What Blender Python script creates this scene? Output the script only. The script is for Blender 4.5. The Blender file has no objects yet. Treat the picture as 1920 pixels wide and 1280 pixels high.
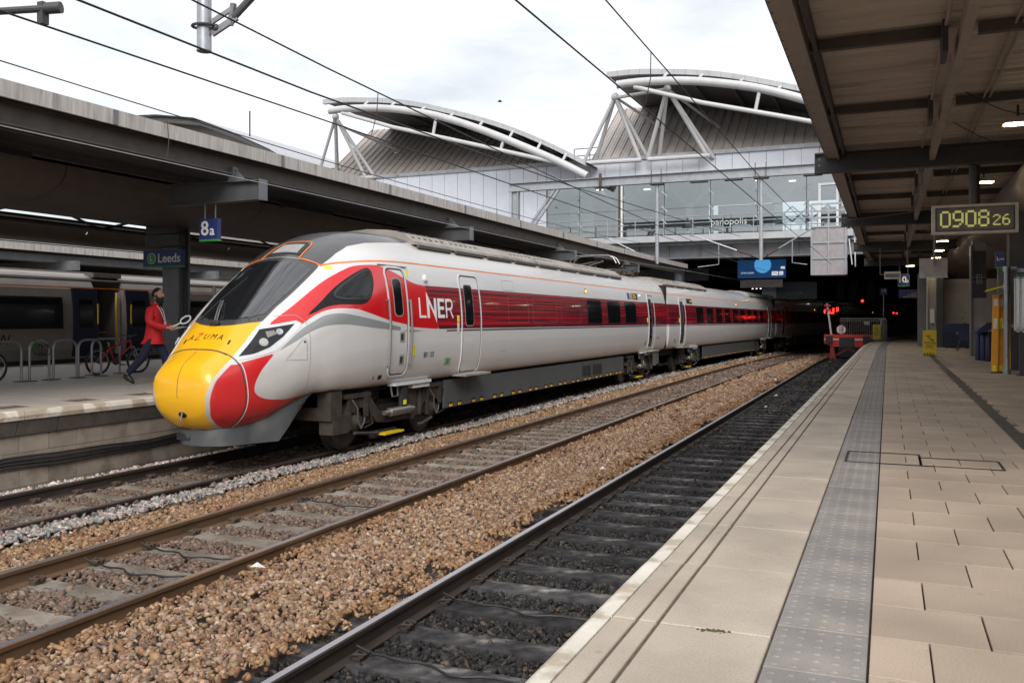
import bpy, bmesh, math, random
import numpy as np
from mathutils import Vector, Matrix
random.seed(7); RNG = np.random.default_rng(11)
sc = bpy.context.scene
COL = sc.collection
R = math.radians

# ------------------------------------------------------------------ camera
CAM_Z = 2.1                       # above the rail heads (z = 0); x right, y along the tracks
cam_d = bpy.data.cameras.new('camera'); cam = bpy.data.objects.new('camera', cam_d); COL.objects.link(cam)
cam.location = (0, 0, CAM_Z); cam.rotation_euler = (R(90), 0, R(22.912))
cam_d.sensor_width = 36; cam_d.lens = 36 * 1668 / 1920; cam_d.shift_y = -39 / 1920
cam_d.clip_start = 0.1; cam_d.clip_end = 3000
sc.camera = cam
# ------------------------------------------------------------------ sky and sun (overcast morning)
world = bpy.data.worlds.new('World'); sc.world = world; world.use_nodes = True
wn, wl = world.node_tree.nodes, world.node_tree.links
wn.clear()
SUN_EL, SUN_AZ = 38, 158          # degrees; soft sun behind thin cloud, from behind the camera's right
sky = wn.new('ShaderNodeTexSky'); sky.sky_type = 'NISHITA'; sky.sun_disc = False
sky.sun_elevation = R(SUN_EL); sky.sun_rotation = R(SUN_AZ)
sky_s = wn.new('ShaderNodeVectorMath'); sky_s.operation = 'SCALE'; sky_s.inputs['Scale'].default_value = 0.1
wl.new(sky.outputs[0], sky_s.inputs[0])
wtc = wn.new('ShaderNodeTexCoord'); wmp = wn.new('ShaderNodeMapping'); wmp.inputs['Scale'].default_value = (1.6, 1.6, 5)
wl.new(wtc.outputs['Generated'], wmp.inputs[0])
wno = wn.new('ShaderNodeTexNoise'); wno.inputs['Scale'].default_value = 2.2; wno.inputs['Detail'].default_value = 7; wno.inputs['Roughness'].default_value = .55
wl.new(wmp.outputs[0], wno.inputs['Vector'])
wcr = wn.new('ShaderNodeValToRGB'); wl.new(wno.outputs[0], wcr.inputs[0])
wcr.color_ramp.elements[0].position = .36; wcr.color_ramp.elements[0].color = (.43, .446, .464, 1)
wcr.color_ramp.elements[1].position = .64; wcr.color_ramp.elements[1].color = (.66, .666, .682, 1)
wmx = wn.new('ShaderNodeMixRGB'); wmx.inputs[0].default_value = .9
wl.new(sky_s.outputs[0], wmx.inputs[1]); wl.new(wcr.outputs[0], wmx.inputs[2])
wbg = wn.new('ShaderNodeBackground'); wbg.inputs['Strength'].default_value = 1.0
wl.new(wmx.outputs[0], wbg.inputs[0])
wo = wn.new('ShaderNodeOutputWorld'); wl.new(wbg.outputs[0], wo.inputs[0])
sun_d = bpy.data.lights.new('sun', 'SUN'); sun = bpy.data.objects.new('sun', sun_d); COL.objects.link(sun)
sun_d.energy = 1.5; sun_d.angle = R(35); sun_d.color = (1, .965, .92)
_sd = Vector((math.sin(R(SUN_AZ)) * math.cos(R(SUN_EL)), math.cos(R(SUN_AZ)) * math.cos(R(SUN_EL)), math.sin(R(SUN_EL))))
sun.rotation_euler = (-_sd).to_track_quat('-Z', 'Y').to_euler(); sun.location = (5, -10, 40)
vs = sc.view_settings; vs.view_transform = 'Standard'; vs.look = 'None'; vs.exposure = 0.95; vs.gamma = 1.0
try: vs.use_curve_mapping = False
except Exception: pass
sc.cycles.max_bounces = 6; sc.cycles.diffuse_bounces = 3; sc.cycles.glossy_bounces = 3
sc.cycles.transparent_max_bounces = 8; sc.cycles.transmission_bounces = 4
sc.cycles.caustics_reflective = False; sc.cycles.caustics_refractive = False
sc.cycles.use_denoising = True
sc.cycles.sample_clamp_indirect = 4

# ------------------------------------------------------------------ materials
MATS = {}
def M(name, col, rough=.6, metal=0., var=.15, scale=6., bump=0., bscale=50., stretch=(1, 1, 1), rnd=0., spec=.5,
      coat=0., emit=0., col2=None, thr=None, detail=5., speck=0., sscale=240., spots=0.):
    """procedural principled material: noise-varied base colour, optional second colour (stains), bump, per-object tone"""
    m = bpy.data.materials.new(name); m.use_nodes = True; nt = m.node_tree; n, l = nt.nodes, nt.links
    b = n['Principled BSDF']; b.inputs['Roughness'].default_value = rough; b.inputs['Metallic'].default_value = metal
    b.inputs['Specular IOR Level'].default_value = spec
    if coat: b.inputs['Coat Weight'].default_value = coat; b.inputs['Coat Roughness'].default_value = .06
    tc = n.new('ShaderNodeTexCoord'); mp = n.new('ShaderNodeMapping'); mp.inputs['Scale'].default_value = stretch
    l.new(tc.outputs['Object'], mp.inputs[0])
    no = n.new('ShaderNodeTexNoise'); no.inputs['Scale'].default_value = scale; no.inputs['Detail'].default_value = detail
    l.new(mp.outputs[0], no.inputs['Vector'])
    mr = n.new('ShaderNodeMapRange'); mr.inputs[1].default_value = .3; mr.inputs[2].default_value = .7
    mr.inputs[3].default_value = 1 - var; mr.inputs[4].default_value = 1 + var
    l.new(no.outputs[0], mr.inputs[0]); fac = mr.outputs[0]
    if speck:
        ns = n.new('ShaderNodeTexNoise'); ns.inputs['Scale'].default_value = sscale; ns.inputs['Detail'].default_value = 2; l.new(tc.outputs['Object'], ns.inputs['Vector'])
        rs = n.new('ShaderNodeMapRange'); rs.inputs[1].default_value = .3; rs.inputs[2].default_value = .7; rs.inputs[3].default_value = 1 - speck; rs.inputs[4].default_value = 1 + speck; l.new(ns.outputs[0], rs.inputs[0])
        ms_ = n.new('ShaderNodeMath'); ms_.operation = 'MULTIPLY'; l.new(fac, ms_.inputs[0]); l.new(rs.outputs[0], ms_.inputs[1]); fac = ms_.outputs[0]
    if spots:      # trodden gum and drip marks
        vo = n.new('ShaderNodeTexVoronoi'); vo.inputs['Scale'].default_value = 5.5; gp = n.new('ShaderNodeNewGeometry'); l.new(gp.outputs['Position'], vo.inputs['Vector'])
        no3 = n.new('ShaderNodeTexNoise'); no3.inputs['Scale'].default_value = 1.1; l.new(gp.outputs['Position'], no3.inputs['Vector'])
        rv_ = n.new('ShaderNodeMapRange'); rv_.inputs[1].default_value = .07; rv_.inputs[2].default_value = .10; rv_.inputs[3].default_value = 1 - spots; rv_.inputs[4].default_value = 1.; l.new(vo.outputs['Distance'], rv_.inputs[0])
        r3 = n.new('ShaderNodeMapRange'); r3.inputs[1].default_value = .35; r3.inputs[2].default_value = .62; r3.inputs[3].default_value = .84; r3.inputs[4].default_value = 1.06; l.new(no3.outputs[0], r3.inputs[0])
        for so in (rv_.outputs[0], r3.outputs[0]):
            mq = n.new('ShaderNodeMath'); mq.operation = 'MULTIPLY'; l.new(fac, mq.inputs[0]); l.new(so, mq.inputs[1]); fac = mq.outputs[0]
    if rnd:
        oi = n.new('ShaderNodeObjectInfo'); r2 = n.new('ShaderNodeMapRange')
        r2.inputs[3].default_value = 1 - rnd; r2.inputs[4].default_value = 1 + rnd; l.new(oi.outputs['Random'], r2.inputs[0])
        mm = n.new('ShaderNodeMath'); mm.operation = 'MULTIPLY'; l.new(fac, mm.inputs[0]); l.new(r2.outputs[0], mm.inputs[1]); fac = mm.outputs[0]
    src = None
    if col2:
        n2 = n.new('ShaderNodeTexNoise'); n2.inputs['Scale'].default_value = scale * .45; n2.inputs['Detail'].default_value = 8
        l.new(mp.outputs[0], n2.inputs['Vector'])
        cr = n.new('ShaderNodeMapRange'); t = thr or (.5, .62)
        cr.inputs[1].default_value = t[0]; cr.inputs[2].default_value = t[1]; l.new(n2.outputs[0], cr.inputs[0])
        mx = n.new('ShaderNodeMixRGB'); mx.inputs[1].default_value = (*col, 1); mx.inputs[2].default_value = (*col2, 1)
        l.new(cr.outputs[0], mx.inputs[0]); src = mx.outputs[0]
    vm = n.new('ShaderNodeVectorMath'); vm.operation = 'SCALE'; l.new(fac, vm.inputs['Scale'])
    if src: l.new(src, vm.inputs[0])
    else: vm.inputs[0].default_value = col
    l.new(vm.outputs[0], b.inputs['Base Color'])
    if emit:
        b.inputs['Emission Color'].default_value = (*col, 1); b.inputs['Emission Strength'].default_value = emit
    if bump:
        nb = n.new('ShaderNodeTexNoise'); nb.inputs['Scale'].default_value = bscale; nb.inputs['Detail'].default_value = 4
        l.new(mp.outputs[0], nb.inputs['Vector'])
        bp = n.new('ShaderNodeBump'); bp.inputs['Strength'].default_value = bump; bp.inputs['Distance'].default_value = .02
        l.new(nb.outputs[0], bp.inputs['Height']); l.new(bp.outputs[0], b.inputs['Normal'])
    MATS[name] = m
    return m

M('steel_dark', (.055, .054, .056), .5, 0, .2, 3)
M('steel_grey', (.17, .175, .185), .45, .2, .15, 3)
M('beam_left_shaded', (.085, .087, .092), .5, .1, .15, 3)  # grey steel darkened to carry the shade under the left canopy
M('steel_light', (.33, .345, .37), .45, .2, .12, 4, col2=(.26, .23, .20), thr=(.6, .75))
M('galv', (.36, .375, .40), .4, .5, .15, 10)
M('brown_steel', (.10, .085, .075), .6, 0, .2, 4)
M('canopy_sheet', (.60, .52, .455), .55, .0, .12, 3, col2=(.30, .24, .195), thr=(.55, .75), stretch=(.3, 3, 1))
M('canopy_trim', (.42, .365, .325), .5, 0, .12, 3)
M('fascia', (.46, .43, .40), .5, .1, .2, 4, stretch=(1, 6, .6), col2=(.22, .19, .17), thr=(.52, .78))
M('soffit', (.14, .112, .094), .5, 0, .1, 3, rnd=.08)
M('black', (.012, .012, .013), .5, 0, .1)
M('dark', (.03, .03, .032), .6, 0, .2)
M('rubber', (.015, .015, .016), .75, 0, .2)
M('rail_side', (.15, .088, .05), .65, .2, .25, 9, stretch=(1, .3, 1))
M('rail_head', (.62, .61, .64), .34, 1., .1, 4, stretch=(3, .15, 1))
M('rail_dark', (.05, .038, .032), .6, .2, .25, 9, stretch=(1, .3, 1))
M('clip', (.09, .062, .042), .7, .2, .3, 20)
M('sleeper', (.275, .24, .195), .85, 0, .2, 7, .4, 60, rnd=.18, col2=(.15, .12, .09), thr=(.47, .62))
M('sleeper_oily', (.055, .052, .053), .9, 0, .55, 9, .35, 60, rnd=.45, spec=.15, col2=(.17, .155, .14), thr=(.56, .72), detail=9)
M('ballast_bed', (.13, .095, .07), .95, 0, .4, 25, .8, 40)
M('paver', (.435, .342, .262), .8, 0, .12, 2.6, .10, 260, rnd=.10, col2=(.33, .255, .195), thr=(.42, .70), detail=9, speck=.12, sscale=130, spots=.22)
M('paver_bed', (.13, .10, .075), .9, 0, .2, 30)
M('coping', (.465, .395, .32), .85, 0, .12, 3, .12, 260, rnd=.06, col2=(.39, .325, .26), thr=(.44, .72), detail=9, speck=.13, sscale=120, spots=.20)
M('coping_white', (.70, .65, .56), .8, 0, .12, 5, .3, 90, rnd=.05, col2=(.44, .37, .285), thr=(.47, .53), detail=10)
M('tactile', (.255, .235, .22), .8, 0, .14, 4, .1, 200, rnd=.07, speck=.10, sscale=130, col2=(.30, .265, .235), thr=(.55, .7), spots=.15)
M('groove', (.12, .095, .07), .9, 0, .2, 20)
M('moss', (.07, .08, .02), .95, 0, .4, 30)
M('platform_asphalt', (.42, .365, .315), .55, 0, .18, 2, .1, 60, stretch=(.35, 3, 1), rnd=.04)
M('block', (.30, .255, .205), .9, 0, .16, 5, .5, 70, rnd=.10, col2=(.15, .115, .085), thr=(.52, .72), detail=8)
M('block_dark', (.12, .105, .095), .9, 0, .2, 5, .4, 70, rnd=.1)
M('concrete', (.30, .265, .225), .85, 0, .15, 4, .2, 60, col2=(.2, .17, .14), thr=(.55, .7))
M('cable', (.018, .017, .018), .5)
M('white_paint', (.72, .72, .72), .4, 0, .05, 6)
M('tube_white', (.54, .54, .545), .35, 0, .06, 2, col2=(.5, .45, .4), thr=(.62, .8))
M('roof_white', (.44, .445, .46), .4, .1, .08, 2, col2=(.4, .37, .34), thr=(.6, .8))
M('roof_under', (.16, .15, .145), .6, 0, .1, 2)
M('clad_brown', (.44, .395, .365), .5, .2, .10, 3, rnd=.07)
M('clad_dark', (.30, .265, .24), .5, .2, .10, 3)
M('panel_white', (.62, .64, .70), .4, .1, .04, 2, rnd=.025)
M('interior_pale', (.32, .37, .37), .7, 0, .1, .6)
M('interior_cream', (.62, .58, .42), .7, 0, .05)
M('interior_dark', (.13, .155, .165), .7, 0, .2)
M('sign_blue', (.026, .042, .17), .4, 0, .05)
M('sign_green', (.05, .38, .06), .4)
M('sign_white', (.85, .85, .85), .4, 0, .02)
M('wood_yellow', (.75, .42, .02), .5, 0, .08)
M('yellow', (.82, .56, .02), .4, 0, .04)
M('ramp_orange', (.80, .34, .015), .45, 0, .06, rnd=.05)
M('navy', (.014, .018, .055), .5, 0, .1)
M('bin_blue', (.022, .028, .085), .5, 0, .1)
M('red_paint', (.62, .035, .018), .45, 0, .1, 8)
M('red_dirty', (.30, .04, .028), .7, 0, .25, 8)
M('red_pink', (.75, .03, .08), .4)
M('bogie', (.048, .038, .031), .75, .1, .3, 6)
M('bogie_dark', (.024, .020, .018), .8, .1, .3, 6)
M('wheel_disc', (.10, .085, .075), .6, .4, .25, 6)
M('tyre_steel', (.06, .052, .048), .5, .5, .2)
M('silver', (.26, .25, .24), .35, .7, .15, 6)
M('fairing', (.082, .093, .098), .4, 0, .07, 2.5, rnd=.05, col2=(.09, .095, .095), thr=(.5, .7))
M('skirt', (.10, .108, .112), .4, 0, .1, 3, col2=(.18, .175, .165), thr=(.55, .7))
M('train_white', (.66, .66, .67), .3, 0, .05, 2)
M('seam', (.05, .045, .04), .6)
M('seam_soft', (.34, .33, .32), .5)
M('glass_dark', (.010, .012, .014), .06, 0, .1, spec=.6)
M('screen_glass', (.012, .013, .015), .05, 0, .1)
MATS['screen_glass'].node_tree.nodes['Principled BSDF'].inputs['IOR'].default_value = 2.3
M('glass_side', (.008, .009, .011), .09, 0, .1, spec=.35)
M('win_frame', (.010, .010, .011), .45, spec=.25)
M('maroon_seam', (.20, .05, .06), .5)
M('orange_line', (.80, .20, .03), .45)
M('sticker', (.85, .80, .02), .5)
M('pod', (.33, .30, .265), .55, .1, .15, 3, col2=(.22, .19, .16), thr=(.5, .7))
M('pod_grille', (.10, .09, .08), .6, .1, .2)
M('handrail', (.30, .30, .30), .35, .6, .1)
M('lamp_glow', (1., .86, .55), .5, emit=26.)
M('amber', (1., .55, .02), .5, emit=1.5)
M('amber_paint', (.85, .45, .01), .5)
M('red_glow', (1., .02, .01), .5, emit=3.5)
M('clock_digit', (.44, .46, .14), .5, emit=.30)
M('clock_face', (.13, .11, .10), .35)
M('clock_case', (.60, .54, .48), .5)
M('screen_blue', (.010, .065, .20), .4, emit=.25)
M('screen_light', (.08, .34, .7), .4, emit=.45)
M('screen_white', (.7, .75, .8), .4, emit=.4)
M('lamp_soft', (1., .92, .75), .5, emit=2.5)
M('letter_dim', (.55, .57, .57), .5)
M('skin', (.46, .25, .165), .55, 0, .06)
M('hair', (.012, .009, .008), .8, 0, .2, 40)
M('jacket', (.58, .012, .016), .7, 0, .08, 9, .25, 22)
M('trousers', (.012, .014, .038), .85, 0, .15, 12, .2, 20)
M('shoe', (.012, .011, .011), .45)
M('paper', (.75, .75, .78), .7)
M('bike_red', (.42, .012, .02), .35)
M('chrome', (.55, .55, .55), .25, .9, .05)
M('hoop_steel', (.27, .265, .265), .4, .7, .12, 6)
M('train2_body', (.27, .245, .22), .45, 0, .06, 2, col2=(.21, .19, .17), thr=(.5, .75))
M('train2_roof', (.40, .38, .36), .55, 0, .15, 3, stretch=(1, .4, 4))
M('train2_navy', (.012, .014, .045), .45)
M('bird_dark', (.03, .03, .032), .8)
M('bird_pale', (.5, .5, .48), .8)
M('litter', (.7, .7, .68), .7)
M('door_pale', (.40, .36, .32), .6, 0, .06)
M('wall_pale', (.36, .32, .285), .7, 0, .08, 2)
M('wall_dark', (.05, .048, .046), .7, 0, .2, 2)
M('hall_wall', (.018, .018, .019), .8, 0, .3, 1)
M('insulator', (.10, .055, .04), .35)
M('fence_paint', (.60, .57, .50), .5)
M('mesh_plate', (.33, .31, .31), .6, 0, .12, 6, rnd=.04)
M('ground', (.12, .105, .09), .9, 0, .3, 2)

def glass(name, tint, refl=.25, rough=.03):
    m = bpy.data.materials.new(name); m.use_nodes = True; n, l = m.node_tree.nodes, m.node_tree.links; n.clear()
    o = n.new('ShaderNodeOutputMaterial'); t = n.new('ShaderNodeBsdfTransparent'); t.inputs[0].default_value = (*tint, 1)
    g = n.new('ShaderNodeBsdfGlossy'); g.inputs['Roughness'].default_value = rough
    f = n.new('ShaderNodeFresnel'); f.inputs[0].default_value = 1.5
    a = n.new('ShaderNodeMath'); a.operation = 'ADD'; a.inputs[1].default_value = refl; a.use_clamp = True; l.new(f.outputs[0], a.inputs[0])
    no = n.new('ShaderNodeTexNoise'); no.inputs['Scale'].default_value = .7
    bp = n.new('ShaderNodeBump'); bp.inputs['Strength'].default_value = .02; l.new(no.outputs[0], bp.inputs['Height']); l.new(bp.outputs[0], g.inputs['Normal'])
    mx = n.new('ShaderNodeMixShader'); l.new(a.outputs[0], mx.inputs[0]); l.new(t.outputs[0], mx.inputs[1]); l.new(g.outputs[0], mx.inputs[2])
    l.new(mx.outputs[0], o.inputs[0]); MATS[name] = m
glass('pane_glass', (.76, .83, .84), .24)
glass('case_glass', (.8, .85, .85), .08)

# ------------------------------------------------------------------ mesh helpers
class MB:
    def __init__(s): s.v = []; s.f = []; s.smooth = False
    def add(s, vs, fs):
        o = len(s.v); s.v += [tuple(p) for p in vs]; s.f += [tuple(i + o for i in f) for f in fs]; return s
    def box(s, a, b, ch=0.):
        x0, x1 = sorted((a[0], b[0])); y0, y1 = sorted((a[1], b[1])); z0, z1 = sorted((a[2], b[2]))
        if ch:   # chamfered top edges
            return s.add([(x0, y0, z0), (x1, y0, z0), (x1, y1, z0), (x0, y1, z0), (x0, y0, z1 - ch), (x1, y0, z1 - ch), (x1, y1, z1 - ch), (x0, y1, z1 - ch),
                          (x0 + ch, y0 + ch, z1), (x1 - ch, y0 + ch, z1), (x1 - ch, y1 - ch, z1), (x0 + ch, y1 - ch, z1)],
                         [(3, 2, 1, 0), (0, 1, 5, 4), (1, 2, 6, 5), (2, 3, 7, 6), (3, 0, 4, 7), (4, 5, 9, 8), (5, 6, 10, 9), (6, 7, 11, 10), (7, 4, 8, 11), (8, 9, 10, 11)])
        return s.add([(x0, y0, z0), (x1, y0, z0), (x1, y1, z0), (x0, y1, z0), (x0, y0, z1), (x1, y0, z1), (x1, y1, z1), (x0, y1, z1)],
                     [(3, 2, 1, 0), (4, 5, 6, 7), (0, 1, 5, 4), (1, 2, 6, 5), (2, 3, 7, 6), (3, 0, 4, 7)])
    def bar(s, a, b, w, h, up=(0, 0, 1)):
        """rectangular bar from a to b, w wide, h high"""
        a, b = Vector(a), Vector(b); d = (b - a).normalized(); up = Vector(up)
        if abs(d.dot(up)) > .98: up = Vector((0, 1, 0))
        r = d.cross(up).normalized() * (w / 2); u = r.cross(d).normalized() * (h / 2)
        return s.add([a - r - u, a + r - u, a + r + u, a - r + u, b - r - u, b + r - u, b + r + u, b - r + u],
                     [(0, 1, 2, 3), (7, 6, 5, 4), (0, 4, 5, 1), (1, 5, 6, 2), (2, 6, 7, 3), (3, 7, 4, 0)])
    def tube(s, pts, r, n=8, cap=True):
        pts = [Vector(p) for p in pts]; rs = r if isinstance(r, (list, tuple)) else [r] * len(pts)
        o = len(s.v); prev = None
        for i, p in enumerate(pts):
            d = (pts[min(i + 1, len(pts) - 1)] - pts[max(i - 1, 0)])
            d = d.normalized() if d.length > 1e-9 else Vector((0, 0, 1))
            if prev is None:
                q = Vector((0, 0, 1)) if abs(d.z) < .9 else Vector((1, 0, 0)); u = d.cross(q).normalized()
            else:
                u = (prev - d * prev.dot(d)).normalized()
            prev = u; w = d.cross(u)
            for k in range(n):
                t = 2 * math.pi * k / n; s.v.append(tuple(p + (u * math.cos(t) + w * math.sin(t)) * rs[i]))
        for i in range(len(pts) - 1):
            for k in range(n):
                k2 = (k + 1) % n; a = o + i * n
                s.f.append((a + k, a + k2, a + n + k2, a + n + k))
        if cap:
            s.f.append(tuple(o + k for k in reversed(range(n)))); e = o + (len(pts) - 1) * n; s.f.append(tuple(e + k for k in range(n)))
        return s
    def lathe(s, c, axis, prof, n=20):
        """prof: list of (along axis, radius)"""
        c, ax = Vector(c), Vector(axis).normalized(); q = Vector((0, 0, 1)) if abs(ax.z) < .9 else Vector((1, 0, 0))
        u = ax.cross(q).normalized(); w = ax.cross(u); o = len(s.v)
        for a, r in prof:
            for k in range(n):
                t = 2 * math.pi * k / n; s.v.append(tuple(c + ax * a + (u * math.cos(t) + w * math.sin(t)) * r))
        for i in range(len(prof) - 1):
            for k in range(n):
                k2 = (k + 1) % n; a = o + i * n; s.f.append((a + k, a + k2, a + n + k2, a + n + k))
        s.f.append(tuple(o + k for k in reversed(range(n)))); e = o + (len(prof) - 1) * n; s.f.append(tuple(e + k for k in range(n)))
        return s
    def prism(s, poly, axis, a, b):
        """poly in the two other axes (order x,y,z without axis), extruded from a to b along axis 0/1/2"""
        def P(p, t):
            q = [p[0], p[1]]; q.insert(axis, t); return tuple(q)
        n = len(poly); vs = [P(p, a) for p in poly] + [P(p, b) for p in poly]
        return s.add(vs, [tuple(range(n)), tuple(reversed(range(n, 2 * n)))] + [(i, i + n, (i + 1) % n + n, (i + 1) % n) for i in range(n)])
    def sphere(s, c, r, n=10, m=7, sc_=(1, 1, 1)):
        prof = [(-math.cos(math.pi * i / m) * r, max(math.sin(math.pi * i / m) * r, 1e-4)) for i in range(m + 1)]
        o = len(s.v); s.lathe((0, 0, 0), (0, 0, 1), prof, n)
        for i in range(o, len(s.v)):
            p = s.v[i]; s.v[i] = (c[0] + p[0] * sc_[0], c[1] + p[1] * sc_[1], c[2] + p[2] * sc_[2])
        return s
    def mesh(s, name, mat=None, smooth=False):
        me = bpy.data.meshes.new(name); me.from_pydata(s.v, [], s.f)
        if mat: me.materials.append(MATS[mat])
        bm = bmesh.new(); bm.from_mesh(me); bmesh.ops.recalc_face_normals(bm, faces=bm.faces); bm.to_mesh(me); bm.free()
        if smooth or s.smooth:
            me.polygons.foreach_set('use_smooth', [True] * len(me.polygons))
            try: me.set_sharp_from_angle(angle=R(35))
            except Exception: pass
        return me
    def build(s, name, mat, parent=None, smooth=False, label=None):
        return link(name, s.mesh(name, mat, smooth), parent, label)

def link(name, me, parent=None, label=None):
    o = bpy.data.objects.new(name, me); COL.objects.link(o)
    if parent is not None: attach(o, parent)
    if label: o['label'] = label
    return o
def attach(o, parent):
    """child keeps the coordinates it was built in (all parents here are unrotated while building)"""
    o.parent = parent
    off = parent.get('_off')
    if off is not None: o.location = o.location - Vector(off)
def tag(o, label=None, cat=None, group=None, kind=None):
    if label: o['label'] = label
    if cat: o['category'] = cat
    if group: o['group'] = group
    if kind: o['kind'] = kind
    return o
def thing(name, label, cat, loc=(0, 0, 0), group=None, local=False):
    """an Empty at the thing's base. local=True: parts are built in the Empty's own coordinates (for copies)"""
    o = bpy.data.objects.new(name, None); COL.objects.link(o); o.empty_display_size = .2
    o.location = loc
    if not local: o['_off'] = tuple(loc)
    return tag(o, label, cat, group)
def struct(name, mb, mat, smooth=False):
    o = mb.build(name, mat, None, smooth); o['kind'] = 'structure'; return o
def copy_tree(o, loc=None, rz=None, label=None, parent=None):
    c = o.copy(); COL.objects.link(c); c.parent = parent
    if loc is not None: c.location = loc
    if rz is not None: c.rotation_euler = (0, 0, rz)
    if label: c['label'] = label
    for ch in list(o.children): copy_tree(ch, parent=c)
    return c
TXT = {}
def text_mesh(s, size=1., extrude=.004, align='CENTER', space=1., shear=0., bold=0.):
    cu = bpy.data.curves.new('lettering', 'FONT'); cu.body = s; cu.size = size; cu.extrude = extrude; cu.align_x = align; cu.align_y = 'CENTER'
    cu.space_character = space; cu.shear = shear; cu.resolution_u = 3; cu.offset = bold * size * .12
    ob = bpy.data.objects.new('lettering', cu); COL.objects.link(ob)
    dg = bpy.context.evaluated_depsgraph_get(); me = bpy.data.meshes.new_from_object(ob.evaluated_get(dg))
    bpy.data.objects.remove(ob); bpy.data.curves.remove(cu)
    return me
def text(s, origin, right, up, size, mat, parent, name='lettering', extrude=.003, sx=1., **kw):
    me = text_mesh(s, size, extrude, **kw)
    r, u = Vector(right).normalized(), Vector(up).normalized(); nrm = r.cross(u); o = Vector(origin)
    for v in me.vertices:
        c = v.co; v.co = o + r * (c.x * sx) + u * c.y + nrm * c.z
    me.materials.clear(); me.materials.append(MATS[mat])
    return link(name, me, parent)
# ================================================================== the setting
PLAT = .915                                   # platform level above rail heads
def curve(y, y0, r): return 0. if y < y0 else (y - y0) ** 2 / (2 * r)
def xa(y): return -9.03 + curve(y, 30, 365)   # centre lines of the three tracks
def xb(y): return -6.06 + curve(y, 33, 365)
def xc(y): return -2.566 + curve(y, 44, 365)
def edge(y): return -1.115 + curve(y, 40, 365)   # near platform's edge
GA = .765                                     # half gauge, rail centre

struct('ground', MB().add([(-600, -300, -.62), (600, -300, -.62), (600, 1500, -.62), (-600, 1500, -.62)], [(0, 1, 2, 3)]), 'ground')
bed = MB()
ys = np.arange(-4, 150, 2.)
for y0, y1 in zip(ys[:-1], ys[1:]):
    bed.add([(-10.3, y0, -.20), (-.9, y0, -.20), (-.9, y1, -.20), (-10.3, y1, -.20)], [(0, 1, 2, 3)])
struct('track_bed', bed, 'ballast_bed')

# ---- rails, sleepers, clips
def rail_prof(hw=.036, h=.159, fw=.07):
    return [(-fw, -h), (fw, -h), (fw, -h + .011), (.012, -h + .028), (.010, -.05), (hw - .003, -.038), (hw, -.008), (hw - .010, 0), (-hw + .010, 0), (-hw, -.008), (-hw + .003, -.038), (-.010, -.05), (-.012, -h + .028), (-fw, -h + .011)]
def make_rail(parent, fx, y0, y1, side_mat, label=None):
    ys = [y0]
    while ys[-1] < y1: ys.append(min(ys[-1] + (10 if ys[-1] < 28 else 2.5), y1))
    pr = rail_prof(); n = len(pr); mb = MB(); 
    for y in ys:
        for (px, pz) in pr: mb.v.append((fx(y) + px, y, pz))
    mats = []
    for i in range(len(ys) - 1):
        for k in range(n):
            k2 = (k + 1) % n; mb.f.append((i * n + k, i * n + k2, (i + 1) * n + k2, (i + 1) * n + k)); mats.append(1 if k in (7,) else 0)
    mb.f.append(tuple(range(n))); mb.f.append(tuple((len(ys) - 1) * n + k for k in reversed(range(n)))); mats += [0, 0]
    me = bpy.data.meshes.new('rail'); me.from_pydata(mb.v, [], mb.f)
    me.materials.append(MATS[side_mat]); me.materials.append(MATS['rail_head'])
    me.polygons.foreach_set('material_index', mats); me.update()
    return link('rail', me, parent, label)
sl = MB().prism([(-1.22, -.32), (1.22, -.32), (1.22, -.165), (1.16, -.150), (-1.16, -.150), (-1.22, -.165)], 1, -.125, .125)
SL = [sl.mesh('sleeper', m) for m in ('sleeper', 'sleeper_oily')]
def clip_mesh(m):      # one rail fastening: a bent spring clip bearing on its cast shoulder
    p = []
    for k in range(13):
        t = -math.pi * .8 + k / 12 * math.pi * 1.6
        p.append((.128 - .045 * math.cos(t), .045 * math.sin(t), -.106 + .012 * math.cos(t * 2)))
    p = [(.058, -.052, -.116), (.09, -.055, -.098)] + p[::-1] if False else [(.058, .05, -.116), (.085, .055, -.10)] + p[::-1] + [(.085, -.055, -.10), (.058, -.05, -.116)]
    return MB().tube(p, .0105, 6).mesh('rail_clip', m, True)
CL = [clip_mesh(m) for m in ('clip', 'rail_dark')]
SHm = [MB().box((.072, -.055, -.152), (.135, .055, -.118), .008).mesh('rail_shoulder', m) for m in ('clip', 'rail_dark')]
def track(label, fx, y0, y1, yend_sl, side_mat, oily, phase, clip_to):
    t = thing('railway_track', label, 'railway track', (fx(8), 8, -.15), 'railway tracks')
    for sg in (-1, 1): make_rail(t, lambda y: fx(y) + sg * GA, y0, y1, side_mat)
    y = 2.2 + phase; k = 0
    while y < yend_sl:
        o = link('sleeper', SL[oily], t); o.location = Vector((fx(y) + random.uniform(-.015, .015), y, random.uniform(-.008, .004))) - Vector(t['_off'])
        o.rotation_euler = (0, 0, random.uniform(-.012, .012) - math.atan((fx(y + 1) - fx(y - 1)) / 2))
        if y < clip_to:
            for sg in (-1, 1):
                for rot in (0, math.pi):
                    q = link('rail_shoulder', SHm[oily], t); q.location = Vector((fx(y) + sg * GA, y, 0)) - Vector(t['_off']); q.rotation_euler = (0, 0, rot)
                    w = link('rail_clip', CL[oily], q)
        y += .625; k += 1
    return t
tA = track('railway track under the train, beside the far platform wall', xa, -4, 128, 30, 'rail_dark', 0, .0, 11)
tB = track('rusty railway track in the middle, second from the paved platform', xb, -4, 128, 44, 'rail_side', 0, .12, 20)
tC = track('blackened railway track nearest the paved platform, ending at the buffer stop', xc, -4, 54.6, 54, 'rail_dark', 1, .35, 20)
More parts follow.
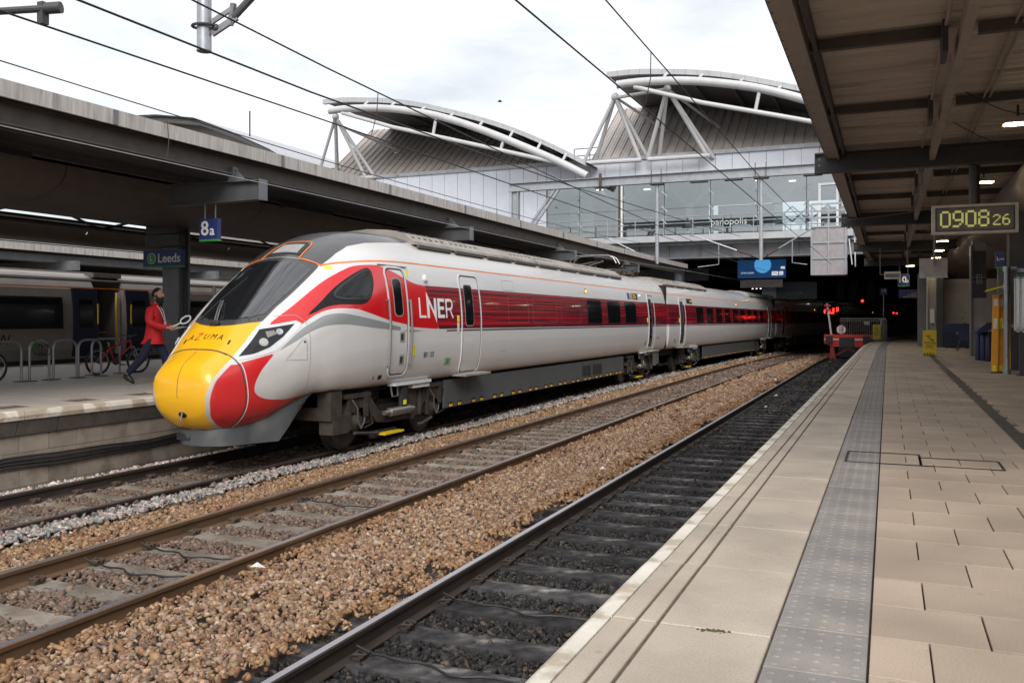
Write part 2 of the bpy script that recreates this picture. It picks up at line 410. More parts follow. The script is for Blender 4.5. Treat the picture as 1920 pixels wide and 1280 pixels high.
# fishplate joint on the near rail of the middle track, with its bolts
_f = MB().box((xb(9) + GA + .014, 6.95, -.118), (xb(9) + GA + .032, 7.95, -.052))
_p = _f.build('fishplate', 'rail_side', tB)
_b = MB()
for k in range(6): _b.lathe((xb(9) + GA + .03, 7.03 + k * .17, -.085), (1, 0, 0), [(0, .022), (.03, .022), (.032, .016), (.052, .016)], 8)
_b.build('bolts', 'rail_side', _p)
# bonding cables lying on sleepers
def cable(label, pts, r=.009):
    return tag(MB().tube(pts, r, 6).build('track_cable', 'cable', smooth=True), label, 'cable', 'bonding cables between the rails')
for (x0, x1, y, l) in ((-6.75, -5.45, 5.95, 'thin black cable on a pale sleeper near the left edge of the picture'),
                       (-6.72, -5.4, 6.58, 'thin black cable on the next sleeper beyond, in the middle track'),
                       (-6.7, -5.4, 9.1, 'thin black cable across the middle track beside the train nose'),
                       (-3.26, -1.7, 5.05, 'black cable crossing the blackened near track closest to the camera'),
                       (-3.26, -1.7, 6.30, 'black cable crossing the blackened near track further along')):
    yy = y; cable(l, [(x0 + (x1 - x0) * t, yy + .05 * math.sin(9 * t) + .03 * math.sin(23 * t), -.12 if t > .05 else -.06) for t in np.linspace(0, 1, 18)])

# ---- ballast: every stone is geometry; one mass
def stone_variants(k=14):
    out = []
    for i in range(k):
        bm = bmesh.new()
        for cx in (-1, 1):
            for cy in (-1, 1):
                for cz in (-1, 1):
                    q = RNG.uniform(.45, 1.0, 3); bm.verts.new((cx * q[0] * .98, cy * q[1] * .80, cz * q[2] * .62))
        bm.verts.new((RNG.uniform(-.5, .5), RNG.uniform(-.4, .4), .74)); bm.verts.new((RNG.choice([-1.05, 1.05]), RNG.uniform(-.3, .3), RNG.uniform(-.2, .2)))
        g = bmesh.ops.convex_hull(bm, input=bm.verts)
        bmesh.ops.delete(bm, geom=[v for v in bm.verts if not v.link_faces], context='VERTS')
        bmesh.ops.triangulate(bm, faces=bm.faces); bm.verts.index_update()
        out.append((np.array([v.co[:] for v in bm.verts]), np.array([[v.index for v in f.verts] for f in bm.faces]))); bm.free()
    return out
STV = stone_variants()
PAL = {   # real stone colours by place: (colour, weight)
 'tan': [((.31, .195, .118), 5), ((.38, .265, .175), 4), ((.25, .14, .078), 4), ((.42, .315, .235), 1.4), ((.19, .125, .088), 3), ((.36, .235, .175), 1.5)],
 'rust': [((.27, .148, .076), 5), ((.33, .205, .115), 4), ((.20, .108, .06), 4), ((.38, .26, .16), 2)],
 'pink': [((.55, .42, .37), 4), ((.50, .47, .44), 4), ((.58, .38, .31), 2), ((.36, .32, .29), 3), ((.62, .57, .53), 2)],
 'grey': [((.37, .335, .305), 4), ((.25, .255, .24), 3), ((.42, .30, .255), 3), ((.17, .175, .17), 3), ((.46, .43, .40), 1.2)],
 'brown': [((.17, .115, .085), 5), ((.21, .145, .11), 4), ((.12, .085, .065), 4), ((.28, .20, .15), 1.5), ((.15, .12, .11), 2)],
 'black': [((.028, .027, .028), 6), ((.045, .042, .042), 4), ((.018, .018, .018), 4), ((.075, .062, .052), 1.3), ((.11, .08, .06), .4)]}
def pick(zone, n):
    c = np.array([p[0] for p in PAL[zone]]); w = np.array([p[1] for p in PAL[zone]]); w = w / w.sum()
    q = c[RNG.choice(len(c), n, p=w)] * RNG.uniform(.70, 1.20, (n, 1)) * RNG.uniform(.95, 1.05, (n, 3)); return q
def vnoise(x, y, s):    # cheap smooth value noise
    xi, yi = np.floor(x / s), np.floor(y / s); fx, fy = x / s - xi, y / s - yi
    def h(a, b): return (np.sin(a * 127.1 + b * 311.7) * 43758.5453) % 1
    fx = fx * fx * (3 - 2 * fx); fy = fy * fy * (3 - 2 * fy)
    return (h(xi, yi) * (1 - fx) + h(xi + 1, yi) * fx) * (1 - fy) + (h(xi, yi + 1) * (1 - fx) + h(xi + 1, yi + 1) * fx) * fy
def zone_pts(y0, y1, dens):
    n = int(9.2 * (y1 - y0) * dens); x = RNG.uniform(-10.3, -1.1, n); y = RNG.uniform(y0, y1, n)
    A = np.array([xa(v) for v in y]); B = np.array([xb(v) for v in y]); C_ = np.array([xc(v) for v in y])
    z = np.full(n, -.165); zone = np.full(n, 'tan', dtype=object); keep = np.ones(n, bool)
    nz = vnoise(x, y, .9); jit = RNG.normal(0, .06, n)
    def between(c): return np.abs(x - c) < GA
    near = (x - C_) > -(GA + .10 + jit + .22 * (nz > .72)); zone[near] = 'black'
    mid = (x > B + GA) & ~near; zone[mid] = 'tan'; rr = mid & (((x - B - GA) < .28 + jit) | ((C_ - GA - x) < .5 + jit)); zone[rr] = 'rust'
    bb = between(B); zone[bb] = 'brown'
    ab = (x < B - GA) & (x > A + GA); zone[ab] = 'rust'; zone[ab & (RNG.random(n) < .45)] = 'tan'; gs = ab & (np.abs(x - (A + GA + .34)) < .20 + jit * .8); zone[gs] = 'grey'
    zone[ab & (x < A + GA + .16)] = 'brown'
    zone[between(A)] = 'brown'; oa = x < A - GA; zone[oa] = 'pink'; zone[oa & (x > A - GA - .12)] = 'brown'
    z[mid] += .035 + .05 * vnoise(x[mid], y[mid], .7); z[ab] += .05 + .05 * nz[ab]; z[gs] += .05; z[oa] += .03 + .06 * np.clip((A[oa] - GA - x[oa]) / .6, 0, 1)
    z[bb | between(A)] += -.02 + .03 * nz[bb | between(A)]
    z[near] += -.035 + .03 * nz[near]
    for c, oily in ((A, 0), (B, 0), (C_, 1)):   # keep rails clear, and most stones off the sleepers
        for sg in (-1, 1): keep &= np.abs(x - c - sg * GA) > .075
    ph = {0: .0, 1: .12, 2: .35}
    for i, c in enumerate((A, B, C_)):
        k = (y - 2.2 - ph[i]) / .625; dy = np.abs(k - np.round(k)) * .625
        inside = np.abs(x - c) < (GA if i < 2 else 1.2)
        on = inside & (dy < .125 + RNG.normal(0, .02, n)) & (y < (30, 44, 54)[i])
        keep &= ~(on & (RNG.random(n) > (.04, .05, .18)[i]))
        fr = (~inside) & (np.abs(x - c) < 1.22) & (dy < .12); keep &= ~(fr & (np.abs(x - c) < GA + .28) & (RNG.random(n) > .5))
    # what the picture could see from here or a step aside
    s_, c_ = math.sin(R(22.912)), math.cos(R(22.912)); d = -s_ * x + c_ * y; l = c_ * x + s_ * y
    keep &= (d > 3.5) & (l / np.maximum(d, .1) > -.66) & (x < np.where(y < 60, -1.0, 5))
    keep &= ~((x > -1.75 + np.array([curve(v, 44, 365) for v in y])) & (y > 3))
    return x[keep], y[keep], z[keep], zone[keep]
def ballast():
    V, Fc, Cc = [], [], []; off = 0
    for y0, y1, dens, r0, r1 in ((1.5, 8, 1050, .014, .033), (8, 13, 850, .015, .034), (13, 20, 480, .021, .042), (20, 30, 240, .030, .056), (30, 44, 105, .045, .075), (44, 62, 45, .07, .11)):
        x, y, z, zone = zone_pts(y0, y1, dens); n = len(x)
        col = np.zeros((n, 3))
        for zn in PAL:
            m = zone == zn; col[m] = pick(zn, m.sum())
        r = RNG.uniform(r0, r1, n) * RNG.choice([.75, 1, 1.25], n, p=[.35, .45, .2]); r = np.where(zone == 'black', r * .95, r)
        var = RNG.integers(0, len(STV), n); ang = RNG.uniform(0, 2 * np.pi, n); tilt = RNG.normal(0, .55, n); tilt2 = RNG.normal(0, .5, n)
        for v, (pv, pf) in enumerate(STV):
            m = var == v; k = m.sum()
            if not k: continue
            ca, sa = np.cos(ang[m])[:, None], np.sin(ang[m])[:, None]; ct, st = np.cos(tilt[m])[:, None], np.sin(tilt[m])[:, None]; cu, su = np.cos(tilt2[m])[:, None], np.sin(tilt2[m])[:, None]
            asp = RNG.uniform((.75, .60, .55), (1.45, 1.05, 1.05), (k, 3)); px, py, pz = pv[:, 0][None] * asp[:, :1], pv[:, 1][None] * asp[:, 1:2], pv[:, 2][None] * asp[:, 2:]
            py, pz = py * ct - pz * st, py * st + pz * ct
            px, pz = px * cu - pz * su, px * su + pz * cu
            qx, qy = px * ca - py * sa, px * sa + py * ca
            P = np.stack([qx * r[m][:, None] + x[m][:, None], qy * r[m][:, None] + y[m][:, None], pz * r[m][:, None] + z[m][:, None] + r[m][:, None] * .25], -1)
            V.append(P.reshape(-1, 3)); nv = len(pv)
            Fc.append((pf[None] + (np.arange(k) * nv)[:, None, None] + off).reshape(-1, 3)); off += k * nv
            Cc.append(np.repeat(col[m], nv, 0))
    V = np.concatenate(V); Fc = np.concatenate(Fc); Cc = np.concatenate(Cc)
    me = bpy.data.meshes.new('ballast'); me.vertices.add(len(V)); me.vertices.foreach_set('co', V.ravel().astype('f4'))
    me.loops.add(len(Fc) * 3); me.loops.foreach_set('vertex_index', Fc.ravel().astype('i4'))
    me.polygons.add(len(Fc)); me.polygons.foreach_set('loop_start', np.arange(0, len(Fc) * 3, 3, dtype='i4')); me.polygons.foreach_set('loop_total', np.full(len(Fc), 3, 'i4'))
    a = me.color_attributes.new('stone', 'FLOAT_COLOR', 'POINT'); a.data.foreach_set('color', np.c_[Cc, np.ones(len(Cc))].ravel().astype('f4'))
    me.update(); me.validate()
    m = bpy.data.materials.new('stone'); m.use_nodes = True; n, l = m.node_tree.nodes, m.node_tree.links; b = n['Principled BSDF']; b.inputs['Roughness'].default_value = .85; b.inputs['Specular IOR Level'].default_value = .25
    at = n.new('ShaderNodeAttribute'); at.attribute_name = 'stone'; no = n.new('ShaderNodeTexNoise'); no.inputs['Scale'].default_value = 45
    tc = n.new('ShaderNodeTexCoord'); l.new(tc.outputs['Object'], no.inputs['Vector'])
    mr = n.new('ShaderNodeMapRange'); mr.inputs[1].default_value = .3; mr.inputs[2].default_value = .7; mr.inputs[3].default_value = .7; mr.inputs[4].default_value = 1.25; l.new(no.outputs[0], mr.inputs[0])
    vm = n.new('ShaderNodeVectorMath'); vm.operation = 'SCALE'; l.new(at.outputs['Color'], vm.inputs[0]); l.new(mr.outputs[0], vm.inputs['Scale']); l.new(vm.outputs[0], b.inputs['Base Color'])
    me.materials.append(m)
    o = link('ballast', me); tag(o, 'crushed stone ballast lying between and beside the rails', 'ballast', kind='stuff')
    print('ballast tris', len(Fc))
ballast()
# bits of litter lying on the ballast
LIT = [(-3.75, 12.2, 'small white litter scrap on the ballast beside the near rail'), (-2.9, 26.0, 'pale litter scrap lying on the black ballast towards the buffer stop'),
       (-3.7, 33.0, 'larger white litter scrap beside the near rail, short of the buffer stop'), (-2.75, 22.5, 'crumpled white wrapper on black ballast in mid distance'),
       (-5.0, 6.2, 'white litter scrap by the sleeper end near the camera'), (-9.95, 8.3, 'flat white litter piece by the far platform wall')]
for i, (x, y, l) in enumerate(LIT):
    a = random.uniform(0, 3); w = .05 + .02 * (i % 3)
    mb = MB().add([(x - w, y - .02, -.02), (x + w * .6, y - .05, .0), (x + w, y + .03, -.025), (x - w * .4, y + .05, .005), (x, y, .025)], [(0, 1, 4), (1, 2, 4), (2, 3, 4), (3, 0, 4), (3, 2, 1, 0)])
    tag(mb.build('litter', 'litter'), l, 'litter', 'litter on the tracks')

# ---- near platform: base, edge copings, tactile strip, pavers
PX_T0, PX_T1 = .715, 1.05            # tactile strip, measured from the platform edge
def strip(name, mat, o0, o1, z0, z1, y0, y1, step=2.):
    mb = MB(); y = y0
    while y < y1:
        yb = min(y + step, y1); a0, a1 = edge(y), edge(yb)
        mb.add([(a0 + o0, y, z1), (a0 + o1, y, z1), (a1 + o1, yb, z1), (a1 + o0, yb, z1), (a0 + o0, y, z0), (a0 + o1, y, z0), (a1 + o1, yb, z0), (a1 + o0, yb, z0)],
               [(0, 1, 2, 3), (0, 3, 7, 4), (1, 5, 6, 2)]); y = yb
    return mb
pr = struct('platform_right', strip('platform', 'paver_bed', .012, 14., -.5, PLAT - .028, -6, 128), 'paver_bed')
strip('face', 'block_dark', .004, .05, -.5, PLAT - .10, -6, 128).build('platform_face', 'block_dark', pr)
# edge copings: one slab every 0.9 m, painted nosing and two drainage grooves
y = .75; k = 0
while y < 70:
    yb = y + .893; g = .004; a = edge(y + .45); sh = (edge(yb) - edge(y)); rz = -math.atan(sh / .893)
    nm = 'coping_slab'
    def loc(mb, name, mat, par):
        o = mb.build(name, mat, par); o.location = (a, y + .4465, 0); o.rotation_euler = (0, 0, rz); return o
    dz = random.uniform(-.002, .003)
    h = .4465 - g
    slab = MB().box((.098, -h, PLAT - .07), (.19, h, PLAT + dz), .004)
    slab.box((.205, -h, PLAT - .07), (.275, h, PLAT + dz), .003); slab.box((.29, -h, PLAT - .07), (PX_T0 - .006, h, PLAT + dz), .004)
    s_ = loc(slab, 'coping_slab', 'coping', None); s_.parent = pr
    for gx in (.19, .275):
        q = MB().box((gx + .0005, -h, PLAT - .07), (gx + .0145, h, PLAT - .010 + dz)).build('drain_groove', 'groove', None); q.parent = s_
    nose = MB().prism([(0, PLAT - .11), (.094, PLAT - .11), (.094, PLAT + dz + .002), (.03, PLAT + dz + .002), (.004, PLAT + dz - .018)], 1, -h, h)
    q = nose.build('painted_nosing', 'coping_white', None); q.parent = s_
    y = yb + .004; k += 1
# blister tactile pavers
def blisters(w, l):
    mb = MB().box((-w / 2, -l / 2, -.05), (w / 2, l / 2, 0), .003)
    nx, ny = 5, 6
    for i in range(nx):
        for j in range(ny):
            cx, cy = -w / 2 + (i + .5) * w / nx, -l / 2 + (j + .5) * l / ny
            mb.lathe((cx, cy, -.001), (0, 0, 1), [(0, .0175), (.004, .013), (.0052, .008)], 6)
    return mb.mesh('tactile_paver', 'tactile')
TP = blisters(PX_T1 - PX_T0 - .006, .444); tpl = MB()
y = .9; ntp = 0
while y < 62:
    a = edge(y + .22); rz = -math.atan((edge(y + .45) - edge(y)) / .45)
    if y < 34:
        o = link('tactile_paver', TP, pr); o.location = (a + (PX_T0 + PX_T1) / 2, y + .225, PLAT + random.uniform(-.002, .003)); o.rotation_euler = (0, 0, rz)
    else:
        tpl.box((a + PX_T0 + .003, y, PLAT - .05), (a + PX_T1 - .003, y + .446, PLAT + .001), .003)
        for i in range(5): tpl.box((a + PX_T0 + .03 + i * .067, y + .01, PLAT), (a + PX_T0 + .055 + i * .067, y + .43, PLAT + .005))
    y += .45
tag(tpl.build('far_tactile_strip', 'tactile', pr), kind='stuff')
# 0.41 m pavers in half bond; the drain channel crosses them
def drain_x(y): return 1.22 + (y - 9.88) * (.11 / 19.7)
PVm = MB().box((-.2015, -.2015, -.045), (.2015, .2015, 0), .002).mesh('paving_slab', 'paver')
cands = []
for r_ in range(0, 150):
    yy = 1.36 + r_ * .41
    for c_ in range(-1, 34):
        xx = -.065 + .205 + (c_ * .41) + (.205 if r_ % 2 else 0)
        cands.append((xx, yy))
def near_key(p):
    d = -math.sin(R(22.912)) * p[0] + math.cos(R(22.912)) * p[1]; l = math.cos(R(22.912)) * p[0] + math.sin(R(22.912)) * p[1]
    u = l / max(d, .1)
    return (0 if (d > 2.2 and -.1 < u < .62) else 1, d)
cands.sort(key=near_key); far = MB(); npv = 0
for (xx, yy) in cands:
    e = curve(yy, 40, 365); x0, x1 = xx + e - .202, xx + e + .202; lim = edge(yy) + PX_T1 + .006
    if x1 < lim + .05 or x0 > 8.5: continue
    if x0 < lim: x0 = lim
    dx = drain_x(yy)
    if x0 < dx + .075 and x1 > dx - .075 and 9.2 < yy < 33:
        if dx - .075 - x0 > .06: x1 = dx - .075
        elif x1 - dx - .075 > .06: x0 = dx + .075
        else: continue
    in_cover = (-.32 < xx < .9 and 7.6 < yy < 8.9)
    full = abs((x1 - x0) - .404) < .002
    if npv < 300 and near_key((xx, yy))[0] == 0 and near_key((xx, yy))[1] > 2.3:
        if full: o = link('paving_slab', PVm, pr)
        else: o = MB().box((x0 - xx - e, -.202, -.045), (x1 - xx - e, .2015, 0), .002).build('paving_slab', 'paver', pr)
        o.location = (xx + e, yy, PLAT + random.uniform(-.0015, .002)); npv += 1
    elif yy < 62 and near_key((xx, yy))[1] > 0:
        far.box((x0, yy - .202, PLAT - .045), (x1, yy + .202, PLAT + random.uniform(-.0015, .002)), .004)
tag(far.build('far_paving_slabs', 'paver', pr), kind='stuff')
# slot drain and recessed cover frame
dr = thing('slot_drain', 'dark slotted drainage channel curving through the platform paving', 'drain', (1.3, 20, PLAT))
gb = MB()
ysd = np.arange(9.2, 33, .5)
for y0, y1 in zip(ysd[:-1], ysd[1:]):
    a, b = drain_x(y0), drain_x(y1)
    gb.add([(a - .07, y0, PLAT - .006), (a + .07, y0, PLAT - .006), (b + .07, y1, PLAT - .006), (b - .07, y1, PLAT - .006)], [(0, 1, 2, 3)])
gb.build('channel', 'dark', dr)
for k in range(4):
    mb = MB()
    for y0, y1 in zip(ysd[:-1], ysd[1:]):
        a, b = drain_x(y0) - .06 + k * .034, drain_x(y1) - .06 + k * .034
        mb.bar((a, y0, PLAT - .002), (b, y1, PLAT - .002), .022, .006)
    mb.build('grating_bar', 'brown_steel', dr)
cv = thing('access_cover', 'narrow recessed access cover framed in black, set across the tactile strip', 'access cover', (.3, 8.2, PLAT))
for x0, x1, y0, y1 in ((-.33, .25, 7.98, 8.62), (.25, .85, 7.98, 8.45)):
    for a, b in (((x0, y0), (x1, y0)), ((x1, y0), (x1, y1)), ((x1, y1), (x0, y1)), ((x0, y1), (x0, y0))):
        MB().bar((*a, PLAT + .004), (*b, PLAT + .004), .016, .006).build('frame_bar', 'black', cv)
ms = thing('moss_patch', 'small tuft of green moss in a paving joint', 'moss', (-.62, 3.42, PLAT))
mo = MB()
for k in range(26): mo.sphere((-.62 + random.gauss(0, .03), 3.425 + random.gauss(0, .008), PLAT), random.uniform(.004, .010), 5, 4)
mo.build('moss', 'moss', ms)

# ---- far island platform
FE = -10.36                                     # its edge beside the train
xf0 = lambda y: FE + curve(y, 30, 365)
pl = MB()
ysl = list(np.arange(-6, 128, 3.))
for y0, y1 in zip(ysl[:-1], ysl[1:]):
    a, b = xf0(y0), xf0(y1)
    pl.add([(a - 10.95, y0, PLAT - .02), (a - .3, y0, PLAT - .02), (b - .3, y1, PLAT - .02), (b - 10.95, y1, PLAT - .02), (a - 10.95, y0, -.5), (b - 10.95, y1, -.5), (a - .35, y0, -.5), (b - .35, y1, -.5)],
           [(0, 1, 2, 3), (0, 3, 5, 4), (1, 6, 7, 2)])
pf = struct('platform_left', pl, 'groove')
# paving of the far platform: long slabs laid across it
sm = MB().box((-.497, -.297, -.03), (.497, .297, 0), .003).mesh('paving_slab', 'platform_asphalt'); cnt = 0
fs = MB()
for j in range(0, 75):
    yy = 2.0 + j * .6
    for i in range(9):
        xx = FE - 1.05 - i * 1.0 - (.5 if j % 2 else 0) + curve(yy, 30, 365)
        if 6 < yy < 26 and cnt < 240:
            o = link('paving_slab', sm, pf); o.location = (xx, yy, PLAT + random.uniform(-.002, .002)); cnt += 1
        else: fs.box((xx - .497, yy - .297, PLAT - .03), (xx + .497, yy + .297, PLAT + random.uniform(-.002, .002)), .003)
tag(fs.build('far_paving_slabs', 'platform_asphalt', pf), kind='stuff')
# white-painted coping stones, corbel course, block wall
y = 1.0; k = 0
while y < 36:
    L = 1.2; c = xf0(y + .6)
    st = MB().prism([(c - .52, PLAT - .10), (c + .0, PLAT - .10), (c + .012, PLAT - .05), (c - .008, PLAT + .003), (c - .05, PLAT + .012), (c - .52, PLAT + .004)], 1, y + .005, y + L - .005)
    s_ = st.build('coping_stone', 'coping', pf)
    MB().prism([(c - .10, PLAT + .014), (c - .05, PLAT + .018), (c - .003, PLAT + .006), (c + .018, PLAT - .05), (c + .008, PLAT - .105), (c - .1, PLAT - .105)], 1, y + .008, y + L - .008).build('painted_edge', 'coping_white', s_)
    y += L
y = 1.3
while y < 18:
    L = .62; c = FE
    MB().prism([(c - .3, PLAT - .11), (c - .012, PLAT - .11), (c - .07, PLAT - .31), (c - .3, PLAT - .31)], 1, y + .006, y + L - .006).build('corbel_stone', 'block_dark', pf); y += L
for row in range(5):
    z1 = PLAT - .32 - row * .225; y = 1.0 + (.225 if row % 2 else 0)
    while y < 16:
        L = .45
        o = MB().box((FE - .35, y + .004, z1 - .219), (FE - .10 + random.uniform(-.003, .003), y + L - .004, z1)).build('concrete_block', 'block', pf); y += L
MB().box((FE - .36, 0, -.5), (FE - .118, 60, PLAT - .25)).build('mortar', 'block_dark', pf)
cb = thing('cable_run', 'bundle of black cables clipped along the far platform wall', 'cables', (FE - .07, 7, .25))
for k in range(4):
    MB().tube([(FE - .075 + .005 * (k % 2), y_, .30 - k * .042 + .018 * math.sin(y_ * 1.7 + k * .4) + .010 * math.sin(y_ * 4.1)) for y_ in np.arange(0, 16.4, .4)], .015, 6).build('cable', 'cable', cb, True)
# ================================================================== the train
# body surface: s = metres behind the nose tip, x = half width, z = height above rail
def pchip(pts):
    x = np.array([p[0] for p in pts], float); y = np.array([p[1] for p in pts], float); h = np.diff(x); d = np.diff(y) / h
    m = np.zeros_like(x); m[0] = d[0]; m[-1] = d[-1]
    for i in range(1, len(x) - 1):
        if d[i - 1] * d[i] > 0:
            w1 = 2 * h[i] + h[i - 1]; w2 = h[i] + 2 * h[i - 1]; m[i] = (w1 + w2) / (w1 / d[i - 1] + w2 / d[i])
    def f(q):
        q = np.clip(np.asarray(q, float), x[0], x[-1]); i = np.clip(np.searchsorted(x, q) - 1, 0, len(x) - 2); t = (q - x[i]) / h[i]
        return y[i] * (1 + 2 * t) * (1 - t) ** 2 + h[i] * m[i] * t * (1 - t) ** 2 + y[i + 1] * t * t * (3 - 2 * t) + h[i] * m[i + 1] * t * t * (t - 1)
    return f
_sq = lambda p: [(a ** .5, b) for a, b in p]
zt_ = pchip(_sq([(0, 1.10), (.015, 1.28), (.09, 1.45), (.45, 1.71), (.75, 2.00), (1.2, 2.36), (1.7, 2.74), (2.18, 3.08), (2.6, 3.33), (3.1, 3.53), (3.7, 3.66), (4.4, 3.70), (5.2, 3.71), (6, 3.71)]))
zb_ = pchip(_sq([(0, 1.10), (.03, .90), (.12, .72), (.3, .58), (.6, .51), (.9, .56), (1.2, .72), (1.5, .91), (1.8, 1.0), (2.5, 1.0), (6, 1.0)]))
ww_ = pchip(_sq([(0, 0), (.008, .22), (.03, .39), (.07, .50), (.2, .60), (.45, .73), (.75, .86), (1.0, .97), (1.5, 1.16), (2.2, 1.30), (3, 1.35), (6, 1.35)]))
NSEC = 84
_B = [(.80, 0.0), (.90, .02), (.955, .08), (.985, .16), (1.0, .30), (1.0, .40), (.985, .52), (.955, .64), (.915, .74), (.86, .82), (.76, .895), (.60, .95), (.38, .985), (.18, .998), (0, 1)]
_xb = pchip([(math.asin(2 * z - 1), x) for x, z in _B]); _pu = pchip([(0, 2.8), (.4, 2.75), (.75, 2.5), (1.0, 2.35), (1.6, 2.0), (2.3, 1.8), (6, 1.8)])
_a = np.linspace(-math.pi / 2, math.pi / 2, NSEC); _zn = .5 + .5 * np.sin(_a); _bxs = _xb(_a)
_h = np.clip((_zn - .35) / .3, 0, 1); _h = _h * _h * (3 - 2 * _h)
def _sm(a): a = min(max(a, 0), 1); return a * a * (3 - 2 * a)
def section(s):
    q = max(s, 0) ** .5; p = np.where(_zn > .5, float(_pu(s)), 2.5); xn = np.maximum(1 - np.abs(2 * _zn - 1) ** p, 0) ** (1 / p)
    k = _sm((s - .3) / 1.7) * (1 - _h) + _sm((s - 1.2) / 3.) * _h
    x = xn * (1 - k) + _bxs * k; x[0] = 0; x[-1] = 0
    return ww_(q) * x, zb_(q) + (zt_(q) - zb_(q)) * _zn
_cache = {}
def sec(s):
    key = round(min(s, 6.2), 3)
    if key not in _cache: _cache[key] = section(key)
    return _cache[key]
def side_pt(s, z, off=0., sg=1):
    """point on the right (sg=1) flank at station s, height z, raised off the skin by off"""
    x, zz = sec(s); X = float(np.interp(z, zz, x)); e = .02
    dxz = (float(np.interp(z + e, zz, x)) - float(np.interp(z - e, zz, x))) / (2 * e)
    x2, z2 = sec(s + e); x1, z1 = sec(max(s - e, 0)); dxs = (float(np.interp(z, z2, x2)) - float(np.interp(z, z1, x1))) / (2 * e)
    n = Vector((1, -dxs, -dxz)).normalized() * off
    return Vector((sg * (X + n.x), s + n.y, z + n.z))
def top_pt(s, x, off=0.):
    """point on the upper skin at station s, lateral x"""
    def Z(s, x):
        X, zz = sec(s); i = int(np.argmax(X)); return float(np.interp(-abs(x), -X[i:], zz[i:]))
    e = .02; z = Z(s, x); dzx = (Z(s, x + e) - Z(s, x - e)) / (2 * e); dzs = (Z(s + e, x) - Z(max(s - e, 0), x)) / (2 * e)
    n = Vector((-dzx, -dzs, 1)).normalized() * off
    return Vector((x + n.x, s + n.y, z + n.z))
def dense(poly, step=.06, closed=True):
    out = []; n = len(poly)
    for i in range(n if closed else n - 1):
        a, b = poly[i], poly[(i + 1) % n]; k = max(1, int(math.hypot(b[0] - a[0], b[1] - a[1]) / step))
        out += [(a[0] + (b[0] - a[0]) * t / k, a[1] + (b[1] - a[1]) * t / k) for t in range(k)]
    if not closed: out.append(poly[-1])
    return out
def rounded(x0, x1, z0, z1, r, n=4, shear=0.):
    out = []
    for cx, cz, a0 in ((x1 - r, z1 - r, 0), (x0 + r, z1 - r, 90), (x0 + r, z0 + r, 180), (x1 - r, z0 + r, 270)):
        for k in range(n + 1):
            t = R(a0 + 90 * k / n); out.append((cx + r * math.cos(t), cz + r * math.sin(t)))
    return out
def spline(poly, closed=True, k=4):
    """Catmull-Rom through the points"""
    n = len(poly); out = []
    for i in range(n if closed else n - 1):
        p = [poly[(i + j - 1) % n] if closed else poly[min(max(i + j - 1, 0), n - 1)] for j in range(4)]
        for t in np.linspace(0, 1, k, endpoint=False):
            out.append(tuple(.5 * ((2 * p[1][c]) + (-p[0][c] + p[2][c]) * t + (2 * p[0][c] - 5 * p[1][c] + 4 * p[2][c] - p[3][c]) * t * t + (-p[0][c] + 3 * p[1][c] - 3 * p[2][c] + p[3][c]) * t ** 3) for c in (0, 1)))
    if not closed: out.append(poly[-1])
    return out
def patch(name, poly, mat, parent, off=.004, sg=1, mapf=None, step=.07, label=None, thick=True):
    """a plate that follows the skin: polygon in (s, z) [or another chart], meshed and laid on the surface"""
    bm = bmesh.new(); vs = [bm.verts.new((p[0], p[1], 0)) for p in dense(poly, step)]
    f = bm.faces.new(vs); bmesh.ops.triangulate(bm, faces=[f], ngon_method='EAR_CLIP')
    for _ in range(7):
        le = [e for e in bm.edges if e.calc_length() > step * 1.9]
        if not le: break
        bmesh.ops.subdivide_edges(bm, edges=le, cuts=1); bmesh.ops.triangulate(bm, faces=bm.faces)
    mf = mapf or (lambda a, b, o: side_pt(a, b, o, sg))
    if thick:
        g = bmesh.ops.extrude_face_region(bm, geom=list(bm.faces)); top = {v for v in g['geom'] if isinstance(v, bmesh.types.BMVert)}
        for v in bm.verts: v.co = mf(v.co.x, v.co.y, off if v in top else -.004)
    else:
        for v in bm.verts: v.co = mf(v.co.x, v.co.y, off)
    bmesh.ops.recalc_face_normals(bm, faces=bm.faces)
    me = bpy.data.meshes.new(name); bm.to_mesh(me); bm.free(); me.materials.append(MATS[mat])
    me.polygons.foreach_set('use_smooth', [True] * len(me.polygons))
    try: me.set_sharp_from_angle(angle=R(40))
    except Exception: pass
    if mat == 'livery_front': paint(me)
    return link(name, me, parent, label)
def ribbon(name, line, width, mat, parent, off=.004, sg=1, mapf=None, closed=False, step=.06):
    pts = dense(line, step, closed); mf = mapf or (lambda a, b, o: side_pt(a, b, o, sg)); mb = MB(); n = len(pts)
    for i, p in enumerate(pts):
        a = pts[(i - 1) % n] if (closed or i > 0) else p; b = pts[(i + 1) % n] if (closed or i < n - 1) else p
        d = Vector((b[0] - a[0], b[1] - a[1])); d = d.normalized() if d.length > 1e-9 else Vector((1, 0)); q = Vector((-d.y, d.x)) * width / 2
        for sg_, o in ((1, -.002), (1, off), (-1, off), (-1, -.002)): mb.v.append(tuple(mf(p[0] + q.x * sg_, p[1] + q.y * sg_, o)))
    for i in range(n if closed else n - 1):
        j = (i + 1) % n
        for k in range(3): mb.f.append((i * 4 + k, i * 4 + k + 1, j * 4 + k + 1, j * 4 + k))
    return mb.build(name, mat, parent, True)

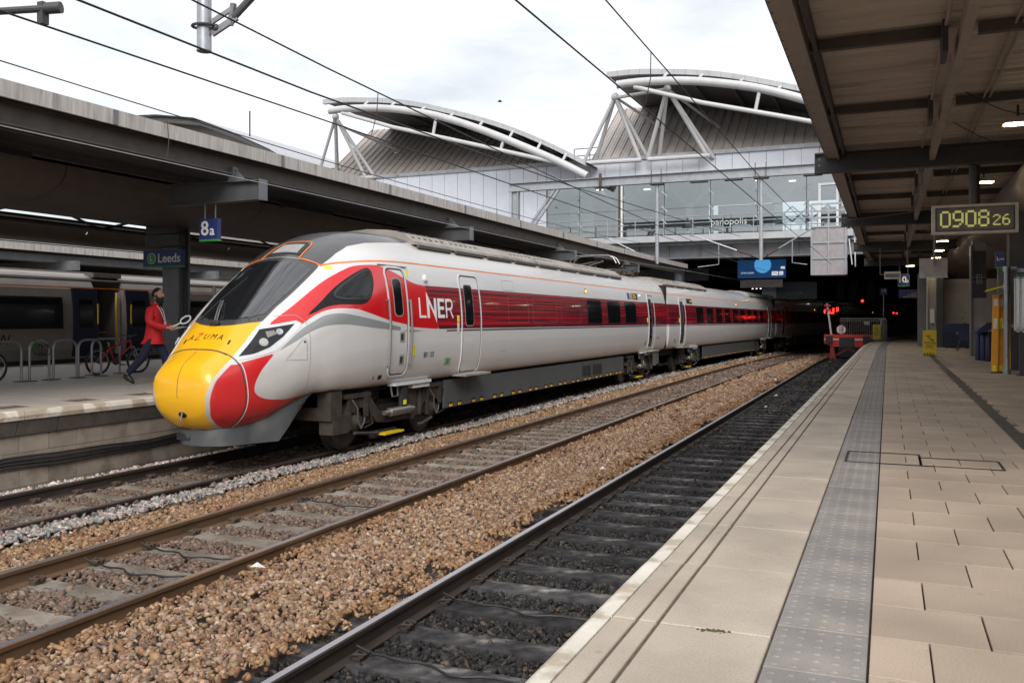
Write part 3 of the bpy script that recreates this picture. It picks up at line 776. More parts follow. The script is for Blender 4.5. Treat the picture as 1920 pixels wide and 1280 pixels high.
def sdf(poly, S, Z):
    P = np.array(poly); A = P; B = np.roll(P, -1, 0); best = np.full(S.shape, 1e9); ins = np.zeros(S.shape, bool)
    for (a0, a1), (b0, b1) in zip(A, B):
        dx, dz = b0 - a0, b1 - a1; L = dx * dx + dz * dz + 1e-12
        t = np.clip(((S - a0) * dx + (Z - a1) * dz) / L, 0, 1); best = np.minimum(best, (S - a0 - t * dx) ** 2 + (Z - a1 - t * dz) ** 2)
        if a1 != b1:
            c = ((a1 > Z) != (b1 > Z)) & (S < (b0 - a0) * (Z - a1) / (b1 - a1) + a0); ins ^= c
    d = np.sqrt(best); return np.where(ins, d, -d)

def livery(name, front):
    m = bpy.data.materials.new(name); m.use_nodes = True; nt = m.node_tree; n, l = nt.nodes, nt.links; b = n['Principled BSDF']
    b.inputs['Roughness'].default_value = .32; b.inputs['Coat Weight'].default_value = .5; b.inputs['Coat Roughness'].default_value = .05
    tc = n.new('ShaderNodeTexCoord'); sx = n.new('ShaderNodeSeparateXYZ'); l.new(tc.outputs['Object'], sx.inputs[0])
    X, Y, Z = sx.outputs
    def math_(op, a, b_=None, clamp=False):
        k = n.new('ShaderNodeMath'); k.operation = op; k.use_clamp = clamp
        for i, v in enumerate((a, b_)):
            if v is None: continue
            if isinstance(v, (int, float)): k.inputs[i].default_value = v
            else: l.new(v, k.inputs[i])
        return k.outputs[0]
    def step(v, e, w=.003):
        r = n.new('ShaderNodeMapRange'); r.inputs[1].default_value = e - w; r.inputs[2].default_value = e + w; l.new(v, r.inputs[0]); return r.outputs[0]
    def band(v, a, b_): return math_('MULTIPLY', step(v, a), math_('SUBTRACT', 1., step(v, b_)))
    def mix(f, a, b_):
        k = n.new('ShaderNodeMixRGB')
        if isinstance(f, (int, float)): k.inputs[0].default_value = f
        else: l.new(f, k.inputs[0])
        for i, v in ((1, a), (2, b_)):
            if isinstance(v, tuple): k.inputs[i].default_value = (*v, 1)
            else: l.new(v, k.inputs[i])
        return k.outputs[0]
    def noise(scale, st=(1, 1, 1), det=4):
        mp = n.new('ShaderNodeMapping'); mp.inputs['Scale'].default_value = st; l.new(tc.outputs['Object'], mp.inputs[0])
        k = n.new('ShaderNodeTexNoise'); k.inputs['Scale'].default_value = scale; k.inputs['Detail'].default_value = det; l.new(mp.outputs[0], k.inputs['Vector']); return k.outputs[0]
    def attr(a):
        k = n.new('ShaderNodeAttribute'); k.attribute_name = a; return k.outputs['Fac']
    WHITE = (.70, .69, .685)
    # grime: brown film thrown up from the track, denser low down and streaked; sooty roof
    gr = noise(2.2, (1, .35, 1.2), 6); lowr = n.new('ShaderNodeMapRange'); lowr.inputs[1].default_value = 1.75; lowr.inputs[2].default_value = 1.0; l.new(Z, lowr.inputs[0])
    dirt = math_('MULTIPLY', lowr.outputs[0], math_('MULTIPLY_ADD', gr, .9), True)
    fl = math_('MULTIPLY', dirt, .55)
    col = mix(fl, WHITE, (.36, .31, .27))
    rf = n.new('ShaderNodeMapRange'); rf.inputs[1].default_value = 3.2; rf.inputs[2].default_value = 3.55; l.new(Z, rf.inputs[0])
    sm = math_('MULTIPLY', rf.outputs[0], math_('MULTIPLY_ADD', noise(3., (1.5, .5, 1), 7), .95), True)
    col = mix(math_('MULTIPLY', sm, .8), col, (.34, .30, .265))
    # maroon window band with red light-trail streaks
    zt = noise(1., (0, .07, 27), 1); zc = noise(1., (0, .22, 55), 0)
    sr = n.new('ShaderNodeMapRange'); sr.inputs[1].default_value = .55; sr.inputs[2].default_value = .60; l.new(zt, sr.inputs[0])
    sr2 = n.new('ShaderNodeMapRange'); sr2.inputs[1].default_value = .58; sr2.inputs[2].default_value = .70; l.new(zc, sr2.inputs[0])
    mc = mix(math_('MAXIMUM', math_('MULTIPLY', sr.outputs[0], .85), math_('MULTIPLY', sr2.outputs[0], .5)), (.105, .010, .022), (.60, .012, .02))
    mar = band(Z, 1.945, 2.735)
    if front:
        ln = math_('SUBTRACT', Y, math_('ADD', 4.735 + 2.729 * .591, math_('MULTIPLY', Z, -.591)))
        mar = math_('MULTIPLY', mar, step(ln, 0.))
    col = mix(mar, col, mc)
    belt = band(Z, 1.895, 1.928)
    if front: belt = math_('MULTIPLY', belt, step(Y, 5.5))
    col = mix(belt, col, (.085, .085, .09))
    if front:
        for a, c in (('grey', (.30, .31, .315)), ('red', (.66, .008, .014)), ('lred', (.60, .008, .014)), ('yellow', (.92, .475, .002)), ('roofdark', (.060, .058, .060)), ('screen', (.040, .041, .044))):
            col = mix(step(attr(a), .004, .003), col, c)
    if front:      # fly marks and fine road dirt on the nose
        mp_ = n.new('ShaderNodeMapping'); mp_.inputs['Scale'].default_value = (1, 1, 1); l.new(tc.outputs['Object'], mp_.inputs[0])
        vo = n.new('ShaderNodeTexVoronoi'); vo.inputs['Scale'].default_value = 17; l.new(mp_.outputs[0], vo.inputs['Vector'])
        sp_ = math_('SUBTRACT', 1., step(vo.outputs['Distance'], .085, .02)); fr_ = math_('SUBTRACT', 1., step(Y, 2.2, .9))
        col = mix(math_('MULTIPLY', math_('MULTIPLY', sp_, fr_), .45), col, (.10, .075, .05))
        film = math_('MULTIPLY', math_('MULTIPLY', noise(5., (1, 1, .5), 8), fr_), .16); col = mix(film, col, (.25, .20, .15))
    l.new(col, b.inputs['Base Color'])
    rr = n.new('ShaderNodeMapRange'); rr.inputs[3].default_value = .26; rr.inputs[4].default_value = .5; l.new(math_('MAXIMUM', fl, math_('MULTIPLY', sm, .9)), rr.inputs[0]); l.new(rr.outputs[0], b.inputs['Roughness'])
    # faint panel ripple
    bp = n.new('ShaderNodeBump'); bp.inputs['Strength'].default_value = .12; bp.inputs['Distance'].default_value = .01; l.new(noise(1.3, (1, .6, 1.6), 2), bp.inputs['Height']); l.new(bp.outputs[0], b.inputs['Normal'])
    MATS[name] = m
livery('livery_front', True); livery('livery_side', False)

REDTOP = [(1.01, 2.02), (1.183, 2.142), (1.447, 2.312), (1.804, 2.54), (2.156, 2.74), (2.508, 2.902), (2.751, 2.985), (2.989, 3.016), (3.22, 3.03), (3.40, 3.011), (3.568, 2.973), (3.997, 2.852), (4.386, 2.762), (4.735, 2.735)]
REDBOT = [(5.205, 1.942), (4.75, 1.957), (4.138, 1.989), (3.957, 2.03), (3.437, 2.097), (2.92, 2.197), (2.523, 2.275), (2.275, 2.287), (2.04, 2.281), (1.831, 2.243), (1.633, 2.167), (1.483, 2.08), (1.387, 2.029)]
RED = spline(REDTOP, False) + spline(REDBOT, False) + [(1.39, 2.087), (1.306, 2.072)]
GREY = spline([(1.01, 1.672), (1.216, 1.852), (1.399, 1.988), (1.608, 2.096), (1.804, 2.182), (2.026, 2.215), (2.245, 2.21), (2.508, 2.179), (2.801, 2.139), (3.34, 2.066), (3.55, 2.03), (3.957, 1.967), (4.138, 1.945), (4.75, 1.925), (5.7, 1.925)], False) + spline([(5.7, 1.895), (4.75, 1.880), (4.138, 1.891), (3.957, 1.913), (3.44, 1.944), (2.903, 1.98), (2.351, 2.028), (2.098, 2.036), (1.872, 2.025), (1.659, 1.984), (1.459, 1.905), (1.272, 1.80), (1.03, 1.668)], False)
LRED = [(.387, 1.49), (.452, 1.492), (.479, 1.507), (.965, 1.643)] + spline([(.965, 1.643), (.851, 1.522), (.735, 1.384), (.66, 1.246), (.636, 1.141), (.66, 1.072), (.752, 1.013), (.917, .975), (1.183, .965), (1.62, 1.0)], False) + [(2.1, 1.04), (2.1, .3), (.6, .3), (.5, .45)] + spline([(.49, .53), (.452, .577), (.333, .632), (.213, .719), (.134, .821), (.079, .981), (.088, 1.136), (.142, 1.269), (.257, 1.386), (.387, 1.49)], False)
YEL = [(1.025, 2.082), (.917, 2.0), (.77, 1.874), (.628, 1.738), (.507, 1.619), (.458, 1.578), (.399, 1.533)] + spline([(.399, 1.533), (.262, 1.428), (.12, 1.288), (.063, 1.152), (.056, .999), (.103, .839), (.186, .727), (.333, .614), (.45, .545)], False) + [(.45, .2), (-.4, .2), (-.4, 2.9), (1.3, 2.9)]
SCREEN = [(1.025, 2.082), (1.318, 2.304), (1.751, 2.599), (2.275, 2.952), (2.295, 2.985), (2.27, 3.05), (2.24, 3.13), (2.2, 3.4), (.6, 3.0), (.69, 1.975), (.78, 2.02), (.90, 2.06)]
ROOFD = [(2.275, 2.952), (2.685, 3.186), (2.989, 3.326), (3.382, 3.408), (3.78, 3.443), (4.6, 3.50), (5.3, 3.60), (5.3, 4.2), (2.1, 4.2), (2.2, 3.4), (2.24, 3.13), (2.27, 3.05), (2.295, 2.985)]
LAYERS = (('grey', GREY), ('red', RED), ('lred', LRED), ('yellow', YEL), ('roofdark', ROOFD), ('screen', SCREEN))
def paint(me):
    V = np.empty(len(me.vertices) * 3); me.vertices.foreach_get('co', V); V = V.reshape(-1, 3)
    for a, poly in LAYERS:
        at = me.attributes.new(a, 'FLOAT', 'POINT'); at.data.foreach_set('value', np.clip(sdf(poly, V[:, 1], V[:, 2]), -.5, .5).astype('f4'))

def body_mesh(name, s0, s1, mat, front):
    if front: st = list(np.linspace(0.004, math.sqrt(6.1), 250) ** 2) + list(np.arange(6.5, s1, .5)) + [s1]
    else: st = list(np.arange(s0, s1, 1.)) + [s1]
    V = []; Sv = []
    for s in st:
        x, z = (sec(s) if front else sec(6.2))
        ring = [(xx, zz) for xx, zz in zip(x, z)]
        full = ring + [(-xx, zz) for xx, zz in reversed(ring[1:-1])]
        V += [(a, s, b) for a, b in full]
    m = 2 * NSEC - 2; V = np.array(V); nst = len(st); F = []
    for i in range(nst - 1):
        for k in range(m):
            k2 = (k + 1) % m; F.append((i * m + k, i * m + k2, (i + 1) * m + k2, (i + 1) * m + k))
    F.append(tuple(range(m))); F.append(tuple((nst - 1) * m + k for k in reversed(range(m))))
    me = bpy.data.meshes.new(name); me.from_pydata(V.tolist(), [], F); me.materials.append(MATS[mat])
    if front: paint(me)
    bm = bmesh.new(); bm.from_mesh(me); bmesh.ops.recalc_face_normals(bm, faces=bm.faces); bm.to_mesh(me); bm.free()
    me.polygons.foreach_set('use_smooth', [True] * len(me.polygons))
    try: me.set_sharp_from_angle(angle=R(40))
    except Exception: pass
    return me

# ---- bogie (built at the origin, axles 2.6 m apart, both sides)
def wheelset(parent, y):
    for sg in (-1, 1):
        x = sg * GA
        w = MB().lathe((x - sg * .065, y, .46), (sg, 0, 0), [(0, .485), (.03, .485), (.034, .463), (.13, .458), (.132, .41), (.128, .40)], 32).build('wheel', 'tyre_steel', parent, True)
        d = MB().lathe((x + sg * .055, y, .46), (sg, 0, 0), [(0, .42), (.022, .40), (.03, .36), (.03, .20), (.06, .17), (.075, .11), (.11, .10)], 28)
        for k in range(9):
            t = k * 2 * math.pi / 9; d.lathe((x + sg * .083, y + .29 * math.cos(t), .46 + .29 * math.sin(t)), (sg, 0, 0), [(0, .018), (.012, .018)], 6)
        d.build('brake_disc', 'wheel_disc', w, True)
    MB().tube([(-.75, y, .46), (.75, y, .46)], .085, 10).build('axle', 'bogie_dark', parent, True)
def bogie(parent, y0, detail):
    def T(mb):
        for i, p in enumerate(mb.v): mb.v[i] = (p[0], p[1] + y0, p[2])
        return mb
    for yy in (-1.3, 1.3): wheelset(parent, y0 + yy)
    for sg in (-1, 1):
        X0, X1 = sg * .98, sg * 1.12
        fr = MB().prism([(-1.62, .62), (-1.45, .86), (-.95, .88), (-.62, .56), (.62, .56), (.95, .88), (1.45, .86), (1.62, .62), (1.40, .62), (1.28, .70), (1.0, .66), (.72, .40), (.35, .36), (-.35, .36), (-.72, .40), (-1.0, .66), (-1.28, .70), (-1.40, .62)], 0, X0, X1)
        T(fr).build('side_frame', 'bogie', parent)
        T(MB().box((sg * .55, -.42, .40), (sg * 1.05, .42, .66)).box((sg * .3, -.3, .5), (sg * .9, .3, .9))).build('bolster', 'bogie_dark', parent)
        for yy in (-1.3, 1.3):
            q = 1 if yy > 0 else -1
            ab = MB().lathe((sg * .93, yy, .46), (sg, 0, 0), [(0, .17), (.14, .17), (.17, .14), (.20, .085), (.235, .08)], 14)
            ab.prism([(yy - .16, .34), (yy + .16, .34), (yy + .18, .60), (yy - .18, .60)], 0, sg * .92, sg * 1.06)
            ab.bar((sg * 1.0, yy, .46), (sg * 1.0, yy - q * .72, .47), .09, .14)
            T(ab).build('axlebox', 'bogie', parent, True)
            for dy in (-.0,):
                sp = MB(); prof = []
                for k in range(9): prof += [(k * .035, .115), (k * .035 + .017, .098)]
                sp.lathe((sg * 1.02, yy, .60), (0, 0, 1), prof, 14); T(sp).build('coil_spring', 'bogie_dark', parent, True)
            if detail:
                gd = MB().box((sg * 1.10, yy - .30, .36), (sg * 1.14, yy - .22, .90)).box((sg * 1.12, yy + .16, .54), (sg * 1.155, yy + .27, .94)).box((sg * 1.145, yy + .19, .66), (sg * 1.16, yy + .24, .85))
                gd.box((sg * 1.0, yy - .38, .86), (sg * 1.16, yy + .34, .93))
                T(gd).build('bracket', 'bogie', parent)
                T(MB().tube([(sg * 1.15, yy - .22, .84), (sg * 1.19, yy - .12, .70), (sg * 1.18, yy - .10, .52), (sg * 1.19, yy - .02, .36), (sg * 1.17, yy + .10, .44), (sg * 1.12, yy + .2, .52)], .014, 6)).build('hose', 'silver', parent, True)
                T(MB().tube([(sg * 1.14, yy + .2, .88), (sg * 1.17, yy + .32, .80), (sg * 1.13, yy + .36, .62), (sg * 1.15, yy + .40, .40), (sg * 1.1, yy + .2, .34)], .012, 6)).build('hose', 'bogie', parent, True)
                T(MB().tube([(sg * 1.16, yy - .16, .30), (sg * 1.16, yy - q * .55, .22), (sg * 1.1, yy - q * .6, .22)], .03, 6)).build('brake_rod', 'bogie', parent, True)
        if detail:
            dm = MB().lathe((sg * 1.20, -.62, .54), (0, 1, 0), [(0, .04), (.16, .045), (.17, .075), (.85, .075), (.86, .05), (1.0, .045)], 14); T(dm).build('yaw_damper', 'silver', parent, True)
            br = MB().prism([(.25, .98), (.62, .98), (.52, .34), (.40, .34)], 0, sg * 1.04, sg * 1.14).prism([(.62, .98), (.86, .98), (.66, .56), (.60, .56)], 0, sg * 1.06, sg * 1.12); T(br).build('damper_bracket', 'bogie', parent)
            hs = MB().tube([(sg * 1.12, .72, .40), (sg * 1.13, .72, .56), (sg * 1.13, .72, .82), (sg * 1.12, .72, .95)], [.05, .05, .035, .035], 10); T(hs).build('vertical_damper', 'bogie', parent, True)
            T(MB().box((sg * 1.12, -.38, .98), (sg * 1.28, .92, 1.03)).box((sg * 1.1, .3, .90), (sg * 1.25, .9, .98))).build('step_bracket', 'train_white', parent)
            st = MB().box((sg * 1.17, -.08, .50), (sg * 1.24, .10, .99)); s_ = T(st).build('step_plate', 'dark', parent)
            T(MB().box((sg * 1.242, -.04, .64), (sg * 1.246, .06, .72))).build('warning_label', 'sticker', s_)
            stp = MB().box((sg * .98, -.62, .17), (sg * 1.22, .02, .20)); T(stp).build('footstep', 'yellow', parent)
            T(MB().box((sg * .98, -.75, .12), (sg * 1.06, .02, .24))).build('step_arm', 'bogie_dark', parent)
            T(MB().tube([(sg * 1.15, -.32, .98), (sg * 1.17, -.30, .80), (sg * 1.17, -.12, .79), (sg * 1.15, -.10, .98)], .02, 6)).build('lift_eye', 'silver', parent, True)

def window(parent, s0, s1, z0=2.045, z1=2.65, sg=1, off=.006, f=side_pt):
    fr = patch('window', rounded(s0 - .035, s1 + .035, z0 - .035, z1 + .035, .09), 'win_frame', parent, off, sg, step=.12)
    patch('pane', rounded(s0, s1, z0, z1, .07), 'glass_side', fr, off + .004, sg, step=.12)
def door(parent, s0, s1, z0, z1, win, sg=1, step_plate=True):
    d = patch('door', rounded(s0, s1, z0, z1, .10), 'livery_side' if not win[4] else 'livery_front', parent, .006, sg, step=.1)
    ribbon('door_seal', rounded(s0 - .012, s1 + .012, z0 - .012, z1 + .012, .11), .026, 'seam', d, .004, sg, closed=True)
    ribbon('door_frame', rounded(s0 - .045, s1 + .045, z0 - .045, z1 + .045, .13), .035, 'train_white', d, .012, sg, closed=True)
    fr = patch('window', rounded(win[0] - .02, win[1] + .02, win[2] - .02, win[3] + .02, .09), 'seam_soft', d, .009, sg, step=.1)
    patch('pane', rounded(win[0], win[1], win[2], win[3], .08), 'glass_side', fr, .012, sg, step=.1)
    return d
def pods(parent, s0, s1, mat='pod'):
    """roof equipment covers with louvres along the crown of the roof"""
    s = s0; k = 0
    while s < s1 - .3:
        L = min(1.55, s1 - s); p = MB()
        pr_ = [(-1.02, 3.50), (-1.0, 3.56), (-.80, 3.70), (-.45, 3.79), (0, 3.82), (.45, 3.79), (.80, 3.70), (1.0, 3.56), (1.02, 3.50)]
        p.prism(pr_, 1, s + .02, s + L - .02); o = p.build('roof_cover', mat, parent)
        g = MB()
        for j in range(6):
            y = s + .2 + j * (L - .4) / 5
            g.bar((.52, y, 3.785), (.90, y, 3.648), .06, .012, up=(.35, 0, .94)).bar((-.52, y, 3.785), (-.90, y, 3.648), .06, .012, up=(-.35, 0, .94))
        if k % 3 != 2: tag(g.build('louvre', 'pod_grille', o), kind='stuff')
        MB().box((1.0, s + .1, 3.44), (1.06, s + L - .1, 3.50)).box((-1.06, s + .1, 3.44), (-1.0, s + L - .1, 3.50)).build('roof_rail', 'pod_grille', o)
        s += L; k += 1
def underframe(parent, s0, s1, panels, yl=True):
    x = 1.18; step = (s1 - s0) / panels
    MB().box((-1.0, s0, .45), (1.0, s1, .99)).build('equipment_case', 'bogie_dark', parent)
    for k in range(panels):
        for sg in (-1, 1):
            a, b = s0 + k * step, s0 + (k + 1) * step
            o = MB().box((sg * (x - .05), a + .006, .42), (sg * x, b - .006, .955)).build('fairing_panel', 'fairing', parent)
            if sg > 0 and yl:
                for q in (.25, .62):
                    yy = a + step * q
                    h = MB().box((x - .01, yy - .10, .425), (x + .004, yy + .10, .52)).build('lifting_recess', 'black', o)
                    MB().prism([(yy - .07, .435), (yy + .06, .435), (yy + .06, .485), (yy, .47), (yy - .07, .49)], 0, x + .004, x + .010).build('marker', 'amber_paint', h)
    return x
def vents(parent, x, spots):
    for (a, b, z0, z1) in spots:
        v = MB().box((x, a, z0), (x + .006, b, z1)).build('vent', 'dark', parent); m = MB()
        for k in range(5): m.box((x + .004, a + .02, z0 + .02 + k * (z1 - z0 - .04) / 5), (x + .012, b - .02, z0 + .035 + k * (z1 - z0 - .04) / 5))
        m.build('slats', 'bogie_dark', v)

# ---- leading car
NOSE_Y = 9.50; CAR1 = 23.63
car = thing('train_car', 'leading train car with yellow nose, red swoosh and cab windscreen', 'train car', (-9.03, NOSE_Y, 0), 'cars of the white and red express train', local=True)
body = link('body', body_mesh('body', 0, CAR1, 'livery_front', True), car)
MB().box((-.75, CAR1 - .02, 1.05), (.75, CAR1 + .32, 3.3)).build('gangway', 'rubber', car)
for sg in (-1, 1): MB().box((sg * 1.02, CAR1, 1.05), (sg * 1.2, CAR1 + .26, 3.35)).build('gangway_fairing', 'dark', car)
# windscreen glass in the plan chart (x, s), dark surround painted beneath
tp = lambda a, b, o: top_pt(b, a, o)
def ws_half(s): return side_pt(s, float(np.interp(s, [1.025, 1.318, 1.751, 2.275], [2.082, 2.304, 2.599, 2.952]))).x - .06
wsp = [(-ws_half(s), s) for s in np.linspace(1.14, 2.13, 9)]
_hc, _hb = ws_half(2.13), ws_half(1.14)
gl = wsp + [(-_hc + .06, 2.165), (-.25, 2.15), (0, 2.145), (.25, 2.15), (_hc - .06, 2.165)] + [(-a, b) for a, b in reversed(wsp)] + [(_hb * .75, 1.0), (_hb * .4, .90), (0, .87), (-_hb * .4, .90), (-_hb * .75, 1.0)]
ws = patch('windscreen', gl, 'screen_glass', car, .008, mapf=tp, step=.06)
for k in range(11):
    t = -1 + 2 * k / 10; MB().sphere(top_pt(.83 + .20 * t * t, t * .56, .004), .010, 6, 4).build('screen_bolt', 'dark', ws, True)
# roof hatch above the windscreen
hp_ = [(-.32, 2.33), (.32, 2.33), (.28, 2.66), (.20, 2.73), (-.20, 2.73), (-.28, 2.66)]
h = patch('roof_hatch', hp_, 'dark', car, .010, mapf=tp, step=.08)
patch('hatch_panel', [(-.25, 2.37), (.25, 2.37), (.21, 2.64), (-.21, 2.64)], 'seam_soft', h, .014, mapf=tp, step=.08)
# orange line: over the windscreen and hatch, then along the car at cantrail height
for sg in (-1, 1):
    ln = [(sg * .76, 2.305), (sg * .60, 2.285), (sg * .45, 2.265), (sg * .37, 2.255)]
    ribbon('orange_line', ln, .02, 'orange_line', car, .010, mapf=tp)
ribbon('orange_line', [(-.37, 2.255), (-.325, 2.66), (-.25, 2.77), (.25, 2.77), (.325, 2.66), (.37, 2.255)], .018, 'orange_line', car, .012, mapf=tp)
for sg in (-1, 1): ribbon('orange_line', spline([(2.30, 2.975), (2.508, 3.018), (2.9, 3.066), (3.4, 3.10), (4.1, 3.118), (5.5, 3.12)], False) + [(CAR1 - .02, 3.12)], .024, 'orange_line', car, .003, sg, step=.15)
# nose cover seams, coupler hatch
SEAM = spline([(.437, 1.650), (.455, 1.590), (.475, 1.482), (.493, 1.272), (.512, 1.096), (.520, .953), (.520, .797), (.514, .684), (.514, .593)], False)
for sg in (-1, 1): 
    ribbon('nose_seam', SEAM, .016, 'seam', car, .003, sg)
    ribbon('nose_pinstripe', [(a + .030, b) for a, b in SEAM[4:]], .012, 'train_white', car, .003, sg)
ribbon('nose_seam', [(-.49, .437), (-.36, .430), (-.2, .425), (0, .42), (.2, .425), (.36, .430), (.49, .437)], .018, 'seam', car, .004, mapf=tp)
cpt = []
for z in np.linspace(.62, 1.66, 24):       # centre joint of the nose doors: where the front of the section at x=0 has height z
    q = np.linspace(.0, 1.6, 900); zz = np.where(z > 1.10, zt_(q), zb_(q)); i = int(np.argmin(np.abs(zz - z))); cpt.append((0, q[i] ** 2 - .002, float(z)))
cs_ = MB().tube(cpt, .0035, 5).build('nose_joint', 'seam', car, True)
hz_ = [p for p in cpt if .78 < p[2] < .86][0]
hole = MB().sphere((.03, hz_[1] + .03, .82), .085, 14, 10, (1.15, .55, .8)).build('coupler_opening', 'black', car, True)
MB().tube([(.05, hz_[1] - .02, .84), (.05, hz_[1] - .05, .72)], .012, 8).build('coupler_pin', 'steel_grey', hole, True)
# skirt / obstacle deflector
ST = []
for s0_, z0_ in ((.56, .535), (.62, .545), (.72, .575), (.823, .618), (.93, .66), (1.046, .705), (1.2, .80), (1.341, .875), (1.47, .93), (1.608, .979), (1.72, 1.0)):
    p = side_pt(s0_, max(z0_, float(zb_(math.sqrt(s0_))) + .014), .010); ST.append((p.x, p.y, z0_))
ST = ST[3:]; x0_ = ST[0][0]; y0_ = ST[0][1]; _fr = [(x0_ * math.sin(t) ** .8, y0_ - (y0_ - .33) * math.cos(t) ** 1.25) for t in np.linspace(0, math.pi / 2, 12)[:-1]]; ST = [(a, b, .545 + (ST[0][2] - .545) * (a / x0_) ** 3) for a, b in _fr] + ST
full = [(-x, s, z) for x, s, z in reversed(ST[1:])] + ST; mb = MB()
for x, s, z in full:
    zl = .33 if s < 1.2 else min(.33 + (s - 1.2) * 1.30, z - .01); zm = z * .55 + zl * .45
    mb.v += [(x, s, z + .012), (x * 1.004, s - .004, z), (x * 1.0, s, zm), (x * .965, s + .015, zl), (x * .90, s + .08, zl)]
for i in range(len(full) - 1):
    for k in range(4): a = i * 5 + k; mb.f.append((a, a + 1, a + 6, a + 5))
sk = mb.build('skirt', 'skirt', car, True)
MB().add([(-.36, .372, .40), (-.08, .333, .40), (-.08, .333, .49), (-.36, .372, .49), (-.36, .41, .40), (-.08, .38, .40), (-.08, .38, .49), (-.36, .41, .49)], [(0, 1, 2, 3), (7, 6, 5, 4), (0, 4, 5, 1), (3, 2, 6, 7), (0, 3, 7, 4), (1, 5, 6, 2)]).build('skirt_recess', 'dark', sk)
for sg in (-1, 1):
    for k, (s, z) in enumerate([(.98, .655), (1.13, .735), (1.27, .815), (1.41, .885), (1.56, .94)]):
        p = side_pt(s, max(z, float(zb_(math.sqrt(s))) + .012), .016, sg); MB().sphere(p, .016, 8, 5).build('skirt_bolt', 'silver', sk, True)
# headlights
for sg in (-1, 1):
    hf = patch('headlight', [(.475, 1.602), (.946, 2.012), (1.37, 2.100), (1.415, 2.06), (1.352, 1.983), (.965, 1.663), (.68, 1.580), (.49, 1.547)], 'train_white', car, .006, sg, step=.06)
    hg = patch('lens_cover', [(.52, 1.595), (.917, 1.969), (1.325, 2.052), (1.108, 1.861), (.898, 1.715), (.701, 1.635)], 'glass_dark', hf, .011, sg, step=.06)
    c = side_pt(.858, 1.785, .012, sg); nrm = (side_pt(.858, 1.785, .03, sg) - c).normalized()
    lm = MB().lathe(c, nrm, [(-.004, .068), (.006, .066), (.010, .055)], 20)
    lamp = lm.build('lamp', 'seam_soft', hf, True)
    u = nrm.cross(Vector((0, 0, 1))).normalized(); w = nrm.cross(u)
    for ring, cnt in ((.0, 1), (.024, 6), (.047, 12)):
        for k in range(cnt):
            t = 2 * math.pi * k / cnt; MB().sphere(c + nrm * .010 + u * ring * math.cos(t) + w * ring * math.sin(t), .0092, 6, 4).build('led', 'white_paint', lamp, True)
    c2 = side_pt(1.10, 1.935, .011, sg); n2 = (side_pt(1.10, 1.935, .03, sg) - c2).normalized()
    MB().lathe(c2, n2, [(0, .055), (.006, .05), (.002, .02)], 16).build('lamp', 'chrome', hf, True)
    patch('reflector', [(.93, 1.85), (1.06, 1.905), (1.05, 1.955), (.95, 1.935)], 'silver', hf, .013, sg, step=.05)
    pl_ = side_pt(.80, 1.91, .004, sg)
    patch('marker_hole', rounded(sg * .40 - .014, sg * .40 + .014, .555, .615, .013), 'black', car, .005, mapf=tp, step=.03)
    # cab side window on its black teardrop panel
    tw = patch('cab_window_panel', spline([(1.57, 2.19), (1.886, 2.41), (2.215, 2.623), (2.62, 2.83), (2.96, 2.955), (3.06, 2.945), (3.085, 2.86), (3.04, 2.68), (2.90, 2.48), (2.735, 2.385), (2.539, 2.358), (2.171, 2.352), (1.9, 2.31)]), 'win_frame', car, .005, sg, step=.07)
    ribbon('window_frame', spline([(2.13, 2.50), (2.30, 2.625), (2.62, 2.79), (2.92, 2.915), (3.02, 2.90), (3.03, 2.80), (2.96, 2.62), (2.86, 2.49), (2.70, 2.455), (2.30, 2.445), (2.17, 2.455)]), .035, 'dark', tw, .012, sg, closed=True)
    patch('pane', spline([(2.16, 2.50), (2.31, 2.61), (2.63, 2.775), (2.92, 2.895), (3.0, 2.88), (3.0, 2.79), (2.93, 2.61), (2.83, 2.505), (2.69, 2.475), (2.30, 2.465), (2.19, 2.47)]), 'glass_side', tw, .009, sg, step=.07)
    # access flap and panel joint
    ribbon('flap_outline', [(1.085, 1.528), (1.42, 1.524), (1.422, 1.785), (1.40, 1.842), (1.355, 1.82)], .008, 'seam_soft', car, .003, sg, closed=True)
    p = side_pt(1.385, 1.79, .004, sg); MB().sphere(p, .017, 8, 5).build('flap_lock', 'dark', car, True)
    ribbon('panel_joint', [(1.18, 2.165), (1.41, 2.185), (1.48, 2.08), (1.483, 1.92), (1.475, 1.60), (1.465, 1.30), (1.47, .99)], .008, 'seam_soft', car, .003, sg)
    # crew door with handrails and foot holds
    d = door(car, 3.47, 4.0, 1.20, 2.965, (3.60, 3.86, 2.19, 2.81, True), sg)
    for ss, zz in (((3.37, 3.375, 3.37), (2.46, 1.95, 1.33)), ((4.09, 4.10, 4.09), (2.46, 1.95, 1.33))):
        MB().tube([side_pt(a, b, .045, sg) for a, b in zip(np.interp(np.linspace(0, 2, 12), [0, 1, 2], ss), np.interp(np.linspace(0, 2, 12), [0, 1, 2], zz))], .020, 8).build('handrail', 'handrail', d, True)
        for z_ in (2.44, 1.36): MB().tube([side_pt(ss[0], z_, -.01, sg), side_pt(ss[0], z_, .045, sg)], .016, 6).build('rail_bracket', 'handrail', d, True)
    for z_ in (1.82, 1.43):
        f_ = patch('foot_hold', rounded(3.74, 3.92, z_ - .09, z_ + .09, .03), 'seam_soft', d, .009, sg, step=.08)
        patch('foot_slot', rounded(3.77, 3.86, z_ - .055, z_ + .055, .015), 'dark', f_, .012, sg, step=.08)
    MB().tube([side_pt(3.3, 3.035, .02, sg), side_pt(4.15, 3.03, .02, sg)], .012, 6).build('drip_rail', 'seam_soft', car, True)
    # luggage / passenger doors
    d2 = door(car, 6.20, 7.0, 1.10, 2.965, (6.32, 6.68, 2.01, 2.80, False), sg)
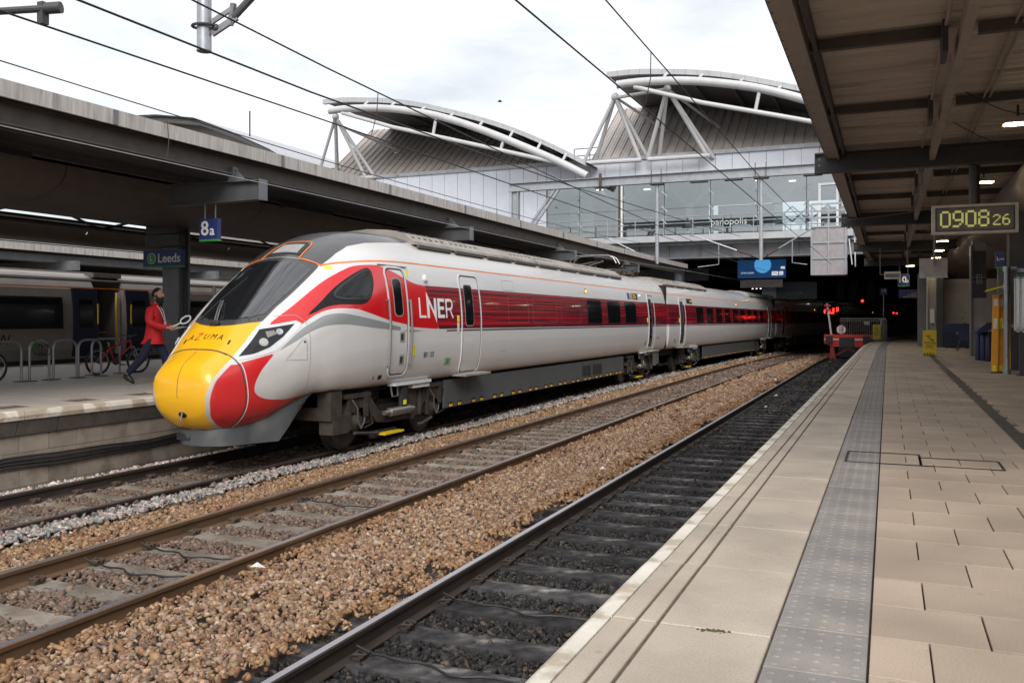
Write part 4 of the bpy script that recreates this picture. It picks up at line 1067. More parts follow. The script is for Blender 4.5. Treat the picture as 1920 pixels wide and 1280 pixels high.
    sp_ = MB().box((sg * 1.20, 6.0, 1.02), (sg * 1.52, 7.15, 1.06)); sp_.build('door_sill', 'wood_yellow' if False else 'pod', d2)
    patch('door_button', rounded(5.96, 6.03, 2.07, 2.20, .01), 'sticker', d2, .01, sg); patch('door_control', rounded(5.965, 6.025, 1.87, 2.06, .01), 'white_paint', d2, .01, sg)
    d3 = door(car, 21.0, 21.75, 1.12, 2.965, (21.02, 21.28, 1.3, 2.8, False), sg)
    MB().box((sg * 1.2, 20.85, 1.02), (sg * 1.5, 21.9, 1.06)).build('door_sill', 'pod', d3)
    patch('open_edge', rounded(21.06, 21.42, 1.2, 2.86, .05), 'dark', d3, .012, sg, step=.2)
    patch('door_button', rounded(20.72, 20.8, 2.03, 2.2, .01), 'sticker', car, .01, sg)
    for a, b in ((14.13, 15.4), (16.05, 17.35), (17.98, 19.25)): window(car, a, b, sg=sg)
    for a, b in ((8.5, 9.68), (9.98, 11.6), (11.95, 13.5)): ribbon('blanked_window', rounded(a, b, 2.04, 2.64, .09), .012, 'maroon_seam', car, .003, sg, closed=True, step=.2)
    # small marks and fittings
    patch('warning_label', rounded(4.13, 4.20, 2.865, 3.0, .01), 'sticker', car, .004, sg); patch('warning_label', rounded(4.22, 4.31, 1.49, 1.675, .01), 'sticker', car, .004, sg)
    patch('warning_label', [(2.285, 2.925), (2.34, 2.965), (2.44, 2.955), (2.37, 2.905)], 'sticker', car, .004, sg)
    q = MB().lathe(side_pt(4.78, 2.86, 0, sg), (sg, 0, .2), [(0, .075), (.03, .07), (.05, .05)], 12).build('side_lamp', 'white_paint', car, True)
    MB().lathe(side_pt(20.0, 2.93, 0, sg), (sg, 0, .2), [(0, .06), (.03, .055), (.05, .03)], 10).build('side_lamp', 'white_paint', car, True)
    pa = patch('indicator', rounded(14.05, 14.25, 2.86, 2.985, .02), 'dark', car, .006, sg); patch('indicator_light', rounded(14.1, 14.2, 2.875, 2.955, .01), 'amber', pa, .010, sg)
    sx_ = patch('destination_display', rounded(19.05, 19.7, 2.80, 3.0, .01), 'black', car, .006, sg)
    for k, (a, b) in enumerate(((19.12, 19.4), (19.15, 19.45), (19.12, 19.35))): patch('display_row', rounded(19.1 + .0, 19.1 + (b - a) + .1, 2.83 + k * .055, 2.86 + k * .055, .004), 'amber_paint', sx_, .009, sg)
    patch('accessibility_sign', rounded(18.45, 18.68, 2.80, 3.0, .01), 'sign_blue', car, .006, sg); patch('accessibility_sign', rounded(18.72, 19.0, 2.80, 3.0, .01), 'seam_soft', car, .006, sg)
    for a in (5.44, 20.4):
        g_ = patch('release_panel', rounded(a, a + .28, 1.265, 1.40, .015), 'seam_soft', car, .005, sg); patch('release_light', rounded(a + .08, a + .2, 1.29, 1.375, .008), 'sign_green', g_, .008, sg)
    for pts in ([(8.0, 1.25), (8.35, 1.25), (8.35, 1.45), (8.0, 1.45)], [(8.3, 2.76), (8.95, 2.76), (8.95, 2.98), (8.3, 2.98)]): ribbon('flap_outline', pts, .008, 'seam_soft', car, .003, sg, closed=True, step=.2)
    patch('data_plate', rounded(3.15, 3.27, 1.13, 1.20, .008), 'black', car, .004, sg)
    # logo letters and fleet number
    LT = {'L': [(4.455, 2.512), (4.50, 2.512), (4.50, 2.193), (4.70, 2.193), (4.70, 2.15), (4.455, 2.15)],
          'N': [(4.752, 2.15), (4.752, 2.61), (5.03, 2.26), (5.03, 2.512), (5.105, 2.512), (5.105, 2.065), (4.835, 2.42), (4.835, 2.15)],
          'E': [(5.165, 2.15), (5.165, 2.512), (5.43, 2.512), (5.43, 2.452), (5.245, 2.452), (5.245, 2.365), (5.41, 2.365), (5.41, 2.305), (5.245, 2.305), (5.245, 2.213), (5.43, 2.213), (5.43, 2.15)],
          'R1': [(5.49, 2.15), (5.49, 2.512), (5.68, 2.512), (5.755, 2.485), (5.785, 2.41), (5.755, 2.335), (5.69, 2.302), (5.80, 2.15), (5.748, 2.15), (5.645, 2.298), (5.532, 2.298), (5.532, 2.338), (5.67, 2.338), (5.72, 2.36), (5.742, 2.41), (5.72, 2.455), (5.67, 2.473), (5.532, 2.473), (5.532, 2.15)]}
    for k_, pts in LT.items(): patch('logo_letter', pts if sg > 0 else [(10.255 - a, b) for a, b in pts], 'sign_white', car, .004, sg, step=.12)
    def flank_text(body_, s0, z0, size, mat, nm, sx=1.):
        me = text_mesh(body_, size, 0.0, align='LEFT', bold=.06); me.materials.clear(); me.materials.append(MATS[mat])
        for v in me.vertices:
            a = s0 + (v.co.x * sx if sg > 0 else -v.co.x * sx); v.co = side_pt(a, z0 + v.co.y, .004, sg)
        link(nm, me, car)['kind'] = 'stuff'
    flank_text('801 103', 4.62, 1.48, .145, 'black', 'fleet_number', .84)
    flank_text('821103', 22.2, 1.47, .10, 'black', 'fleet_number'); flank_text('8', 2.98, 1.165, .09, 'black', 'fleet_number')
# name on the nose: "AZUMA", Z in red
def nose_text(ch, x0, size, mat, sw=1.15):
    me = text_mesh(ch, size, 0., align='LEFT', shear=.18)
    w = max(v.co.x for v in me.vertices)
    for v in me.vertices: v.co = top_pt(.615 + v.co.y * .9, x0 + v.co.x * sw, .004)
    me.materials.clear(); me.materials.append(MATS[mat]); link('name_letter', me, car); return x0 + w * sw + .025
xx_ = -.36
for ch, sz, mt in (('A', .115, 'black'), ('Z', .155, 'red_paint'), ('U', .115, 'black'), ('M', .115, 'black'), ('A', .115, 'black')): xx_ = nose_text(ch, xx_, sz, mt)
# windscreen wiper
wb = MB().sphere(top_pt(.80, -.02, .03), .045, 10, 7).tube([top_pt(.79, -.10, .03), top_pt(.80, 0, .05), top_pt(.79, .06, .03)], .03, 8)
wp = wb.build('wiper', 'dark', car, True)
for a, b in ((-.04, -.14), (0.0, -.10)): MB().tube([top_pt(.82, a, .05), top_pt(1.0, a * .5 + b * .5 - .04, .07), top_pt(1.25, b - .16, .03)], .011, 6).build('wiper_arm', 'silver', wp, True)
MB().tube([top_pt(.95, -.42, .02), top_pt(1.3, -.34, .025), top_pt(1.75, -.22, .02)], .010, 6).build('wiper_blade', 'rubber', wp, True)
pods(car, 4.85, 18.6)
# pantograph well: folded frames, insulators, cable ends
pg = MB()
for sg in (-.55, .55): pg.tube([(sg, 18.9, 3.80), (sg, 20.6, 3.86), (sg, 21.6, 3.80)], .025, 6)
for yy in (18.9, 20.0, 21.5): pg.tube([(-.6, yy, 3.78), (.6, yy, 3.78)], .03, 6)
pg.build('roof_gear', 'pod_grille', car, True)
pn = MB().tube([(-.25, 17.6, 3.85), (-.1, 19.6, 4.12), (0, 18.9, 4.24)], .025, 6).tube([(.25, 17.6, 3.85), (.1, 19.6, 4.12), (0, 18.9, 4.24)], .025, 6).build('pantograph', 'pod_grille', car, True)
for yy in (18.7, 19.1): MB().tube([(-.82, yy, 3.98), (-.72, yy, 4.16), (-.55, yy, 4.25), (0, yy, 4.27), (.55, yy, 4.25), (.72, yy, 4.16), (.82, yy, 3.98)], .022, 6).build('collector_head', 'silver', pn, True)
for (a, yy) in ((.5, 20.4), (-.5, 20.4), (.5, 21.9), (-.5, 21.9)):
    prof = []
    for k in range(6): prof += [(k * .045, .05), (k * .045 + .02, .085)]
    MB().lathe((a, yy, 3.66), (0, 0, 1), prof, 10).build('insulator', 'insulator', car, True)
    MB().tube([(a, yy, 3.95), (a, yy + .25, 4.02), (a, yy + .5, 3.92), (a, yy + .8, 3.72)], .022, 6).build('roof_cable', 'dark', car, True)
underframe(car, 5.74, 18.3, 12)
vents(car, 1.186, [(14.1, 14.45, .55, .84), (14.5, 14.85, .55, .84), (15.05, 15.45, .55, .84), (15.5, 15.9, .55, .84)])
bogie(car, 4.1, True); bogie(car, 20.6, True)
MB().box((-1.15, 2.0, .55), (1.15, 2.3, 1.0)).box((.9, 2.05, .33), (1.16, 2.5, .62)).box((-1.16, 2.05, .33), (-.9, 2.5, .62)).build('end_equipment', 'bogie', car)
MB().box((-.9, 2.0, .75), (.9, 5.75, .99)).build('underframe', 'bogie_dark', car); MB().box((-.9, 18.3, .75), (.9, CAR1, .99)).build('underframe', 'bogie_dark', car)
MB().box((.75, 22.5, .45), (1.1, 23.0, .95)).box((.75, 23.05, .5), (1.1, 23.4, .95)).build('equipment_box', 'steel_grey', car)

# ---- following cars
def mid_car(L, detail):
    t = thing('train_car', '-', 'train car', (0, 0, 0), 'cars of the white and red express train', local=True)
    link('body', body_mesh('body', 0, L, 'livery_side', False), t)
    MB().box((-.75, L - .02, 1.05), (.75, L + .32, 3.3)).build('gangway', 'rubber', t)
    MB().box((-1.24, -.10, 1.02), (1.24, 0, 3.45)).build('end_seal', 'rubber', t)
    sp = lambda a, b, o: side_pt(6.2, b, o) + Vector((0, a - 6.2, 0))
    for sg in (1, -1):
        mf = lambda a, b, o, sg=sg: Vector((sg * side_pt(6.2, b, o).x, a, side_pt(6.2, b, o).z))
        ribbon('orange_line', [(0.05, 3.12), (L - .05, 3.12)], .024, 'orange_line', t, .003, mapf=mf, step=2)
        for a, b in ((1.7, 2.45), (L - 2.4, L - 1.65)):
            d = patch('door', rounded(a, b, 1.12, 2.96, .1), 'livery_side', t, .006, mapf=mf, step=.2)
            ribbon('door_frame', rounded(a - .045, b + .045, 1.075, 3.0, .13), .035, 'train_white', d, .012, mapf=mf, closed=True, step=.2)
            patch('door_opening', rounded(a + .06, a + .5, 1.2, 2.86, .05), 'dark', d, .010, mapf=mf, step=.2)
            MB().box((sg * 1.2, a - .2, 1.02), (sg * 1.48, b + .2, 1.06)).build('door_sill', 'pod', d)
            patch('door_button', rounded(a - .25, a - .17, 2.03, 2.2, .01), 'sticker', d, .01, mapf=mf)
        nw = 9; w0, w1 = 4.35, L - 3.6; pt = (w1 - w0) / nw
        for k in range(nw):
            a = w0 + k * pt
            f_ = patch('window', rounded(a - .03, a + pt * .66 + .03, 2.01, 2.685, .09), 'win_frame', t, .006, mapf=mf, step=.25)
            patch('pane', rounded(a, a + pt * .66, 2.045, 2.65, .07), 'glass_side', f_, .010, mapf=mf, step=.25)
        x_ = patch('indicator', rounded(12.9, 13.08, 2.86, 2.985, .02), 'dark', t, .006, mapf=mf); patch('indicator_light', rounded(12.94, 13.04, 2.88, 2.96, .01), 'amber', x_, .010, mapf=mf)
        s_ = patch('destination_display', rounded(2.9, 3.8, 2.80, 3.0, .01), 'black', t, .006, mapf=mf); patch('display_row', rounded(3.4, 3.75, 2.86, 2.93, .005), 'amber_paint', s_, .01, mapf=mf)
        g_ = patch('release_panel', rounded(.75, 1.03, 1.265, 1.40, .015), 'seam_soft', t, .005, mapf=mf); patch('release_light', rounded(.83, .95, 1.29, 1.375, .008), 'sign_green', g_, .008, mapf=mf)
    pods(t, .5, 7.5); pods(t, L - 7, L - .6)
    underframe(t, 6.2, L - 6.2, 10)
    for yb in (3.9, L - 3.9): bogie(t, yb, detail)
    MB().box((-.9, .3, .75), (.9, L - .3, .99)).build('underframe', 'bogie_dark', t)
    return t
def heading(y): return math.atan(max(y - 30, 0) / 365)
y = 33.55; LEN = 24.9; first = None
for i, lab in enumerate(('second train car in daylight, red windowed band, just behind the leading car', 'third train car, in shadow under the footbridge', 'rear-most train car deep in the dark hall')):
    ym = y + LEN / 2
    if first is None: t = first = mid_car(LEN, True); t['label'] = lab
    else: t = copy_tree(first, label=lab)
    x0, x1 = xa(y), xa(y + LEN); t.location = (x0, y, 0); t.rotation_euler = (0, 0, -math.atan((x1 - x0) / LEN)); y += LEN + .45
# red reflection beside the third car is built from glowing segments further down
# ================================================================== canopies
def ibeam(mb, a, b, h, w, t=.02):
    """I-section from a to b (horizontal), depth h below the line"""
    a, b = Vector(a), Vector(b)
    mb.bar(a - Vector((0, 0, t / 2)), b - Vector((0, 0, t / 2)), w, t); mb.bar(a - Vector((0, 0, h - t / 2)), b - Vector((0, 0, h - t / 2)), w, t)
    mb.bar(a - Vector((0, 0, h / 2)), b - Vector((0, 0, h / 2)), t, h - 2 * t); return mb
# ---- right canopy over the near platform
rc = thing('platform_canopy', 'brown corrugated canopy on dark steel beams over the near platform', 'canopy', (4, 18, 5.0), 'platform canopies')
CX0 = -.86
ey = lambda y: curve(y, 40, 365)
YS = [-3.1 + 3.633 * k for k in range(2, 17)]           # purlin lines; every third is a main beam
def ridge_sheet(y0, y1, x0, x1, z):
    """trapezoidal sheeting, ribs running across the platform"""
    mb = MB(); n = max(1, int(round((y1 - y0) / .30))); p = (y1 - y0) / n; v = []
    for k in range(n):
        y = y0 + k * p; v += [(y, z), (y + p * .35, z), (y + p * .5, z + .065), (y + p * .85, z + .065)]
    v.append((y1, z)); e = ey((y0 + y1) / 2)
    for (y, zz) in v: mb.v += [(x0 + e, y, zz), (x1 + e, y, zz)]
    for i in range(len(v) - 1): mb.f.append((2 * i, 2 * i + 1, 2 * i + 3, 2 * i + 2))
    return mb
for y0, y1 in zip(YS[:-1], YS[1:]):
    ridge_sheet(y0, y1, -.92, .77, 5.50).build('roof_sheet', 'canopy_sheet', rc); ridge_sheet(y0, y1, .772, 3.2, 5.50).build('roof_sheet', 'canopy_sheet', rc)
struct_roof = MB()
for y0, y1 in zip(YS[:-1], YS[1:]): struct_roof.box((-1.0 + ey(y0), y0, 5.58), (10, y1, 5.66))
struct_roof.build('roof_deck', 'steel_dark', rc)
for i, y in enumerate(YS):
    e = ey(y)
    if ((i + 2) % 3) == 0:
        b = ibeam(MB(), (-1.34 + e, y, 5.42), (6.5, y, 5.42), .40, .20, .03).build('cross_beam', 'steel_dark', rc)
        MB().box((-1.345 + e, y - .10, 5.02), (-1.335 + e, y + .10, 5.42)).build('end_plate', 'steel_grey', b)
        MB().box((-1.16 + e, y - .012, 5.05), (-1.13 + e, y + .012, 5.40)).build('stiffener', 'steel_dark', b)
        for q in (-.06, .06): MB().lathe((-1.25 + e, y - .11, 5.22 + q), (0, -1, 0), [(0, .022), (.03, .022)], 6).build('bolt', 'steel_grey', b)
        MB().prism([(-.95 + e, 5.42), (-.80 + e, 5.42), (-.80 + e, 5.62), (-.86 + e, 5.62)], 1, y - .01, y + .01).build('gusset', 'steel_dark', b)
    else:
        MB().box((-.90 + e, y - .05, 5.37), (.60 + e, y + .05, 5.495)).build('purlin', 'brown_steel', rc)
        MB().box((.95 + e, y - .05, 5.37), (3.3 + e, y + .05, 5.495)).build('purlin', 'brown_steel', rc)
        MB().box((.56 + e, y - .42, 5.10), (.62 + e, y + .12, 5.46)).build('hanger', 'steel_dark', rc)
def along(x, z, w, h, mat, name, y0=4.17, y1=55, step=3.633, gap=.004):
    y = y0
    while y < y1:
        yb = min(y + step, y1)
        o = MB().add([(x - w / 2 + ey(y), y + gap, z), (x + w / 2 + ey(y), y + gap, z), (x + w / 2 + ey(yb), yb - gap, z), (x - w / 2 + ey(yb), yb - gap, z), (x - w / 2 + ey(y), y + gap, z + h), (x + w / 2 + ey(y), y + gap, z + h), (x + w / 2 + ey(yb), yb - gap, z + h), (x - w / 2 + ey(yb), yb - gap, z + h)],
                    [(0, 1, 2, 3), (7, 6, 5, 4), (0, 4, 5, 1), (1, 5, 6, 2), (2, 6, 7, 3), (3, 7, 4, 0)]).build(name, mat, rc); y = yb
    return o
along(-1.015, 5.30, .23, .02, 'canopy_trim', 'edge_trim')            # soffit of the gutter, joint by joint
along(-1.13, 5.30, .012, .36, 'canopy_trim', 'fascia_panel')
along(-.895, 5.27, .03, .24, 'canopy_trim', 'gutter_side')
along(-.80, 5.33, .05, .15, 'steel_dark', 'edge_angle')
along(.77, 5.14, .10, .20, 'canopy_trim', 'longitudinal_beam')
rv = MB()
for k in range(150):
    y = 4.3 + k * .33; rv.sphere((-1.108 + ey(y), y, 5.297), .010, 6, 4)
tag(rv.build('rivets', 'dark', rc), kind='stuff')
# curved airfoil soffit over the middle of the platform, panel by panel
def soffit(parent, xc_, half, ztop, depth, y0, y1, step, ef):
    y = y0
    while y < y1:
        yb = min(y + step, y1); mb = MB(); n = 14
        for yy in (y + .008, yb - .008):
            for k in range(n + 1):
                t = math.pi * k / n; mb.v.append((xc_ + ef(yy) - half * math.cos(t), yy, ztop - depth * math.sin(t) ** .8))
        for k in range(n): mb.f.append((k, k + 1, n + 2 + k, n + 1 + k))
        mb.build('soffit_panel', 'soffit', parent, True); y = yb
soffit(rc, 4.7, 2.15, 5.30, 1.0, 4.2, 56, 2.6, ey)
for y in (7.8, 18.7, 29.6, 40.5):
    if y > 20: MB().tube([(2.0 + ey(y), y + .6, 5.4), (2.0 + ey(y), y + .6, 5.2)], .09, 10).build('stub_post', 'steel_dark', rc, True)
for (a, b) in (((1.05, 14.6, 5.45), (2.6, 15.6, 5.38)), ((1.0, 16.5, 5.40), (2.9, 18.4, 5.3)), ((-1.2, 29.3, 5.2), (1.2, 18.9, 4.3))):
    MB().tube([Vector(a).lerp(Vector(b), t) - Vector((0, 0, .25 * math.sin(math.pi * t) * (1 if a[0] > 0 else .1))) for t in np.linspace(0, 1, 10)], .008, 5).build('hanging_cable', 'cable', rc, True)
MB().box((9.9, 2, -.5), (10.2, 60, 5.7)).build('rear_wall', 'wall_dark', rc)  # out-of-view wall added to block light from behind the platform
for (x, z, r_) in ((1.32, 5.44, .018), (1.40, 5.44, .018), (.60, 5.40, .022)): MB().tube([(x + ey(y_), y_, z) for y_ in np.arange(4.3, 54, 2.)], r_, 6).build('conduit', 'canopy_trim', rc, True)
for y_ in (9.2, 16.2, 23.4): MB().box((.45, y_ - .06, 5.20), (.53, y_ + .06, 5.34)).build('junction_box', 'clock_case', rc)
# columns of the near canopy, grouped with it
for (x, y, w) in ((2.78, 33.3, .40), (2.95, 24.5, .55), (5.4, 12, .5), (5.4, 40, .5)):
    MB().box((x - w / 2, y - w / 2, PLAT), (x + w / 2, y + w / 2, 4.75)).build('column', 'wall_pale' if w == .40 else 'steel_dark', rc)
MB().box((2.52, 33.05, PLAT), (2.575, 33.52, 4.6)).build('column_flange', 'steel_grey', rc)
MB().box((2.575, 33.08, 2.85), (2.985, 33.52, 4.4)).build('column_sleeve', 'steel_dark', rc)

# platform lamps: small glowing floods under the canopy
def flood(loc, label, tilt=.2):
    t = thing('flood_lamp', label, 'lamp', loc, 'flood lamps under the near canopy')
    x, y, z = loc
    MB().prism([(x - .17, z + .05), (x + .17, z + .05), (x + .21, z - .04), (x - .21, z - .04)], 1, y - .13, y + .13).build('housing', 'clock_case', t)
    MB().box((x - .18, y - .11, z - .052), (x + .18, y + .11, z - .043)).build('diffuser', 'lamp_glow', t)
    MB().tube([(x, y, z + .05), (x, y, z + .25)], .02, 6).build('stem', 'steel_dark', t, True)
for i, (x, y, z, l) in enumerate(((1.86, 15.8, 5.2, 'lit flood lamp at the top right corner of the picture'), (1.95, 22.2, 5.2, 'lit flood lamp just behind the thick dark beam above the clock'),
        (1.74, 34.3, 4.9, 'lit flood lamp just under the digital clock, nearest of three in a row'), (1.84, 38.9, 4.9, 'middle lit flood lamp of three in a row beyond the clock'), (1.95, 43.4, 4.9, 'lowest and farthest of the three lit flood lamps in a row'), (1.04, 49.2, 4.9, 'small lit lamp above the 10b sign'))):
    flood((x, y, z), l)

# ---- left canopy over the island platform
lc = thing('platform_canopy', 'long dark canopy with pale fascia over the far island platform', 'canopy', (-16, 16, 5.0), 'platform canopies')
FX = -10.42
def lcx(y): return curve(y, 34, 365)
y = -1.95
while y < 47:
    L = 3.9; yb = y + L; e0, e1 = lcx(y), lcx(yb)
    MB().add([(FX + e0, y + .006, 4.965), (FX + e1, yb - .006, 4.965), (FX + e1, yb - .006, 5.19), (FX + e0, y + .006, 5.19), (FX - .05 + e0, y + .006, 4.965), (FX - .05 + e1, yb - .006, 4.965), (FX - .05 + e1, yb - .006, 5.19), (FX - .05 + e0, y + .006, 5.19)],
             [(0, 1, 2, 3), (7, 6, 5, 4), (3, 2, 6, 7), (4, 5, 1, 0), (0, 3, 7, 4), (1, 5, 6, 2)]).build('fascia_panel', 'fascia', lc)
    MB().box((FX - .02 + (e0 + e1) / 2, yb - .05, 4.97), (FX + .012 + (e0 + e1) / 2, yb + .03, 5.185)).build('joint_plate', 'steel_grey', lc)
    g = ibeam(MB(), (FX - .28 + e0, y, 4.97), (FX - .28 + e1, yb, 4.97), .30, .16, .02); g.build('edge_beam', 'brown_steel', lc)
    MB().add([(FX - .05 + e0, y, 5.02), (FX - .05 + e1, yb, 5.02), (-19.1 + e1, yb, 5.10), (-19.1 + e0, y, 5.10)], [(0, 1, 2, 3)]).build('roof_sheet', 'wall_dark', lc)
    MB().add([(FX - .05 + e0, y, 5.195), (FX - .05 + e1, yb, 5.195), (-19.1 + e1, yb, 5.195), (-19.1 + e0, y, 5.195)], [(0, 1, 2, 3)]).build('roof_sheet', 'steel_dark', lc)
    for xx in (-11.9, -13.3): MB().box((xx + e0, y, 4.88), (xx + .08 + e1, yb, 5.0)).build('purlin', 'brown_steel', lc)
    y = yb
for k in range(-1, 4):
    yb = 12.55 + 8.4 * k; e = lcx(yb)
    g = MB()
    prf = [(-10.0, 4.22), (-10.0, 4.52), (-12.1, 4.55), (-12.1, 4.19)]
    g.prism([(a + e, b) for a, b in prf], 1, yb - .012, yb + .012)
    g.add([(-10.0 + e, yb - .1, 4.52), (-10. + e, yb + .1, 4.52), (-12.1 + e, yb + .1, 4.55), (-12.1 + e, yb - .1, 4.55), (-10.0 + e, yb - .1, 4.54), (-10. + e, yb + .1, 4.54), (-12.1 + e, yb + .1, 4.57), (-12.1 + e, yb - .1, 4.57)], [(0, 1, 2, 3), (7, 6, 5, 4), (0, 4, 5, 1), (1, 5, 6, 2), (3, 2, 6, 7), (0, 3, 7, 4)])
    g.add([(-10.0 + e, yb - .1, 4.22), (-10. + e, yb + .1, 4.22), (-12.1 + e, yb + .1, 4.19), (-12.1 + e, yb - .1, 4.19), (-10.0 + e, yb - .1, 4.20), (-10. + e, yb + .1, 4.20), (-12.1 + e, yb + .1, 4.17), (-12.1 + e, yb - .1, 4.17)], [(0, 1, 2, 3), (7, 6, 5, 4), (0, 4, 5, 1), (1, 5, 6, 2), (3, 2, 6, 7), (0, 3, 7, 4)])
    b = g.build('cross_beam', 'beam_left_shaded', lc)
    MB().box((-10.004 + e, yb - .11, 4.19), (-9.99 + e, yb + .11, 4.55)).build('end_plate', 'steel_grey', b)
    MB().box((-10.72 + e, yb - .06, 4.54), (-10.60 + e, yb + .06, 4.80)).prism([(-10.6 + e, 4.54), (-10.35 + e, 4.54), (-10.6 + e, 4.78)], 1, yb - .01, yb + .01).build('stub_post', 'steel_grey', b)
    # strip lights under the canopy
    MB().box((-12.9 + e, yb - 4.2, 4.70), (-12.65 + e, yb - 2.4, 4.80)).build('light_trough', 'dark', lc)
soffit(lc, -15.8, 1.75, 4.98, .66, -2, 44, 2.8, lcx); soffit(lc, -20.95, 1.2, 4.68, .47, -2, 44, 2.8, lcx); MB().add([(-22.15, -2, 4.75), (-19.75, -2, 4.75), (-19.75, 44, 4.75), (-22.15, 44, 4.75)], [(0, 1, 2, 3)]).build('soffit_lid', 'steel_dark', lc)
for yb in (8.3, 16.55, 25., 33.4):
    MB().box((-15.98 + lcx(yb), yb - .21, PLAT), (-15.52 + lcx(yb), yb - .15, 4.5)).box((-15.98 + lcx(yb), yb + .15, PLAT), (-15.52 + lcx(yb), yb + .21, 4.5)).box((-15.8 + lcx(yb), yb - .15, PLAT), (-15.7 + lcx(yb), yb + .15, 4.5)).build('column', 'steel_grey', lc)
# lattice truss in the slot between the two soffits
for xx in (-18.7, ):
    MB().tube([(xx, -2, 4.95), (xx, 44, 4.95)], .06, 6).build('truss_chord', 'steel_dark', lc); MB().tube([(xx, -2, 4.45), (xx, 44, 4.45)], .06, 6).build('truss_chord', 'steel_dark', lc)
    for k in range(24): MB().tube([(xx, -1 + k * 1.8, 4.45 + .5 * (k % 2)), (xx, .8 + k * 1.8, 4.95 - .5 * (k % 2))], .035, 5).build('truss_brace', 'steel_dark', lc)
# ---- next canopy further left, beyond the stopping train
oc = thing('platform_canopy', 'distant pale-edged canopy behind the grey and navy train', 'canopy', (-32, 16, 4.8), 'platform canopies')
for k in range(12):
    y = -4 + k * 4.; MB().box((-31.75, y + .01, 4.92), (-31.68, y + 3.99, 5.2)).build('fascia_panel', 'fascia', oc); MB().box((-33.0, y, 4.55), (-32.3, y + 4, 4.85)).build('edge_beam', 'steel_grey', oc)
MB().box((-46, -6, 5.16), (-31.7, 46, 5.26)).build('roof_sheet', 'steel_dark', oc)
for k in range(6): MB().box((-36, 2 + k * 8.4 - .1, 4.2), (-31.2, 2 + k * 8.4 + .1, 4.6)).build('cross_beam', 'steel_grey', oc)
MB().box((-46.3, -30, -.5), (-46, 60, 5.2)).build('rear_wall', 'wall_dark', oc)
MB().box((-46, -30, -.5), (-24.6, 60, PLAT)).build('rear_platform', 'concrete', oc)
# glazed roof of the left train hall seen over the canopy edge (slim pale arch)
fa = thing('arched_roof_edge', 'slim pale curved roof edge rising behind the far canopy', 'roof', (-45, 60, 5))
fa_pts = [(-58, 56, 18.7), (-54.5, 56, 18.5), (-50.6, 56, 17.9), (-46.9, 56, 16.5), (-43.3, 56, 14.9), (-40, 56, 13.0)]
MB().tube(fa_pts, .22, 8).build('arch_tube', 'roof_white', fa, True)
MB().add([(p[0], p[1] + q, p[2] + .25) for p in fa_pts for q in (-1, 14)], [(2 * i, 2 * i + 1, 2 * i + 3, 2 * i + 2) for i in range(5)]).build('roof_sheet', 'roof_white', fa)
MB().prism([(p[0], p[2] + .1) for p in fa_pts] + [(-37.2, 11.0), (-37.2, 1.), (-58, 1.)], 1, 57.5, 69).build('gable_wall', 'clad_dark', fa)
MB().tube([(-46.3, 56.5, 16.6), (-46.3, 56.5, 18.6)], .06, 6).build('mast', 'dark', fa)

# ================================================================== footbridge building across the tracks
BY = 52.0
fb = thing('footbridge_building', 'glazed footbridge building with two arched white roofs spanning the tracks', 'building', (-16, BY, 0))
